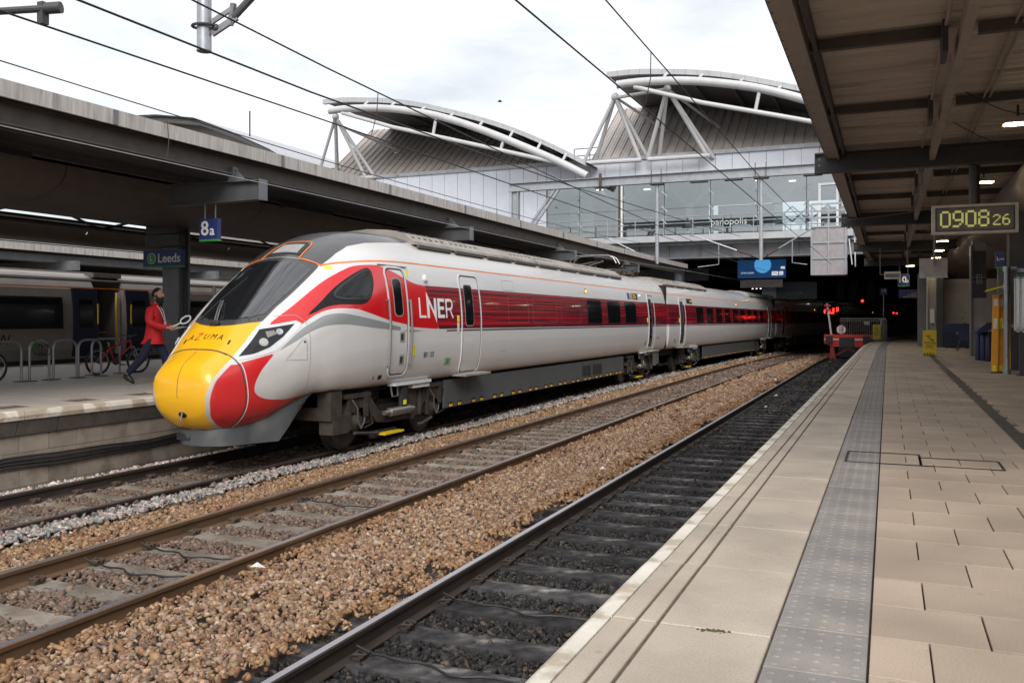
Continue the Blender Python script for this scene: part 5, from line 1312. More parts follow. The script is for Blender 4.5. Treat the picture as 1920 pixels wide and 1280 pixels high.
# arched roof units: profile X -> Z of the roof's upper edge
R1 = pchip([(-34.6, 16.72), (-33.6, 16.72), (-31., 16.50), (-28.5, 16.12), (-25.1, 15.2), (-21.5, 13.98), (-18.4, 12.55), (-16.3, 11.4)])
A1 = pchip([(-33.9, 15.90), (-32.9, 15.93), (-30.7, 15.8), (-26.75, 15.1), (-24.9, 14.53), (-23., 13.8), (-19.5, 12.24), (-17.8, 11.42), (-16.1, 10.5)])
T1 = [(-32.9, 15.68), (-29.07, 14.42), (-24.88, 13.3), (-21.27, 12.31), (-17.68, 11.32)]
SH = 19.6                                        # second unit repeats 19.4 m to the right
EAVE, SLP = 11.85, .74
for u, dx in enumerate((0., SH)):
    dz = -.30 * u
    xs = np.linspace(-34.6, -16.3, 29); Yf, Yb = 49.6, 70.
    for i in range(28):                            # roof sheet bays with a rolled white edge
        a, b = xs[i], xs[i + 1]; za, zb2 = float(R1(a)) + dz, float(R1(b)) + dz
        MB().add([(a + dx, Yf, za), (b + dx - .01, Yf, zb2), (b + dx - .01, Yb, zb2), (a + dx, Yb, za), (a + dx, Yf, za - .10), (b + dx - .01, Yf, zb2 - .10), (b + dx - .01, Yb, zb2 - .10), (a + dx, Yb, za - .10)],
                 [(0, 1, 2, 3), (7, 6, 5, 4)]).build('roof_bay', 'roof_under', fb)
        MB().add([(a + dx, Yf - .06, za + .06), (b + dx - .012, Yf - .06, zb2 + .06), (b + dx - .012, Yf - .06, zb2 - .24), (a + dx, Yf - .06, za - .24), (a + dx, Yf + .2, za + .06), (b + dx - .012, Yf + .2, zb2 + .06), (b + dx - .012, Yf + .2, zb2 - .24), (a + dx, Yf + .2, za - .24)],
                 [(0, 1, 2, 3), (7, 6, 5, 4), (0, 4, 5, 1), (3, 2, 6, 7), (0, 3, 7, 4), (1, 5, 6, 2)]).build('roof_edge', 'roof_white', fb)
    ax = np.linspace(-33.9, -16.1, 30)
    MB().tube([(x + dx, 49.3, float(A1(x)) + dz) for x in ax], .23, 14).build('arch_tube', 'tube_white', fb, True)
    MB().tube([(a + dx, 49.3, b + dz) for a, b in T1], .13, 10).build('tie_tube', 'tube_white', fb, True)
    for x in (-31.2, -29.2, -27.0, -25.0, -23.0, -21.0, -19.2, -17.6):
        MB().tube([(x + dx, 49.3, float(A1(x)) + dz + .2), (x + dx + .12, 49.6, float(R1(x)) + dz - .2)], .085, 7).build('strut', 'tube_white', fb, True)
    for x in (-26.2, -21.6): MB().tube([(x + dx, 49.3, float(np.interp(x, [p[0] for p in T1], [p[1] for p in T1])) + dz), (x + dx + .25, 49.3, float(A1(x + .25)) + dz)], .10, 8).build('strut', 'tube_white', fb, True)
    for x in np.linspace(-30, -19, 6): MB().bar((x + dx, 50.0, float(R1(x)) + dz - .25), (x + dx + .1, 57, float(R1(x)) + dz - .35), .14, .2).build('roof_rib', 'roof_under', fb)
    # sloping standing-seam cladding below the arch
    pw = .56; x = -36.3
    while x < -17.4:
        xb_ = min(x + pw, -17.2); zc0, zc1 = float(R1(max(x, -34.6))) + dz - .10, float(R1(max(xb_, -34.6))) + dz - .10
        e0 = EAVE + (.35 * (-17.4 - x) / 19 if u == 0 else .1) ; e0 = EAVE
        y0, y1 = BY + (zc0 - e0) / SLP, BY + (zc1 - e0) / SLP
        if zc0 > e0 + .1:
            a, b = x + dx, xb_ + dx; zc1 = max(zc1, e0 + .02); y1 = max(y1, BY + .03)
            o = MB().add([(a, BY, e0), (b, BY, e0), (b, y1, zc1), (a, y0, zc0)], [(0, 1, 2, 3)]).build('cladding_panel', 'clad_brown', fb)
            n_ = Vector((0, -SLP, 1)).normalized(); r_ = Vector((a, BY, e0)) + n_ * .05; q_ = Vector((a, y0, zc0)) + n_ * .05
            MB().bar(r_ - n_ * .02, q_ - n_ * .02, .05, .06, up=n_).build('standing_seam', 'clad_dark', o)
            for f_ in (.33, .66):
                m_ = a + (b - a) * f_; yy = y0 + (y1 - y0) * f_; zz = zc0 + (zc1 - zc0) * f_
                MB().bar(Vector((m_, BY, e0)) + n_ * .012, Vector((m_, yy, zz)) + n_ * .012, .03, .02, up=n_).build('minor_rib', 'clad_brown', o)
        x = xb_
    # end slope of the cladding, facing left
    MB().add([(-36.3 + dx, BY, EAVE), (-36.3 + dx, BY + 6.6, 16.6 + dz), (-36.3 + dx, BY + 16, 16.6 + dz), (-36.3 + dx, BY + 16, EAVE)], [(0, 1, 2, 3)]).build('cladding_end', 'clad_dark', fb)
def leg(a, b, r=.13): MB().tube([a, b], r * .85, 10).build('strut_leg', 'tube_white', fb, True)
apex = (-34.1, 50.3, 15.75)
for b in ((-36.7, 51.9, 12.0), (-36.0, 53.4, 12.2), (-35.5, 52.5, 12.1), (-32.6, 51.7, 11.75), (-32.0, 51.9, 11.75)): leg(apex, b)
leg((-33.7, 50.6, 15.1), (-31.6, 54.5, 14.0), .1)
leg((-36.2, 51.7, 11.85), (-32.0, 51.7, 11.78), .14)
for ap, lows in (((-14.8, 50.6, 15.25), ((-17.0, 51.4, 11.7), (-16.5, 52.2, 11.9), (-13.5, 51.4, 11.6), (-13.2, 52.0, 11.8))), ((-11.6, 50.2, 15.3), ((-13.05, 51.4, 11.6), (-12.5, 52.0, 11.75), (-9.6, 51.4, 11.6), (-9.3, 51.9, 11.5)))):
    for b in lows: leg(ap, b, .14)
    leg(ap, (ap[0] + 2.2, 54.6, 13.8), .1); MB().sphere(ap, .24, 10, 7).build('node', 'tube_white', fb, True)
MB().sphere(apex, .24, 10, 7).build('node', 'tube_white', fb, True)
leg((-14.8, 50.6, 15.2), (-11.6, 50.2, 15.3), .12); leg((-16.9, 51.35, 11.62), (-13.4, 51.35, 11.58), .16); leg((-13.0, 51.35, 11.58), (-9.4, 51.35, 11.55), .16)
# pale wall panels: full height on the left, a band above the glazing
x = -37.0
while x < -19.7:
    MB().box((x + .012, BY, 5.0), (min(x + .93, -19.65) - .012, BY + .25, 11.72)).build('wall_panel', 'panel_white', fb); x += .93
x = -19.65
while x < 4:
    MB().box((x + .012, BY + .02, 10.35), (x + .95 - .012, BY + .25, 11.72)).build('wall_panel', 'panel_white', fb); x += .95
MB().box((-37, BY - .10, 11.72), (5, BY + .3, 11.95)).build('eaves_gutter', 'steel_light', fb)
MB().box((-37, BY + .27, 5.0), (5, BY + .35, 11.8)).build('wall_backing', 'steel_grey', fb) if False else None
# glazing: panes between slim mullions, patch fittings, see-through
GX = [-19.63, -17.49, -14.82, -12.21, -9.49, -6.84, -4.18, -2.43, 1.2, 4.0]
for a, b in zip(GX[:-1], GX[1:]):
    for z0, z1 in ((7.05, 8.70), (8.72, 10.34)):
        MB().box((a + .02, BY + .10, z0), (b - .02, BY + .125, z1)).build('glass_pane', 'pane_glass', fb)
for x in GX[1:-1]:
    MB().tube([(x, BY + .45, 7.0), (x, BY + .45, 10.4)], .10, 10).build('glazing_post', 'interior_pale', fb, True)
    for z in (7.95, 8.71, 9.6):
        q = MB()
        for sx in (-1, 1): q.tube([(x - .16 * sx, BY + .09, z - .16), (x + .16 * sx, BY + .09, z + .16)], .022, 6)
        q.build('spider_fitting', 'galv', fb, True)
MB().box((-15.0, BY - .06, 7.0), (-14.86, BY + .06, 10.34)).build('downpipe', 'clip', fb); MB().box((-14.85, BY - .04, 7.0), (-14.74, BY + .06, 10.34)).build('downpipe', 'white_paint', fb)
# room inside
MB().box((-37, BY + .3, 6.75), (5, BY + 13, 6.95)).build('floor', 'interior_pale', fb)
MB().box((-37, BY + .35, 10.40), (5, BY + 13, 10.6)).build('ceiling', 'interior_pale', fb)
MB().box((-37, BY + 13, 5.0), (-12, BY + 13.2, 12)).build('rear_wall', 'interior_pale', fb)
MB().box((-19.2, BY + 3.2, 6.95), (-17.6, BY + 3.4, 9.9)).build('partition', 'interior_cream', fb)
MB().box((-16.8, BY + 4.5, 6.95), (-13.2, BY + 4.7, 10.4)).build('partition', 'interior_dark', fb)
MB().box((-10.0, BY + 5.5, 6.95), (-6.2, BY + 5.7, 9.4)).build('partition', 'interior_dark', fb)
MB().box((-4.0, BY + 7, 6.95), (5, BY + 7.2, 9.2)).build('partition', 'interior_dark', fb)
for x in (-15.6, -11.2, -6.0):
    MB().tube([(x, BY + 2.5, 6.95), (x, BY + 2.5, 9.3)], .28, 14).build('column', 'white_paint', fb, True)
    for sx in (-1, 1): MB().tube([(x, BY + 2.5, 9.0), (x + sx * 1.3, BY + 2.5, 10.4)], .13, 8).build('column_branch', 'white_paint', fb, True)
for (x, y) in ((-16.8, 54), (-14.0, 55), (-7.0, 54), (-5.2, 55), (-2.0, 54.5)): MB().box((x - .2, y - .1, 10.34), (x + .2, y + .1, 10.38)).build('ceiling_lamp', 'lamp_soft', fb)
for x in np.arange(-8, 3, 1.1): MB().bar((x, BY + 9, 8.6), (x + 1.1, BY + 9, 9.6), .08, .08).bar((x + 1.1, BY + 9, 8.6), (x, BY + 9, 9.6), .08, .08).build('roof_truss', 'white_paint', fb)
text('panopolis', (-8.45, BY + .07, 7.80), (1, 0, 0), (0, 0, 1), .54, 'letter_dim', fb, 'shop_lettering')
MB().box((-9.8, BY + .75, 7.35), (-6.95, BY + .80, 8.25)).build('shop_fascia', 'interior_dark', fb)
# white framed door at the right-hand end
for a, b in (((-3.55, 7.0), (-3.42, 9.7)), ((-2.62, 7.0), (-2.5, 9.7)), ((-3.42, 9.58), (-2.62, 9.7)), ((-3.42, 7.0), (-2.62, 7.15))): MB().box((a[0], BY - .04, a[1]), (b[0], BY + .08, b[1])).build('door_frame', 'white_paint', fb)
# deck edge, girder, walkway with handrail
MB().box((-20.5, BY - 1.5, 6.62), (-1.7, BY + .3, 6.98)).build('deck_edge', 'roof_white', fb)
MB().box((-37, BY - .5, 5.70), (8, BY + .3, 6.60)).build('girder', 'steel_grey', fb)
MB().box((-37, BY - .7, 6.46), (8, BY - .5, 6.62)).build('girder_flange', 'steel_light', fb); MB().box((-37, BY - .7, 5.68), (8, BY + .4, 5.76)).build('girder_flange', 'steel_grey', fb)
for x in np.arange(-19, -2, 1.8): MB().box((x - .02, BY - .68, 5.76), (x + .02, BY - .5, 6.46)).build('stiffener', 'steel_grey', fb)
wr = thing('walkway_railing', 'galvanised handrail along the footbridge maintenance walkway', 'railing', (-11, BY - 1.4, 6.98))
for z in (7.32, 7.66, 8.02): MB().tube([(-20.3, BY - 1.42, z), (-1.8, BY - 1.42, z)], .028, 6).build('rail', 'galv', wr, True)
for x in np.arange(-20.3, -1.7, 1.68): MB().tube([(x, BY - 1.42, 6.7), (x, BY - 1.42, 8.02)], .03, 6).build('post', 'galv', wr, True)
for dx in (0, SH):
    gr = thing('roof_guardrail', 'small steel guardrail at the low end of the left arched roof' if dx == 0 else 'small steel guardrail left of the leftmost arched roof', 'railing', (-17, 53, 12), 'roof guardrails') if False else None
for (x0, lab) in ((-17.6, 'small steel guardrail between the two arched roofs'), (-37.6, 'small steel guardrail left of the leftmost arched roof')):
    g_ = thing('roof_guardrail', lab, 'railing', (x0, 54, 12.0), 'roof guardrails')
    for z in (12.6, 13.05): MB().tube([(x0 - .9, 54, z), (x0 + 1.2, 54, z), (x0 + 1.2, 56, z)], .03, 6).build('rail', 'steel_dark', g_, True)
    for x in (x0 - .9, x0 + .15, x0 + 1.2): MB().tube([(x, 54, 11.9), (x, 54, 13.05)], .03, 6).build('post', 'steel_dark', g_, True)
# hanging access cage at the walkway's end
cg = thing('access_cage', 'pale mesh inspection cage hanging from the end of the footbridge walkway', 'cage', (-2.8, 47.5, 4.4))
c0, c1, d0, d1 = -3.58, -1.95, 47.6, 48.6
for x in (c0, (c0 + c1) / 2, c1):
    for y in (d0, d1): MB().box((x - .04, y - .04, 4.42), (x + .04, y + .04, 8.0 if y == d0 else 6.9)).build('post', 'galv', cg)
for z in (4.45, 5.25, 6.05, 6.85, 7.3, 7.65, 8.0):
    MB().box((c0, d0 - .045, z - .04), (c1, d0 + .03, z + .04)).build('rail', 'galv', cg)
    if z < 7: MB().box((c1 - .04, d0, z - .04), (c1 + .04, d1, z + .04)).build('rail', 'galv', cg)
for i in range(2):
    for j in range(3):
        x0 = c0 + .04 + i * (c1 - c0) / 2; MB().box((x0, d0 + .01, 4.49 + j * .8), (x0 + (c1 - c0) / 2 - .08, d0 + .02, 5.21 + j * .8)).build('mesh_panel', 'mesh_plate', cg)
MB().box((c0, d0, 4.40), (c1, d1, 4.45)).build('floor', 'galv', cg)
MB().tube([(c1 + .3, d0, 4.9), (c1 + .15, d0, 6.2)], .03, 5).tube([(c1 + .45, d0, 4.8), (c1 + .42, d0, 6.2)], .03, 5).build('stay', 'white_paint', cg)
# the dark train hall beyond
hall = thing('train_hall', 'dark station hall beyond the footbridge, behind the train', 'building', (-14, 90, 0))
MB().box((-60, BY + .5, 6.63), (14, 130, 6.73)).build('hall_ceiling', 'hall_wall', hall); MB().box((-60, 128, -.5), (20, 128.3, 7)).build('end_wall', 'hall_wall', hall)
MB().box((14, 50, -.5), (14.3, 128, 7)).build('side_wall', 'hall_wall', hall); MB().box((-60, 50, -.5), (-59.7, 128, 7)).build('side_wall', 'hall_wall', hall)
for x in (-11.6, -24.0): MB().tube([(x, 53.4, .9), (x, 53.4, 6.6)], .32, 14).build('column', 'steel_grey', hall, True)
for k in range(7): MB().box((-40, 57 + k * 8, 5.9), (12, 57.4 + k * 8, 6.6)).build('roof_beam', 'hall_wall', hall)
for k, x in enumerate((-3.5, -2.6, -1.4)): MB().box((x, 70, 3.6), (x + .5, 70.1, 5.0)).build('wall_panel', 'wall_dark', hall)
for k in range(5): MB().box((-10.3 + k * .32, 75, 4.70), (-10.2 + k * .32, 75.1, 4.74)).build('hall_lamp_and_fill', 'lamp_soft', hall)
for (x, y) in ((-12.5, 70), (-12.5, 86), (4.5, 70), (4.5, 86), (-4.0, 70), (-3.0, 86)): MB().box((x - .5, y - .08, 6.35), (x + .5, y + .08, 6.42)).build('hall_lamp_and_fill', 'lamp_soft', hall)  # unseen lamps added between the beams to light the dark hall
# buildings: large dark tower behind, only a corner shows
tw = thing('dark_tower', 'corner of a dark blue tower block behind the right canopy edge', 'building', (6, 110, 0))
MB().box((-4.5, 108, 0), (30, 130, 31.6)).build('tower_wall', 'navy', tw); MB().box((-4.6, 107.9, 31.6), (30, 130, 32)).build('parapet', 'navy', tw)

# ================================================================== overhead line equipment
pb = thing('portal_beam', 'grey steel overhead line beam spanning the tracks before the footbridge', 'beam', (-8, 42, 8.7))
ibeam(MB(), (-17.9, 42, 9.12), (4.5, 42, 9.12), .44, .30, .03).build('beam', 'steel_light', pb)
MB().box((-17.75, 41.86, PLAT), (-17.71, 42.14, 8.68)).box((-17.4, 41.86, PLAT), (-17.36, 42.14, 8.68)).box((-17.71, 41.98, PLAT), (-17.4, 42.02, 8.68)).build('mast', 'steel_light', pb)
MB().box((4.2, 41.8, PLAT), (4.5, 42.2, 8.7)).build('mast', 'steel_light', pb)
for q in (-.10, .14): MB().bar((-15.3 + q, 41.95, 8.68), (-17.2 + q, 41.95, 6.2), .10, .12).build('brace', 'steel_light', pb)
for x in (-12.9, -8.2, -6.6, -3.1): MB().box((x - .4, 41.8, 8.60), (x + .4, 42.2, 8.66)).build('base_plate', 'steel_dark', pb)
MB().box((-13.05, 41.8, 8.45), (-12.92, 41.86, 9.3)).build('clamp', 'clip', pb)
def insul(mb, a, b, r=.075, n=7):
    a, b = Vector(a), Vector(b); d = b - a; prof = []
    for k in range(n): prof += [(k * d.length / n, .03), (k * d.length / n + d.length / n * .35, r), (k * d.length / n + d.length / n * .6, .035)]
    return mb.lathe(a, d.normalized(), prof, 10)
def dropper(x, y, ztop, zbot, label, arms, r=.085):
    t = thing('overhead_line_dropper', label, 'line support', (x, y, zbot), 'overhead line droppers')
    MB().tube([(x, y, ztop), (x, y, zbot)], r, 14).build('drop_tube', 'galv', t, True)
    for z in (8.55, ):
        if ztop > 8: MB().box((x - .32, y - .25, 8.60), (x + .32, y + .25, 8.68)).build('clamp_plate', 'steel_dark', t)
        if ztop > 8:
            for q in (-.24, .24): MB().tube([(x + q, y - .18, 8.55), (x + q, y - .18, 9.32)], .02, 5).build('u_bolt', 'steel_dark', t)
    for (sx, xe, ze) in arms:
        a = Vector((x + sx * r, y, zbot + .12)); e = Vector((xe, y, ze))
        p1 = a.lerp(e, .10); p2 = a.lerp(e, .34)
        MB().tube([a, p1], .045, 8).build('arm_socket', 'steel_dark', t, True)
        insul(MB(), p1, p2).build('insulator', 'insulator', t, True)
        MB().tube([p2, e], .032, 8).build('cantilever_arm', 'galv', t, True)
        m = a.lerp(e, .62); w = Vector((xe - sx * .15, y, 4.62))
        MB().tube([m + Vector((0, 0, -.02)), Vector((m.x, y, 4.72)), w], .022, 6).build('registration_arm', 'galv', t, True)
        MB().tube([e, e + Vector((sx * .25, 0, .02))], .02, 6).build('arm_tip', 'steel_dark', t, True)
dropper(-10.2, 42, 8.68, 4.82, 'left of two steel drop tubes below the overhead beam, arm reaching left', [(-1, -12.6, 6.1)])
dropper(-5.36, 42, 8.68, 4.85, 'right of two steel drop tubes below the overhead beam, arms to both sides', [(-1, -8.4, 6.1), (1, -3.2, 6.2)])
MB().tube([(-5.2, 42, 5.05), (-4.2, 42.0, 5.6), (-3.0, 42, 6.15)], .03, 8)
# near drop tube hanging in at the top of the picture
nd = thing('overhead_line_dropper', 'stout grey drop tube with clamp hanging in at the top left of the sky', 'line support', (-7.5, 8.33, 5.3), 'overhead line droppers')
nx, ny = -7.5, 8.33
MB().tube([(nx, ny, 9.4), (nx, ny, 5.31)], .085, 20).build('drop_tube', 'galv', nd, True); MB().tube([(nx, ny, 5.312), (nx, ny, 5.30)], .088, 20).build('end_cap', 'steel_grey', nd, True)
rd = Vector((.92, .39, 0))
MB().tube([Vector((nx, ny, 5.60)) + rd * .14 * math.cos(t) + Vector((-.39, .92, 0)) * .11 * math.sin(t) for t in np.linspace(0, 2 * math.pi, 14)], .018, 6).build('u_bolt', 'steel_dark', nd, True)
br_ = MB(); p0 = Vector((nx, ny, 5.55)) + rd * .09
br_.bar(p0 + Vector((0, 0, -.04)), p0 + rd * .30 + Vector((0, 0, .16)), .05, .07).bar(p0 + Vector((0, 0, .10)), p0 + rd * .24 + Vector((0, 0, .26)), .04, .05).bar(p0 + rd * .22 + Vector((0, 0, .06)), p0 + rd * .26 + Vector((0, 0, .32)), .06, .05)
br_.build('clamp_bracket', 'steel_grey', nd)
MB().sphere(p0 + rd * .05 + Vector((0, 0, .03)), .05, 10, 7).build('pivot', 'steel_dark', nd, True)
MB().tube([p0 + rd * .26 + Vector((0, 0, .16)), p0 + rd * .52 + Vector((0, 0, .44))], .045, 10).build('arm_socket', 'steel_dark', nd, True)
insul(MB(), p0 + rd * .50 + Vector((0, 0, .42)), p0 + rd * 1.2 + Vector((0, 0, 1.2)), .12, 8).build('insulator', 'clock_case', nd, True)
ra = thing('registration_arm', 'dark horizontal arm with clamp holding the contact wire, top left corner', 'line support', (-6.1, 4.75, 4.45))
pA = Vector((-6.02, 4.95, 4.52))
MB().tube([pA - rd * 1.6 + Vector((0, 0, -.10)), pA], .028, 10).build('arm', 'steel_dark', ra, True); MB().tube([pA, pA + rd * .12 + Vector((0, 0, .008))], .045, 12).build('end_fitting', 'steel_dark', ra, True)
MB().box(pA - Vector((.06, .03, .12)), pA + Vector((.0, .03, .05))).build('wire_clamp', 'steel_dark', ra)
# wires: each a thing of its own
def wire(label, pts, r=.0085, mat='cable'):
    t = tag(MB().tube(pts, r, 6).build('overhead_wire', mat, smooth=True), label, 'wire', 'overhead line wires'); return t
def span(x0, x1, z0, z1, y0, y1, sag, n=30):
    out = []
    for t in np.linspace(0, 1, n):
        y = y0 + (y1 - y0) * t; out.append((x0 + (x1 - x0) * t, y, z0 + (z1 - z0) * t - sag * 4 * t * (1 - t)))
    return out
wire('contact wire over the train track, crossing in front of the far canopy', [(-9.4, y, 4.34) for y in (-6, 10, 20, 30)] + [(-9.25, 42, 4.55), (-8.0, 62, 4.6)], .008, 'galv')
wire('upper catenary wire skirting the top of the far canopy', span(-9.4, -9.35, 5.35, 5.55, -2, 42, .47), .008)
wire('contact wire over the middle track, lowest long black line across the sky', [(-6.1, -3, 4.36), (-6.1, 4.6, 4.41), (-6.1, 8.5, 4.45), (-6.1, 19.4, 4.53), (-5.9, 42, 4.62), (-4.8, 62, 4.65)])
wire('thick catenary wire above the middle track, meeting the roof peak', [(-6.1, -4, 4.85), (-6.1, 2, 4.74), (-6.1, 5.3, 4.72), (-6.1, 8.5, 4.72), (-6.1, 17.6, 4.91), (-6.1, 30, 5.4), (-6.3, 42, 6.0)], .0105)
wire('highest of three black wires over the middle track, descending away', [(-6.0, 3, 5.2), (-6.0, 6.5, 5.10), (-6.0, 8.7, 5.03), (-6.0, 18.9, 4.84), (-6.0, 30, 4.74), (-5.9, 44, 4.8)], .0095)
wire('contact wire over the near track, steep black line right of centre', [(-2.57, -3, 4.5), (-2.57, 6.1, 4.5), (-2.57, 20, 4.62), (-2.57, 36, 4.8), (-2.6, 47, 4.9)], .008)
wire('catenary wire over the near track, rightmost steep line before the canopy', [(-2.5, -3, 5.25), (-2.5, 8.2, 5.18), (-2.5, 19.6, 5.14), (-2.6, 30, 5.4), (-3.0, 42, 6.1)], .008)
def hanger(label, a, b): tag(MB().tube([a, Vector(a).lerp(Vector(b), .5) + Vector((.03, 0, 0)), b], .006, 5).build('wire_hanger', 'cable', smooth=True), label, 'wire', 'overhead wire hangers')
hanger('thin wire hanger between the catenary and contact wires near the far canopy fascia', (-9.4, 9.7, 4.93), (-9.4, 9.7, 4.36)); hanger('thin wire hanger over the near track, in front of the right arched roof', (-2.5, 10.0, 5.17), (-2.57, 10.0, 4.56))
hanger('thin wire hanger over the middle track, before the left arched roof', (-6.0, 9.8, 5.0), (-6.1, 9.8, 4.47)); hanger('short wire hanger further along over the train roof', (-9.3, 21, 5.0), (-9.35, 21, 4.42))
# ================================================================== signs
def hang_sign(name, label, x0, x1, z0, z1, y, txts, hang=None, posts=None, green=True, th=.10):
    t = thing(name, label, 'sign', ((x0 + x1) / 2, y, z0))
    MB().box((x0, y, z0), (x1, y + th, z1)).build('sign_panel', 'sign_blue', t)
    if green: MB().box((x0 - .002, y - .004, z0 - .002), (x1 + .002, y + th + .002, z0 + (z1 - z0) * .07)).build('green_band', 'sign_green', t)
    for (s, cx, cz, size, sxx) in txts: text(s, (cx, y - .006, cz), (1, 0, 0), (0, 0, 1), size, 'sign_white', t, 'sign_lettering', sx=sxx, bold=.12)
    if hang:
        for x in (x0 + .08, x1 - .08): MB().tube([(x, y + th / 2, z1), (x, y + th / 2, hang)], .014, 6).build('hanger', 'steel_grey', t, True)
    if posts: MB().tube([posts[0], posts[1]], .04, 10).build('post', 'galv', t, True)
    return t
hang_sign('platform_sign', 'blue hanging sign reading 8a under the far canopy', -11.38, -10.98, 3.52, 3.92, 12.52, [('8', -11.255, 3.735, .36, 1.), ('a', -11.09, 3.70, .25, 1.)], hang=4.2)
ls = hang_sign('station_sign', 'long blue station sign reading Leeds on the dark column', -16.42, -15.22, 3.36, 3.77, 16.18, [('Leeds', -15.62, 3.57, .30, 1.)])
MB().lathe((-16.16, 16.178, 3.575), (0, -1, 0), [(0, .13), (.006, .13)], 24).build('emblem_ring', 'sign_white', ls, True); MB().lathe((-16.16, 16.17, 3.575), (0, -1, 0), [(0, .115), (.006, .115)], 24).build('emblem_disc', 'sign_green', ls, True)
text('L', (-16.16, 16.160, 3.575), (1, 0, 0), (0, 0, 1), .17, 'sign_white', ls, 'emblem_letter')
cbx = thing('speaker_boxes', 'two dark grey equipment boxes on the column above the station sign', 'equipment', (-15.8, 16.2, 3.85))
MB().box((-16.28, 16.1, 3.85), (-15.25, 16.3, 4.12)).build('lower_box', 'steel_dark', cbx); MB().box((-16.28, 16.12, 4.15), (-15.32, 16.3, 4.45)).build('upper_box', 'steel_dark', cbx)
hang_sign('platform_sign', 'small blue sign reading 10 on a slim post beyond the fence', -.47, -.04, 3.70, 4.12, 59.5, [('10', -.255, 3.93, .30, 1.)], posts=((-.25, 59.55, PLAT), (-.25, 59.55, 3.70)))
hang_sign('platform_sign', 'blue hanging sign reading 10b in the dark beneath the canopy', .46, 1.02, 3.86, 4.46, 50, [('10', .67, 4.2, .42, 1.), ('b', .90, 4.14, .30, 1.)], hang=5.0)
dp = hang_sign('departure_board', 'dim departure display hanging below the 10b sign', .53, 1.70, 3.30, 3.76, 52, [], green=False, hang=5)
for k in range(3): MB().box((.75 + .2 * k, 51.99, 3.36 + .09 * k), (1.55, 51.996, 3.395 + .09 * k)).build('display_row', 'amber_paint' if k == 0 else 'seam_soft', dp)
hang_sign('platform_sign', 'small blue sign on the dark column, right edge of the picture', 2.35, 2.55, 3.34, 3.72, 23.9, [('L', 2.40, 3.56, .12, 1.), ('Leeds', 2.48, 3.56, .07, .6)])
# ---- digital clock
ck = thing('digital_clock', 'hanging digital clock showing 0908 26 in yellow green digits', 'clock', (1.5, 18.8, 3.7))
MB().box((.77, 18.75, 3.735), (2.22, 18.95, 4.285)).build('case', 'clock_case', ck)
MB().box((.85, 18.742, 3.80), (2.14, 18.75, 4.22)).build('face', 'clock_face', ck)
for a, b in (((.83, 3.785), (.85, 4.235)), ((2.14, 3.785), (2.16, 4.235)), ((.85, 4.22), (2.14, 4.235)), ((.85, 3.785), (2.14, 3.80))): MB().box((a[0], 18.738, a[1]), (b[0], 18.75, b[1])).build('bezel', 'black', ck)
MB().tube([(1.5, 18.85, 4.28), (1.5, 18.85, 5.05)], .095, 14).build('stem', 'steel_dark', ck, True)
SEG = {'0': ['01110', '10001', '10001', '10001', '10001', '10001', '10001', '01110'], '9': ['01110', '10001', '10001', '10001', '01111', '00001', '00010', '11100'], '8': ['01110', '10001', '10001', '01110', '10001', '10001', '10001', '01110'],
       '2': ['01110', '10001', '00001', '00010', '00100', '01000', '10000', '11111'], '6': ['00110', '01000', '10000', '11110', '10001', '10001', '10001', '01110']}
def digit(ch, x0, z0, w, h, name='digit'):
    """dot-matrix digit of flip dots, 2x2 discs to a cell"""
    mb = MB(); g = SEG[ch]; cw, chh = w / 5, h / 8
    for r_, row in enumerate(g):
        for c_, v in enumerate(row):
            if v == '1':
                for i in range(2):
                    for j in range(2):
                        xx, zz = x0 + (c_ + (i + .5) / 2) * cw, z0 + h - (r_ + (j + .5) / 2) * chh
                        mb.box((xx - cw * .24, 18.734, zz - chh * .25), (xx + cw * .24, 18.741, zz + chh * .25))
    o = mb.build(name, 'clock_digit', ck); o['kind'] = 'stuff'
for ch, x0 in (('0', .91), ('9', 1.125), ('0', 1.34), ('8', 1.555)): digit(ch, x0, 3.86, .185, .31)
for ch, x0 in (('2', 1.80), ('6', 1.955)): digit(ch, x0, 3.875, .125, .20)
# ---- monitor box seen from behind
mbx = thing('monitor_housing', 'pale grey display housing seen from behind, hanging under the canopy', 'display', (1.27, 30, 3.4))
MB().box((.89, 29.9, 3.42), (1.66, 30.15, 4.0)).build('case', 'clock_case', mbx); MB().box((1.12, 29.885, 3.60), (1.45, 29.9, 3.87)).build('rear_plate', 'clock_case', mbx)
MB().box((1.26, 29.83, 3.75), (1.32, 29.885, 5.0)).build('bracket', 'canopy_trim', mbx)
MB().box((.88, 29.89, 3.40), (1.67, 29.9, 3.43)).build('lower_lip', 'white_paint', mbx)
for x in (.95, 1.58): MB().box((x, 29.885, 3.46), (x + .05, 29.9, 3.52)).build('latch', 'white_paint', mbx)
cam_u = thing('platform_projector', 'open grey equipment unit hanging on rods below the canopy beam', 'equipment', (.18, 40, 3.8))
MB().box((-.14, 39.9, 3.82), (.48, 40.3, 4.12)).build('case', 'clock_case', cam_u); MB().box((-.10, 39.89, 3.88), (.44, 39.9, 4.04)).build('opening', 'steel_grey', cam_u)
for x in (-.3, .75): MB().tube([(x, 40, 4.0), (x, 40, 5.1)], .02, 6).build('hanging_rod', 'steel_grey', cam_u, True)
MB().tube([(-.3, 40, 4.02), (.75, 40, 4.02)], .02, 6).build('cross_rod', 'steel_grey', cam_u, True)
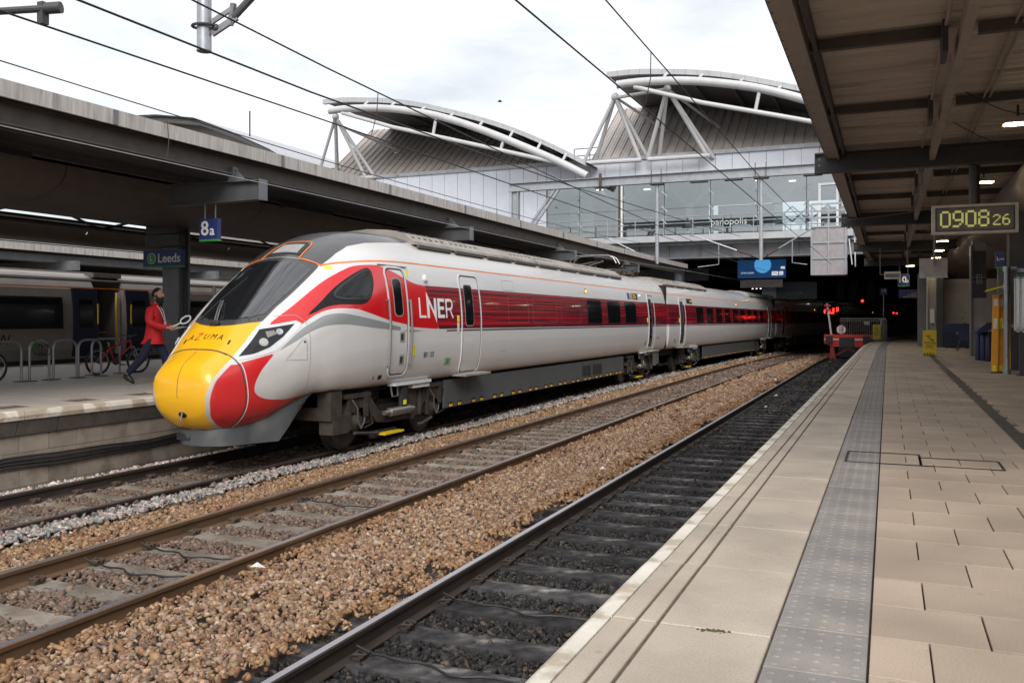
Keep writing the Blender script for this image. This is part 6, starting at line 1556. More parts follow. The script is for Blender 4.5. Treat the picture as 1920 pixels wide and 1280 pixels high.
# ---- platform building at the end
pbld = thing('platform_building', 'pale platform building with a plain door behind the blue chest', 'building', (2.6, 45, PLAT))
MB().box((2.1, 44.2, PLAT), (6.5, 44.5, 3.95)).build('wall', 'wall_pale', pbld)
MB().box((1.30, 44.4, PLAT), (1.75, 47, 4.3)).build('pier', 'steel_grey', pbld); MB().box((1.60, 43.8, PLAT), (1.98, 44.2, 4.5)).build('pier', 'wall_pale', pbld)
MB().tube([(1.62, 43.75, PLAT), (1.62, 43.75, 4.2)], .05, 8).build('downpipe', 'door_pale', pbld, True); MB().box((1.98, 43.6, PLAT), (2.25, 43.85, 4.6)).build('column', 'steel_dark', pbld)
dd = MB().box((2.36, 44.17, PLAT), (3.28, 44.2, 3.32)).build('door', 'door_pale', pbld)
for z in (2.0, 2.2, 2.45): MB().sphere((3.14 - (.08 if z == 2.2 else 0), 44.16, z), .028, 8, 5).build('door_lock', 'dark', dd, True)
MB().box((2.30, 44.16, PLAT), (2.36, 44.2, 3.38)).box((3.28, 44.16, PLAT), (3.34, 44.2, 3.38)).box((2.36, 44.16, 3.32), (3.28, 44.2, 3.38)).build('door_frame', 'wall_pale', dd)
MB().box((3.35, 44.15, 2.9), (3.75, 44.2, 3.75)).build('wall_panel', 'red_dirty', pbld); MB().box((1.72, 43.70, 2.0), (1.9, 43.8, 2.62)).build('wall_box', 'white_paint', pbld); MB().sphere((1.86, 43.7, 1.95), .06, 8, 5, (1, 1, .6)).build('handset', 'black', pbld, True)
MB().box((5.5, 26, PLAT), (6.5, 44, 4.6)).build('wall', 'wall_dark', pbld)
# ---- blue salt chest, recycling bin, seats
ch_ = thing('storage_chest', 'big dark blue storage chest against the pale door', 'chest', (2.76, 43.4, PLAT))
MB().box((2.27, 43.0, PLAT + .06), (3.27, 43.7, PLAT + .70)).build('body', 'navy', ch_); MB().box((2.25, 42.97, PLAT + .71), (3.29, 43.72, PLAT + 1.06), .02).build('lid', 'bin_blue', ch_)
for x in (2.3, 3.14): MB().box((x, 43.05, PLAT), (x + .1, 43.65, PLAT + .06)).build('foot', 'black', ch_)
MB().box((2.72, 42.98, PLAT + .58), (2.82, 43.0, PLAT + .70)).build('hasp', 'steel_grey', ch_)
rb = thing('recycling_bin', 'dark blue recycling bin of three tubes under a sloping lid', 'bin', (2.62, 29.5, PLAT))
for k, (x, y) in enumerate(((2.50, 30.0), (2.60, 29.6), (2.70, 29.2))): MB().lathe((x, y, PLAT), (0, 0, 1), [(0, .085), (.02, .09), (.84, .09), (.86, .08)], 14).build('tube', 'bin_blue', rb, True)
MB().prism([(2.36, PLAT + .86), (2.42, PLAT + .80), (2.92, PLAT + 1.02), (2.92, PLAT + 1.14), (2.62, PLAT + 1.12)], 1, 28.95, 30.25).build('lid', 'bin_blue', rb)
for k in range(5): MB().bar((2.45 + k * .08, 29.0, PLAT + .955 + k * .032), (2.45 + k * .08, 30.2, PLAT + .955 + k * .032), .03, .02).build('lid_rib', 'navy', rb)
se = thing('bench', 'row of dark blue perforated seats half hidden by the pale column', 'bench', (3.0, 39, PLAT))
for k in range(3):
    x = 2.62 + .34 * k; MB().box((x, 38.9, PLAT + .40), (x + .3, 39.35, PLAT + .45), .01).build('seat', 'bin_blue', se); MB().bar((x + .15, 39.36, PLAT + .44), (x + .15, 39.5, PLAT + .85), .3, .03).build('backrest', 'bin_blue', se)
for x in (2.6, 3.5): MB().tube([(x, 39.2, PLAT + .4), (x - .1, 38.95, PLAT)], .03, 6).build('leg', 'steel_dark', se, True)
# ---- warning boards
def warn_board(label, x0, x1, y, h, txt=True):
    t = thing('warning_board', label, 'warning sign', ((x0 + x1) / 2, y, PLAT), 'yellow slippery surface boards'); w = x1 - x0; xm = (x0 + x1) / 2
    pts = rounded(x0, x1, PLAT + .03, PLAT + h, .04)
    MB().prism(pts, 1, y, y + .02).build('front_board', 'yellow', t); MB().add([(a[0], y + .26 - .2 * (a[1] - PLAT) / h, a[1]) for a in pts] + [(a[0], y + .28 - .2 * (a[1] - PLAT) / h, a[1]) for a in pts], [tuple(range(len(pts))), tuple(range(len(pts), 2 * len(pts)))]).build('rear_board', 'yellow', t)
    MB().box((x0, y - .01, PLAT), (x1, y + .28, PLAT + .03)).build('base', 'steel_dark', t)
    k = 0; sx = x0 + .02
    while sx + .05 < x1 - .01:
        MB().add([(sx, y - .003, PLAT + .04), (sx + .04, y - .003, PLAT + .04), (sx + .07, y - .003, PLAT + .10), (sx + .03, y - .003, PLAT + .10)], [(0, 1, 2, 3)]).build('stripe', 'black', t); sx += .085
    f = w / .41; py = PLAT + h * .72
    fig = MB(); Q = lambda a, b: (xm + a * f, y - .004, py + b * f)
    fig.tube([Q(-.03, .02), Q(.02, -.05)], .014 * f, 6).tube([Q(.02, -.05), Q(.08, -.06), Q(.13, -.09)], .010 * f, 6).tube([Q(.02, -.05), Q(.07, -.09), Q(.10, -.13)], .010 * f, 6).tube([Q(-.03, .02), Q(.0, .06), Q(.03, .09)], .008 * f, 6).tube([Q(-.03, .02), Q(-.08, .04), Q(-.09, .07)], .008 * f, 6).sphere(Q(-.05, .05), .018 * f, 8, 5)
    fig.build('falling_figure', 'black', t); MB().bar(Q(-.14, -.14), Q(.14, -.14), .004, .008).build('ground_line', 'black', t)
    text('Warning', (xm, y - .004, PLAT + h * .50), (1, 0, 0), (0, 0, 1), .10 * f, 'black', t, 'sign_lettering', .001)
    text('slippery', (xm, y - .004, PLAT + h * .41), (1, 0, 0), (0, 0, 1), .075 * f, 'black', t, 'sign_lettering', .001); text('surfaces', (xm, y - .004, PLAT + h * .335), (1, 0, 0), (0, 0, 1), .075 * f, 'black', t, 'sign_lettering', .001)
warn_board('yellow warning slippery surfaces board standing on the near platform paving', 1.08, 1.50, 33.0, .86); warn_board('yellow slippery surfaces board half hidden behind the steel fence', -.85, -.40, 57.6, .95)
# ---- wheelchair ramps leaning at the pole, pipe post, poster case
for k, (xa_, lean) in enumerate(((2.22, .10), (2.36, .06), (2.50, .02))):
    t = thing('boarding_ramp', ('leftmost', 'middle', 'rightmost')[k] + ' of three folded orange boarding ramps leaning beside the pole', 'ramp', (xa_, 22.7, PLAT), 'folded orange ramps')
    y = 22.75 + .10 * k
    MB().add([(xa_ - .07, y, PLAT + .02), (xa_ + .06, y, PLAT + .02), (xa_ + .06, y + .10, PLAT + .02), (xa_ - .07, y + .10, PLAT + .02), (xa_ - .07 + lean * .6, y + .25, PLAT + 1.78 - .02 * k), (xa_ + .06 + lean * .6, y + .25, PLAT + 1.78 - .02 * k), (xa_ + .06 + lean * .6, y + .33, PLAT + 1.78), (xa_ - .07 + lean * .6, y + .33, PLAT + 1.78)],
             [(3, 2, 1, 0), (4, 5, 6, 7), (0, 1, 5, 4), (1, 2, 6, 5), (2, 3, 7, 6), (3, 0, 4, 7)]).build('board', 'ramp_orange', t)
    for z0, z1, m_ in ((1.50, 1.66, 'paper'), (.98, 1.22, 'paper' if k == 0 else 'sticker'), (.03, .16, 'sticker')):
        f0, f1 = z0 / 1.76, z1 / 1.76; MB().add([(xa_ - .05 + lean * .6 * f, y - .004 + .25 * f, PLAT + .02 + 1.76 * f) if s_ == 0 else (xa_ + .03 + lean * .6 * f, y - .004 + .25 * f, PLAT + .02 + 1.76 * f) for f, s_ in ((f0, 0), (f0, 1), (f1, 1), (f1, 0))], [(0, 1, 2, 3)]).build('label', m_, t)
    if k == 1: MB().tube([(xa_ + .06, y + .1, PLAT + .92), (xa_ + .14, y + .1, PLAT + .95), (xa_ + .14, y + .14, PLAT + 1.12), (xa_ + .06, y + .15, PLAT + 1.14)], .015, 6).build('carry_handle', 'black', t, True)
    MB().box((xa_ - .075, y - .02, PLAT), (xa_ + .065, y + .11, PLAT + .03)).build('foot', 'black', t)
rk = thing('ramp_rack_roof', 'small tilted yellow-edged cover above the orange ramps', 'rack', (2.3, 23.1, PLAT + 1.8)); MB().add([(2.05, 22.9, 2.76), (2.62, 22.9, 2.92), (2.62, 23.3, 2.92), (2.05, 23.3, 2.76), (2.05, 22.9, 2.79), (2.62, 22.9, 2.95), (2.62, 23.3, 2.95), (2.05, 23.3, 2.79)], [(3, 2, 1, 0), (4, 5, 6, 7), (0, 1, 5, 4), (1, 2, 6, 5), (2, 3, 7, 6), (3, 0, 4, 7)]).build('cover', 'steel_dark', rk); MB().bar((2.05, 22.895, 2.775), (2.4, 22.895, 2.875), .01, .03).build('edge_stripe', 'sticker', rk)
pp = thing('pipe_frame', 'galvanised pipe post and arms beside the orange ramps', 'post', (2.45, 22.4, PLAT))
MB().tube([(2.42, 22.4, PLAT), (2.42, 22.4, 3.28)], .055, 12).build('upright', 'galv', pp, True)
for z in (3.25, 1.98): MB().tube([(2.42, 22.4, z), (2.75, 22.4, z)], .04, 10).build('arm', 'galv', pp, True)
for z in (3.24, 2.85, 1.98, .98): MB().tube([(2.42, 22.4, z - .06), (2.42, 22.4, z + .06)], .075, 12).build('clamp', 'galv', pp, True)
MB().lathe((2.42, 22.4, PLAT), (0, 0, 1), [(0, .10), (.012, .10)], 12).build('foot_plate', 'galv', pp)
pc = thing('poster_case', 'white framed glass poster case on a grey post, right edge', 'poster case', (2.7, 21.8, PLAT))
MB().box((2.60, 21.78, PLAT), (2.70, 21.90, 1.9)).build('post', 'steel_dark', pc); MB().box((2.55, 21.72, PLAT), (2.76, 21.96, PLAT + .015)).build('foot_plate', 'steel_dark', pc)
MB().box((2.55, 21.86, 1.87), (3.6, 21.95, 3.02)).build('back', 'wall_dark', pc)
for x in (2.50, 2.60, 2.72, 3.0): MB().box((x, 21.76, 1.85), (x + .035, 21.86, 3.04)).build('frame_bar', 'white_paint', pc)
for z in (1.85, 3.01): MB().box((2.50, 21.76, z), (3.6, 21.86, z + .035)).build('frame_bar', 'white_paint', pc)
MB().box((2.64, 21.84, 1.9), (2.71, 21.86, 2.95)).build('poster', 'bin_blue', pc); MB().box((2.76, 21.84, 1.9), (2.98, 21.86, 2.7)).build('poster', 'interior_cream', pc); MB().box((2.52, 21.80, 1.89), (3.6, 21.805, 3.0)).build('glass', 'case_glass', pc)
isg = hang_sign('information_sign', 'blue sign with white emblem and green edge above the poster case', 2.53, 3.3, 3.07, 3.26, 21.7, [], th=.05)
for a, b in ((2.545, 2.565), (2.58, 2.70)): MB().box((a, 21.694, 3.13), (b, 21.70, 3.21)).build('white_mark', 'letter_dim', isg)
fl_ = thing('flower_basket', 'hanging basket of orange flowers low beside the poster case', 'flowers', (2.78, 21.95, 1.7))
q = MB()
for k in range(40): q.sphere((2.80 + random.gauss(0, .05), 21.95 + random.gauss(0, .05), 1.72 + random.gauss(0, .06)), random.uniform(.012, .03), 6, 4)
q.build('petals', 'ramp_orange', fl_)
gs = thing('grid_plate', 'small square grid plate strapped to the pale column', 'plate', (2.78, 33.0, 3.4)); MB().box((2.70, 33.02, 3.32), (2.86, 33.05, 3.62)).build('plate', 'clock_case', gs)
for i in range(2):
    for j in range(3): MB().box((2.715 + i * .07, 33.01, 3.335 + j * .095), (2.775 + i * .07, 33.02, 3.415 + j * .095)).build('cell', 'steel_dark', gs)
for z in (3.38, 3.52): MB().box((2.53, 33.0, z), (3.0, 33.015, z + .012)).build('strap', 'galv', gs)
# ---- buffer stop, lamp post, speed sign, fence
bs = thing('buffer_stop', 'red buffer stop with black buffers at the end of the near track', 'buffer stop', (-2.3, 54.7, -.1))
ex = curve(54.7, 44, 365)
MB().prism([(-3.42, .78), (-3.42, 1.30), (-.88, 1.30), (-.88, .60), (-3.0, .60)], 1, 54.6, 54.85).build('beam', 'red_paint', bs); MB().box((-3.40, 54.585, .98), (-.90, 54.6, 1.06)).build('white_stripe', 'white_paint', bs)
for x in (-3.12, -1.12):
    b_ = MB().lathe((x, 54.6, 1.0), (0, -1, 0), [(0, .15), (.16, .14), (.17, .20), (.21, .20)], 16).build('buffer', 'dark', bs, True); MB().box((x - .20, 54.36, .80), (x + .20, 54.40, 1.22)).build('buffer_plate', 'dark', b_)
MB().box((-2.60, 54.56, .60), (-1.76, 54.6, 1.14)).build('centre_plate', 'dark', bs)
for x in (-3.0, -1.45): MB().prism([(x - .12, -.14), (x + .22, -.14), (x + .10, .66), (x - .08, .66)], 1, 54.62, 54.82).build('upright', 'red_dirty', bs); MB().bar((x, 54.8, .62), (x, 56.3, -.1), .14, .12).build('rear_strut', 'red_dirty', bs)
for a, b in (((-2.9, .0), (-2.1, .55)), ((-2.1, .55), (-1.5, .1))): MB().bar((a[0], 54.7, a[1]), (b[0], 54.7, b[1]), .05, .05).build('brace', 'red_dirty', bs)
lp = thing('marker_post', 'leaning white post with two pink red lamps behind the buffer stop', 'lamp post', (-2.98, 55.0, -.1))
MB().tube([(-2.86, 55.0, -.12), (-3.28, 55.0, 3.10)], .055, 10).build('post', 'white_paint', lp, True)
for z in (2.98, 2.72): MB().box((-3.42 + (3.0 - z) * .13, 54.86, z - .055), (-3.08 + (3.0 - z) * .13, 55.1, z + .055)).build('lamp', 'red_pink', lp)
ss_ = thing('speed_sign', 'round white speed sign reading 10 over 15 above the buffer stop', 'sign', (-2.5, 54.95, 1.3))
MB().lathe((-2.50, 54.97, 1.58), (0, -1, 0), [(0, .27), (.015, .27)], 28).build('rim', 'red_paint', ss_, True); MB().lathe((-2.50, 54.95, 1.58), (0, -1, 0), [(0, .235), (.012, .235)], 28).build('disc', 'sign_white', ss_, True)
text('10', (-2.50, 54.93, 1.69), (1, 0, 0), (0, 0, 1), .26, 'black', ss_, 'sign_lettering', bold=.15); text('15', (-2.50, 54.93, 1.47), (1, 0, 0), (0, 0, 1), .26, 'black', ss_, 'sign_lettering', bold=.15); MB().box((-2.66, 54.92, 1.575), (-2.34, 54.935, 1.592)).build('divider', 'black', ss_)
MB().tube([(-2.5, 55.0, .5), (-2.5, 55.0, 1.4)], .03, 6).build('post', 'steel_grey', ss_)
fn = thing('steel_fence', 'pale barred steel fence closing the platform end behind the buffer stop', 'fence', (-1.5, 58, PLAT))
FX0, FX1, FYq = -2.72, -.42, 58.
MB().tube([(FX0, FYq, 2.22), (FX1 + .3, FYq, 2.22)], .04, 8).build('top_rail', 'fence_paint', fn, True); MB().box((FX0, FYq - .02, 1.02), (FX1, FYq + .02, 1.07)).build('lower_rail', 'fence_paint', fn); MB().box((FX0, FYq - .02, 2.08), (FX1, FYq + .02, 2.12)).build('upper_rail', 'fence_paint', fn)
for k in range(19): MB().tube([(FX0 + .06 + k * .125, FYq, 1.05), (FX0 + .06 + k * .125, FYq, 2.1)], .014, 6).build('bar', 'fence_paint', fn)
MB().box((FX1 - .02, FYq - .12, PLAT), (FX1 + .10, FYq + .0, 2.20)).build('gate_post', 'fence_paint', fn)
for k in range(4): MB().box((FX1 + .12 + k * .07, FYq + .25 * k, PLAT), (FX1 + .155 + k * .07, FYq + .25 * k + .03, 2.2)).build('return_bar', 'fence_paint', fn)
MB().box((-1.35, 57.95, 1.85), (-1.02, 57.97, 2.05)).build('notice', 'paper', fn)
MB().box((-2.75, 57.2, -.5), (-.3, 63, PLAT - .04)).build('platform_end', 'wall_dark', fn)
# ---- signals, a stand-in red reflection and screens in the dark hall
def signal(label, loc, r, mat='red_glow'):
    t = thing('signal_lamp', label, 'signal', loc, 'signal lamps in the dark hall'); x, y, z = loc
    MB().lathe((x, y, z), (0, -1, 0), [(0, r), (.02, r * .9), (.05, r * .3)], 12).build('lens', mat, t, True); MB().box((x - r * 1.6, y + .01, z - r * 1.8), (x + r * 1.6, y + .2, z + r * 1.8)).build('backplate', 'black', t)
signal('round red signal lamp high in the dark hall', (-1.63, 66, 3.46), .085)
signal('pair of small red lamps low in the dark hall, left one', (.42, 80, 2.74), .06); signal('pair of small red lamps low in the dark hall, right one', (.66, 80, 2.70), .06)
rt = thing('red_reflection', 'red glowing segments standing in for a reflection beside the third train car', 'signal', (-3.55, 64, 2.5))  # glowing segments imitate a red reflection on the train side
MB().box((-4.05, 64, 2.45), (-3.05, 64.2, 3.1)).build('case', 'black', rt)
for (a, b, c, d) in ((-4.0, -3.93, 2.6, 2.85), (-3.8, -3.62, 2.6, 2.78), (-3.6, -3.38, 2.58, 2.66), (-3.45, -3.36, 2.66, 2.95), (-3.22, -3.17, 2.7, 3.0), (-3.12, -3.08, 2.75, 3.0)): MB().box((a, 63.99, c), (b, 64.0, d)).build('reflection_segment', 'red_glow', rt)
scn = thing('display_screen', 'large blue lit advertising screen below the footbridge', 'screen', (-7.4, 58, 4.8))
MB().box((-8.85, 58, 4.80), (-5.9, 58.15, 6.1)).build('panel', 'screen_blue', scn)
MB().lathe((-7.3, 57.99, 5.62), (0, -1, 0), [(0, .52), (.006, .50), (.008, .3)], 28).build('round_picture', 'screen_light', scn, True)
for x0, x1, z0, z1 in ((-6.75, -6.35, 4.95, 5.2), (-6.3, -6.05, 4.95, 5.2), (-6.2, -5.95, 5.35, 5.5)): MB().box((x0, 57.985, z0), (x1, 57.99, z1)).build('picture_tile', 'screen_white', scn)
text('crvrs.com', (-8.25, 57.985, 5.14), (1, 0, 0), (0, 0, 1), .20, 'screen_white', scn, 'screen_lettering')
MB().box((-8.7, 58.05, 4.2), (-6.1, 58.3, 4.7)).build('screen_base', 'clock_case', scn)
ub = thing('shop_screen', 'dim dark hoarding with faint lettering under the footbridge', 'sign', (-5.6, 60, 3.5)); MB().box((-6.7, 60, 3.5), (-4.2, 60.1, 4.6)).build('panel', 'interior_dark', ub); MB().box((-7.6, 60, 3.4), (-6.7, 60.1, 4.3)).build('pale_panel', 'clock_case', ub)
text('to Leeds.', (-5.5, 59.99, 3.9), (1, 0, 0), (0, 0, 1), .26, 'seam_soft', ub, 'hoarding_lettering')

# ================================================================== cycle stands, bicycles
def hoop(y0, y1, label, x=-15.5):
    p = [(x, y0, PLAT - .02)] + [(x, y0, PLAT + .6)]
    for k in range(1, 7): t = math.pi / 2 * k / 6; p.append((x, y0 + .18 * (1 - math.cos(t)), PLAT + .60 + .18 * math.sin(t)))
    for k in range(0, 7): t = math.pi / 2 * k / 6; p.append((x, y1 - .18 + .18 * math.sin(t), PLAT + .78 - .18 * (1 - math.cos(t))))
    p.append((x, y1, PLAT - .02))
    t_ = thing('cycle_stand', label, 'cycle stand', (x, (y0 + y1) / 2, PLAT), 'steel cycle hoops on the far platform')
    MB().tube(p, .025, 10).build('hoop', 'hoop_steel', t_, True)
    for y in (y0, y1): MB().box((x - .10, y - .10, PLAT), (x + .10, y + .10, PLAT + .014)).build('foot_plate', 'dark', t_)
hoop(11.55, 12.20, 'steel cycle hoop cut off by the left edge of the picture'); hoop(12.34, 12.78, 'steel cycle hoop with a coil of cable locks hung on it', -15.45)
hoop(12.92, 13.48, 'empty steel cycle hoop left of the red bicycle, third from the picture edge', -15.5); hoop(13.52, 14.10, 'steel cycle hoop just in front of the red bicycle rear wheel'); hoop(14.22, 14.98, 'steel cycle hoop behind the red bicycle', -15.9)
lk = thing('cable_locks', 'tangle of black cable locks hanging on a cycle hoop', 'lock', (-15.45, 12.55, PLAT + .6))
for k in range(4):
    c = (-15.43 + .02 * k, 12.50 + .05 * k, PLAT + .62 - .02 * (k % 2)); MB().tube([(c[0], c[1] + .11 * math.cos(t), c[2] + .10 * math.sin(t)) for t in np.linspace(0, 2 * math.pi, 18)], .008, 5).build('lock_cable', 'rubber', lk, True)
def bicycle(label, loc, rz):
    """built along +y: rear axle at y=0, front axle at y=1.0, wheels .285 m"""
    t = thing('bicycle', label, 'bicycle', (0, 0, 0), 'bicycles at the hoops', local=True); r = .285; z = r
    for y, nm in ((0, 'rear_wheel'), (1.0, 'front_wheel')):
        w = MB().tube([(0, y + r * .96 * math.cos(a), z + r * .96 * math.sin(a)) for a in np.linspace(0, 2 * math.pi, 37)], .024, 8, False).build(nm, 'rubber', t, True)
        MB().tube([(0, y + r * .86 * math.cos(a), z + r * .86 * math.sin(a)) for a in np.linspace(0, 2 * math.pi, 37)], .010, 6, False).build('rim', 'chrome', w, True)
        sp = MB()
        for k in range(20): a = 2 * math.pi * k / 20; sp.tube([((-1) ** k * .025, y, z), (0, y + r * .86 * math.cos(a), z + r * .86 * math.sin(a))], .0016, 3)
        o_ = sp.build('spokes', 'chrome', w); o_['kind'] = 'stuff'; MB().tube([(-.05, y, z), (.05, y, z)], .022, 8).build('hub', 'dark', w, True)
    bb = (0, .40, .28); st = (0, .27, .62); hd = (0, .80, .74); hb = (0, .83, .62)
    fr = MB().tube([bb, st], .017, 8).tube([(0, .29, .56), hd], .018, 8).tube([bb, hb], .021, 8).tube([hd, hb], .021, 8)
    for sx in (-.05, .05): fr.tube([(sx, 0, z), (sx * .4, .28, .55)], .010, 6).tube([(sx, 0, z), (sx * .6, .40, .28)], .011, 6)
    fr.build('frame', 'bike_red', t, True)
    fk = MB()
    for sx in (-.05, .05): fk.tube([(sx, .85, .60), (sx, .95, .40), (sx, 1.0, z)], .014, 8)
    fk.tube([(-.06, .845, .60), (.06, .845, .60)], .016, 6); fk.build('fork', 'chrome', t, True)
    hbm = MB().tube([(0, .80, .74), (0, .775, .82), (0, .80, .84)], .015, 8).tube([(-.28, .76, .87), (-.1, .80, .84), (.1, .80, .84), (.28, .76, .87)], .012, 8); hbm.build('handlebar', 'dark', t, True)
    MB().tube([st, (0, .25, .72)], .013, 8).build('seat_post', 'chrome', t, True); MB().sphere((0, .22, .735), .12, 12, 8, (.5, 1, .22)).build('saddle', 'rubber', t, True)
    MB().lathe((.05, .40, .28), (1, 0, 0), [(0, .085), (.008, .085), (.009, .02)], 18).build('chainring', 'dark', t, True); MB().lathe((.05, 0, z), (1, 0, 0), [(0, .05), (.02, .03)], 12).build('sprocket', 'dark', t, True)
    for sx, a in ((.07, -.5), (-.07, 2.64)):
        e = (sx, .40 + .16 * math.cos(a), .28 + .16 * math.sin(a)); cr = MB().tube([(sx, .40, .28), e], .010, 6).build('crank', 'dark', t, True); MB().box((e[0] - .02 if sx < 0 else e[0], e[1] - .04, e[2] - .012), (e[0] + .09 if sx > 0 else e[0] - .09, e[1] + .04, e[2] + .012)).build('pedal', 'rubber', cr)
    t.location = loc; t.rotation_euler = (0, 0, rz); return t
bk = bicycle('red bicycle with front suspension standing at the hoops', (-15.95, 14.42, PLAT), R(-9))
b2 = copy_tree(bk, (-15.75, 10.85, PLAT), R(3), 'bicycle at the left edge, only its wheel showing')
# ================================================================== grey and navy train at the island's other face
g2 = thing('commuter_train', 'grey commuter train with navy doors open at the island platform', 'train', (-24, 20, 0))
SX = -22.62; ZR = 3.62
pr2 = [(-25.3, .95), (SX - .10, .95), (SX - .02, 1.25), (SX, 1.9), (SX - .03, 2.6), (SX - .10, 3.0), (SX - .30, 3.32), (SX - .62, 3.52), (SX - 1.1, 3.62), (-24.2, 3.66), (-25.3, 3.6)]
DOORS = [(19.55, 22.6)]
def g2body(y0, y1): MB().prism(pr2, 1, y0, y1).build('body', 'train2_body', g2)
g2body(2, 20.45); g2body(21.62, 46)
MB().prism([(a, b) for a, b in pr2 if b > 3.0] + [(-25.3, 3.0)], 1, 20.45, 21.62).build('roof_section', 'train2_body', g2)
MB().box((-25.2, 20.45, 1.0), (-24.9, 21.62, 3.0)).build('vestibule_wall', 'wall_dark', g2); MB().box((-25.2, 20.45, .95), (SX - .1, 21.62, 1.05)).build('vestibule_floor', 'dark', g2)
def g2pt(z): return float(np.interp(z, [.95, 1.25, 1.9, 2.6, 3.0], [SX - .10, SX - .02, SX, SX - .03, SX - .10]))
def g2plate(name, y0, y1, z0, z1, mat, off=.012, par=None):
    zs = np.linspace(z0, z1, 6); mb = MB()
    for z in zs: mb.v += [(g2pt(z) + off, y0, z), (g2pt(z) + off, y1, z), (g2pt(z) - .02, y0, z), (g2pt(z) - .02, y1, z)]
    for i in range(5): a = i * 4; mb.f += [(a, a + 1, a + 5, a + 4), (a, a + 4, a + 6, a + 2), (a + 1, a + 3, a + 7, a + 5)]
    mb.f += [(0, 2, 3, 1), (20, 21, 23, 22)]
    return mb.build(name, mat, par or g2)
for (a, b) in ((4.2, 8.0), (8.05, 11.9), (11.95, 15.7), (15.75, 19.2), (23.0, 27.0), (27.05, 31), (31.05, 35)):
    w = g2plate('window_band', a, b, 1.86, 2.80, 'win_frame'); g2plate('pane', a + .1, b - .1, 1.93, 2.73, 'glass_side', .018, w)
for (a, b) in ((19.55, 20.45), (21.62, 22.55)):
    d = g2plate('door', a, b, 1.02, 3.08, 'train2_navy', .05); g2plate('door_pane', a + .2, b - .2, 1.9, 2.75, 'glass_side', .056, d)
    MB().tube([(SX + .08, (b - .06) if a < 21 else (a + .08), 2.0), (SX + .08, (b - .06) if a < 21 else (a + .08), 2.62)], .025, 6).build('handle_strip', 'yellow', d, True)
MB().box((SX - .35, 21.45, 1.05), (SX - .28, 21.6, 3.0)).build('vestibule_post', 'clock_case', g2); MB().tube([(SX - .25, 21.42, 1.3), (SX - .25, 21.42, 2.9)], .03, 6).build('grab_pole', 'yellow', g2, True)
MB().tube([(SX - .9, 21.0, 1.05), (SX - .9, 21.0, 3.0)], .03, 6).build('grab_pole', 'yellow', g2, True); MB().tube([(SX - .9, 21.0, 1.72), (SX - .9, 21.6, 1.72)], .025, 6).build('grab_pole', 'yellow', g2, True)
g2plate('red_stripe', 2, 46, 3.085, 3.12, 'orange_line', .012)
MB().box((SX - .9, 2, .2), (SX - .2, 46, .95)).build('underframe', 'dark', g2)
for k in range(9): MB().prism([(SX - .33 - k * .10, 3.33 + k * .036 - .0 * k), (SX - .28 - k * .10, 3.34 + k * .036), (SX - .30 - k * .10, 3.38 + k * .034), (SX - .35 - k * .10, 3.37 + k * .034)], 1, 2, 46).build('roof_rib', 'pod_grille', g2)
MB().box((SX - .75, 20.6, 3.46), (SX - .35, 21.7, 3.6)).build('roof_vent', 'pod_grille', g2)
MB().lathe((SX, 18.6, 1.35), (1, 0, 0), [(0, .11), (.02, .10), (.022, .05)], 16).build('filler_cap', 'pod', g2, True); g2plate('release_light', 18.15, 18.38, 1.32, 1.50, 'sign_green', .008)
text('W', (SX + .006, 17.25, 1.55), (0, 1, 0), (0, 0, 1), .42, 'dark', g2, 'brand_letter')
ps = thing('poster_stand', 'dark poster stand with yellow edging at the foot of the column', 'stand', (-15.6, 17.2, PLAT))
MB().box((-16.0, 17.0, PLAT), (-15.1, 17.12, PLAT + 1.5)).build('panel', 'wall_dark', ps); MB().box((-16.02, 16.98, PLAT + .02), (-15.08, 17.0, PLAT + .06)).build('yellow_edge', 'yellow', ps); MB().box((-15.12, 16.98, PLAT + .06), (-15.08, 17.0, PLAT + .5)).build('yellow_edge', 'yellow', ps)
for x in (-16.35, -15.0): MB().tube([(x, 17.0, PLAT), (x, 17.0, 2.95)], .04, 8).build('pipe', 'galv', ps, True)

# ================================================================== the man walking on the far platform
def skin_mesh(name, verts, edges, radii, root=0, levels=2):
    me = bpy.data.meshes.new(name); me.from_pydata(verts, edges, []); ob = bpy.data.objects.new(name, me); COL.objects.link(ob)
    m = ob.modifiers.new('skin', 'SKIN'); m.use_smooth_shade = True; m.branch_smoothing = .6
    sd = me.skin_vertices[0].data if me.skin_vertices else None
    if sd is None:
        me.skin_vertices.new(name='skin') if hasattr(me.skin_vertices, 'new') else None; sd = me.skin_vertices[0].data
    for i, r in enumerate(radii):
        sd[i].radius = r if isinstance(r, tuple) else (r, r); sd[i].use_root = (i == root)
    s = ob.modifiers.new('sub', 'SUBSURF'); s.levels = levels; s.render_levels = levels
    bpy.context.view_layer.update(); dg = bpy.context.evaluated_depsgraph_get(); out = bpy.data.meshes.new_from_object(ob.evaluated_get(dg))
    bpy.data.objects.remove(ob); bpy.data.meshes.remove(me); out.name = name
    out.polygons.foreach_set('use_smooth', [True] * len(out.polygons)); return out
man = thing('person', 'bearded man in a red jacket striding along the platform with a white baton', 'person', (0, 0, 0), local=True)
def mpart(name, V, E, Rr, mat, root=0, levels=2, par=None):
    me = skin_mesh(name, V, E, Rr, root, levels); me.materials.clear(); me.materials.append(MATS[mat]); return link(name, me, par or man)
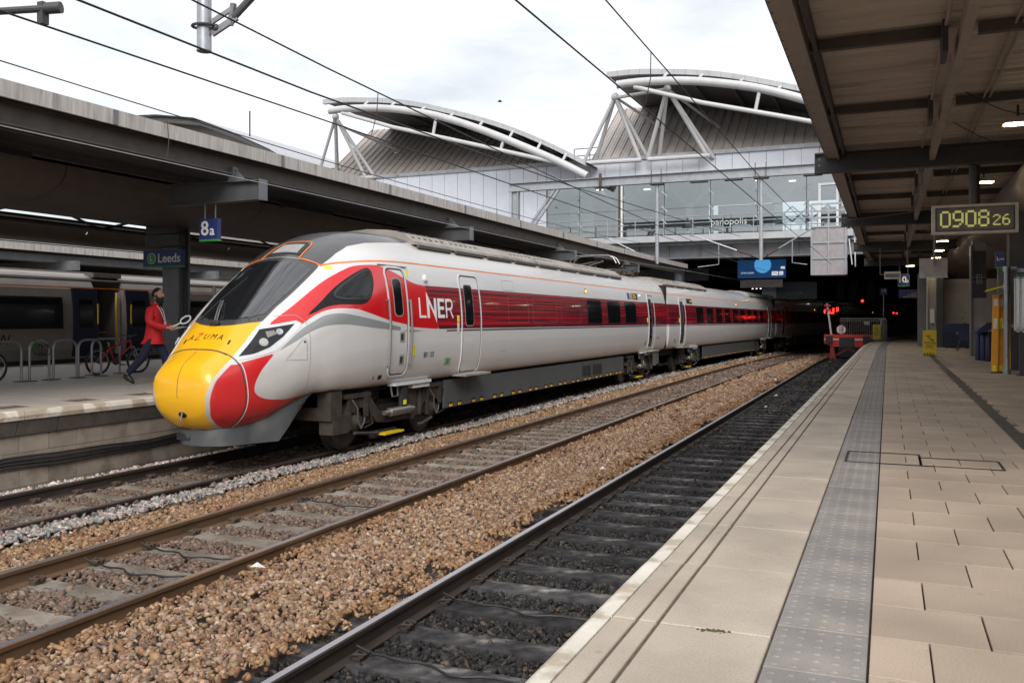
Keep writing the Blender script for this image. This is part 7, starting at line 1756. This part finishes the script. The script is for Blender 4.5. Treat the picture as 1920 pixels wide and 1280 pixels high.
# local frame: +x = walking direction, +y = his left, z up. Right leg trails behind (towards -x), left leg forward.
HIPZ = .90
body_V = [(0, 0, HIPZ), (.02, 0, 1.12), (.04, 0, 1.36), (.05, 0, 1.48), (.065, 0, 1.56),
          (.02, .17, 1.42), (.02, .21, 1.14), (.26, .15, 1.04), (.35, .11, 1.045),
          (.03, -.18, 1.42), (.03, -.22, 1.14), (.27, -.15, 1.05), (.355, -.10, 1.06),
          (.01, .09, .86), (.20, .09, .49), (.20, .09, .09), (-.01, -.09, .86), (-.17, -.09, .50), (-.48, -.09, .17)]
body_E = [(0, 1), (1, 2), (2, 3), (3, 4), (2, 5), (5, 6), (6, 7), (7, 8), (2, 9), (9, 10), (10, 11), (11, 12), (0, 13), (13, 14), (14, 15), (0, 16), (16, 17), (17, 18)]
body_R = [.11, .11, .09, .055, .052, .035, .032, .030, .028, .035, .032, .030, .028, .07, .055, .04, .08, .055, .04]
mpart('body', body_V, body_E, body_R, 'skin')
# head with face, hair, beard
hd = MB().sphere((0, 0, 0), 1, 28, 20)
for i, p in enumerate(hd.v):
    x, y, z = p; sx, sy, sz = .098, .077, .125
    X, Y, Z = x * sx, y * sy, z * sz
    if z < 0: X *= 1 - .18 * (-z); Y *= 1 - .30 * (-z) ** 1.5
    if x > .35 and abs(y) < .30 and -.35 < z < .12: X += .030 * max(0, 1 - abs(y) / .26) * (1 - abs((z + .12) / .26) ** 2 if abs(z + .12) < .26 else 0)   # nose
    if x > .3 and .10 < z < .34: X -= .010 * (1 - abs(y) * .5) if abs(abs(y) - .36) < .22 else -.004                                     # eye sockets, brow
    if x > .4 and abs(y) < .34 and -.62 < z < -.50: X += .006                                                                             # lips
    hd.v[i] = (.085 + X, Y, 1.665 + Z)
head = hd.build('head', 'skin', man, True)
for sg in (-1, 1):
    MB().sphere((.162, sg * .030, 1.690), .0115, 8, 6).build('eye', 'paper', head, True); MB().sphere((.1715, sg * .030, 1.690), .0055, 6, 5).build('iris', 'hair', head, True)
    MB().sphere((.165, sg * .031, 1.711), .016, 8, 5, (.5, 1.2, .3)).build('eyebrow', 'hair', head, True)
    MB().sphere((.075, sg * .077, 1.67), .034, 10, 8, (.62, .30, 1.0)).build('ear', 'skin', head, True)
MB().sphere((.168, 0, 1.602), .022, 10, 6, (.45, 1.1, .28)).build('lips', 'jacket' if False else 'skin', head, True)
hr = MB()
for i in range(26):
    for j in range(10):
        pass
hr.sphere((0, 0, 0), 1, 26, 16)
keep_f = []
for i, p in enumerate(hr.v):
    x, y, z = p; hr.v[i] = (.080 + x * .104, y * .083, 1.672 + z * .128)
hr.f = [f for f in hr.f if not any((hr.v[k][0] > .140 and hr.v[k][2] < 1.745) or hr.v[k][2] < 1.62 or (hr.v[k][0] > .085 and hr.v[k][2] < 1.70) for k in f)]
hr.build('hair', 'hair', head, True)
brd = MB().sphere((0, 0, 0), 1, 22, 14)
for i, p in enumerate(brd.v):
    x, y, z = p; X = .118 + x * .066; Y = y * .074 * (1 - .25 * max(-z, 0)); Z = 1.555 + z * .088
    if z > .35: X -= .02 * (z - .35); Y *= 1.05
    brd.v[i] = (X + .012 * math.sin(9 * y) * (z < 0), Y, Z)
brd.f = [f for f in brd.f if not any(brd.v[k][2] > 1.605 and brd.v[k][0] > .150 and abs(brd.v[k][1]) < .03 for k in f)]
brd.build('beard', 'hair', head, True)
for sg in (-1, 1): MB().tube([(.085, sg * .074, 1.68), (.095, sg * .074, 1.63), (.115, sg * .070, 1.585)], [.010, .016, .02], 8).build('sideburn', 'hair', head, True)
MB().tube([(.172, -.034, 1.598), (.184, -.012, 1.616), (.184, .012, 1.616), (.172, .034, 1.598)], .0085, 6).build('moustache', 'hair', head, True)
# jacket: torso and sleeves in one skin, hem and collar
jk_V = [(.0, 0, .80), (0, 0, .92), (.025, 0, 1.15), (.03, 0, 1.34), (.04, 0, 1.44), (.045, 0, 1.49),
        (.02, .165, 1.40), (.01, .225, 1.15), (.24, .16, 1.05), (.30, .13, 1.045), (.03, -.175, 1.40), (.02, -.235, 1.15), (.25, -.16, 1.06), (.31, -.12, 1.06)]
jk_E = [(0, 1), (1, 2), (2, 3), (3, 4), (4, 5), (3, 6), (6, 7), (7, 8), (8, 9), (3, 10), (10, 11), (11, 12), (12, 13)]
jk_R = [(.165, .150), (.178, .155), (.185, .16), (.165, .15), (.11, .11), (.075, .075), .098, .078, .062, .055, .098, .078, .062, .055]
jk = mpart('jacket', jk_V, jk_E, jk_R, 'jacket', 1)
MB().tube([(.045 + .078 * math.cos(t), .078 * math.sin(t), 1.495 + .02 * math.cos(t + math.pi)) for t in np.linspace(.5, 2 * math.pi - .5, 18)], .018, 6).build('collar', 'jacket', jk, True)
MB().tube([(.215, 0, .80), (.215, 0, 1.0), (.20, 0, 1.2), (.165, 0, 1.36), (.12, 0, 1.46)], .006, 5).build('zip', 'dark', jk, True)
MB().tube([(.10, -.17, .97), (.13, -.165, 1.08)], .006, 5).build('pocket_seam', 'red_dirty', jk, True)
for sg in (-1, 1): MB().tube([(.08, sg * .055, 1.48), (.16, sg * .05, 1.38), (.205, sg * .03, 1.24), (.225, 0, 1.17)], .006, 5).build('lanyard', 'paper', jk, True)
MB().box((.222, -.035, 1.08), (.228, .035, 1.17)).build('badge', 'paper', jk)
# trousers and shoes
tr_V = [(0, 0, .93), (0, 0, .86), (.01, .10, .80), (.20, .10, .48), (.205, .10, .11), (-.01, -.10, .80), (-.17, -.10, .49), (-.455, -.10, .195)]
tr_E = [(0, 1), (1, 2), (2, 3), (3, 4), (1, 5), (5, 6), (6, 7)]
mpart('trousers', tr_V, tr_E, [(.17, .165), (.165, .16), .105, .082, .068, .105, .082, .066], 'trousers', 1)
def shoe(a, toe, up):
    a, toe, up = Vector(a), Vector(toe), Vector(up); d = (toe - a); L = d.length; d.normalize(); w = d.cross(up).normalized(); mb = MB().sphere((0, 0, 0), 1, 16, 10)
    for i, p in enumerate(mb.v):
        x, y, z = p; h = .055 if x > 0 else .075; mb.v[i] = tuple(a + d * (L * (.38 + .62 * x)) + w * (y * .048) + up * (max(z, -.55) * h + .035))
    return mb
shoe((.17, .10, .0), (.42, .10, .02), (-.05, 0, 1)).build('shoe', 'shoe', man, True); shoe((-.50, -.10, .12), (-.33, -.10, .0), (.45, 0, .89)).build('shoe', 'shoe', man, True)
# hands: palm, four fingers, thumb, curled on what they hold
def hand(name, wrist, fwd, side, up, curl):
    wrist, fwd, side, up = Vector(wrist), Vector(fwd).normalized(), Vector(side).normalized(), Vector(up).normalized()
    mb = MB().sphere((0, 0, 0), 1, 12, 8)
    for i, p in enumerate(mb.v): mb.v[i] = tuple(wrist + fwd * (.045 + p[0] * .052) + side * (p[1] * .042) + up * (p[2] * .020))
    for k, L in enumerate((.070, .080, .076, .060)):
        b = wrist + fwd * .085 + side * (-.030 + k * .020); c1 = b + (fwd * math.cos(curl) - up * math.sin(curl)) * L * .45; c2 = c1 + (fwd * math.cos(curl * 2.2) - up * math.sin(curl * 2.2)) * L * .32; c3 = c2 + (fwd * math.cos(curl * 3) - up * math.sin(curl * 3)) * L * .25
        mb.tube([b - fwd * .015, b, c1, c2, c3], [.010, .0098, .0092, .0085, .0065], 7)
    b = wrist + fwd * .025 - side * .034; c1 = b + fwd * .030 - side * .022 - up * .012; c2 = c1 + fwd * .028 - up * .016 + side * .006; mb.tube([b, c1, c2], [.013, .0115, .008], 7)
    return mb.build(name, 'skin', man, True)
hand('hand', (.345, -.115, 1.055), (1, .25, .15), (0, 0, 1), (.1, -1, 0), .75); hand('hand', (.34, .12, 1.045), (1, -.35, .05), (0, 0, -1), (0, 1, 0), .6)
man.location = (-12.60, 12.66, PLAT); MRZ = math.atan2(.39, .92) - R(4); man.rotation_euler = (0, 0, MRZ); man.scale = (1, 1, 1)
def mw(p): return Matrix.Translation(man.location) @ Matrix.Rotation(MRZ, 4, 'Z') @ Vector(p)
bt = thing('signal_baton', 'white dispatch paddle with ring end in the man\'s hand', 'baton', mw((.42, -.08, 1.06)))
c_ = Vector((.66, -.10, 1.20)); ax = Vector((.86, 0, .5)).normalized(); upv = Vector((-.5, 0, .86))
ring = [c_ + ax * (.105 * math.cos(t)) + upv * (.055 * math.sin(t)) for t in np.linspace(0, 2 * math.pi, 25)]
MB().tube([mw(p) for p in ring], .016, 8, False).build('ring', 'white_paint', bt, True); MB().tube([mw(c_ + ax * (.09 * math.cos(t)) + upv * (.038 * math.sin(t))) for t in np.linspace(0, 2 * math.pi, 25)], .007, 6, False).build('ring_edge', 'dark', bt, True)
MB().tube([mw(Vector((.40, -.09, 1.06))), mw(c_ - ax * .10)], .016, 8).build('handle', 'white_paint', bt, True)
pa = thing('papers', 'sheaf of white papers held by the man', 'paper', mw((.46, .0, 1.04)))
MB().add([mw(p) for p in ((.36, -.06, 1.02), (.60, -.05, 1.075), (.58, .13, 1.06), (.36, .12, 1.01), (.36, -.06, 1.028), (.60, -.05, 1.083), (.58, .13, 1.068), (.36, .12, 1.018))], [(3, 2, 1, 0), (4, 5, 6, 7), (0, 1, 5, 4), (1, 2, 6, 5), (2, 3, 7, 6), (3, 0, 4, 7)]).build('sheet', 'paper', pa)
# ---- birds
def bird(label, loc, rz, mat, s):
    t = thing('bird', label, 'bird', (0, 0, 0), 'birds in flight', local=True)
    b = MB().sphere((0, 0, 0), .1, 12, 8, (2.2, .8, .75)); b.sphere((.22, 0, .03), .055, 8, 6); b.prism([(-.2, -.05), (-.42, -.09), (-.42, .09), (-.2, .05)], 2, -.01, .01); b.build('body', mat, t, True)
    for sg in (-1, 1): MB().add([(.10, sg * .05, .04), (.14, sg * .30, .20), (-.02, sg * .62, .12), (-.12, sg * .34, .14), (-.12, sg * .05, .03)], [(0, 1, 4), (1, 3, 4), (1, 2, 3)]).build('wing', mat, t)
    t.location = loc; t.rotation_euler = (R(15), 0, rz); t.scale = (s, s, s)
bird('dark bird flying in the pale sky above the left arched roof', (-17.56, 40, 12.84), .6, 'bird_dark', .45); bird('pale pigeon flying in front of the ribbed brown cladding', (-23.46, 40, 10.76), 2.2, 'bird_pale', .42)
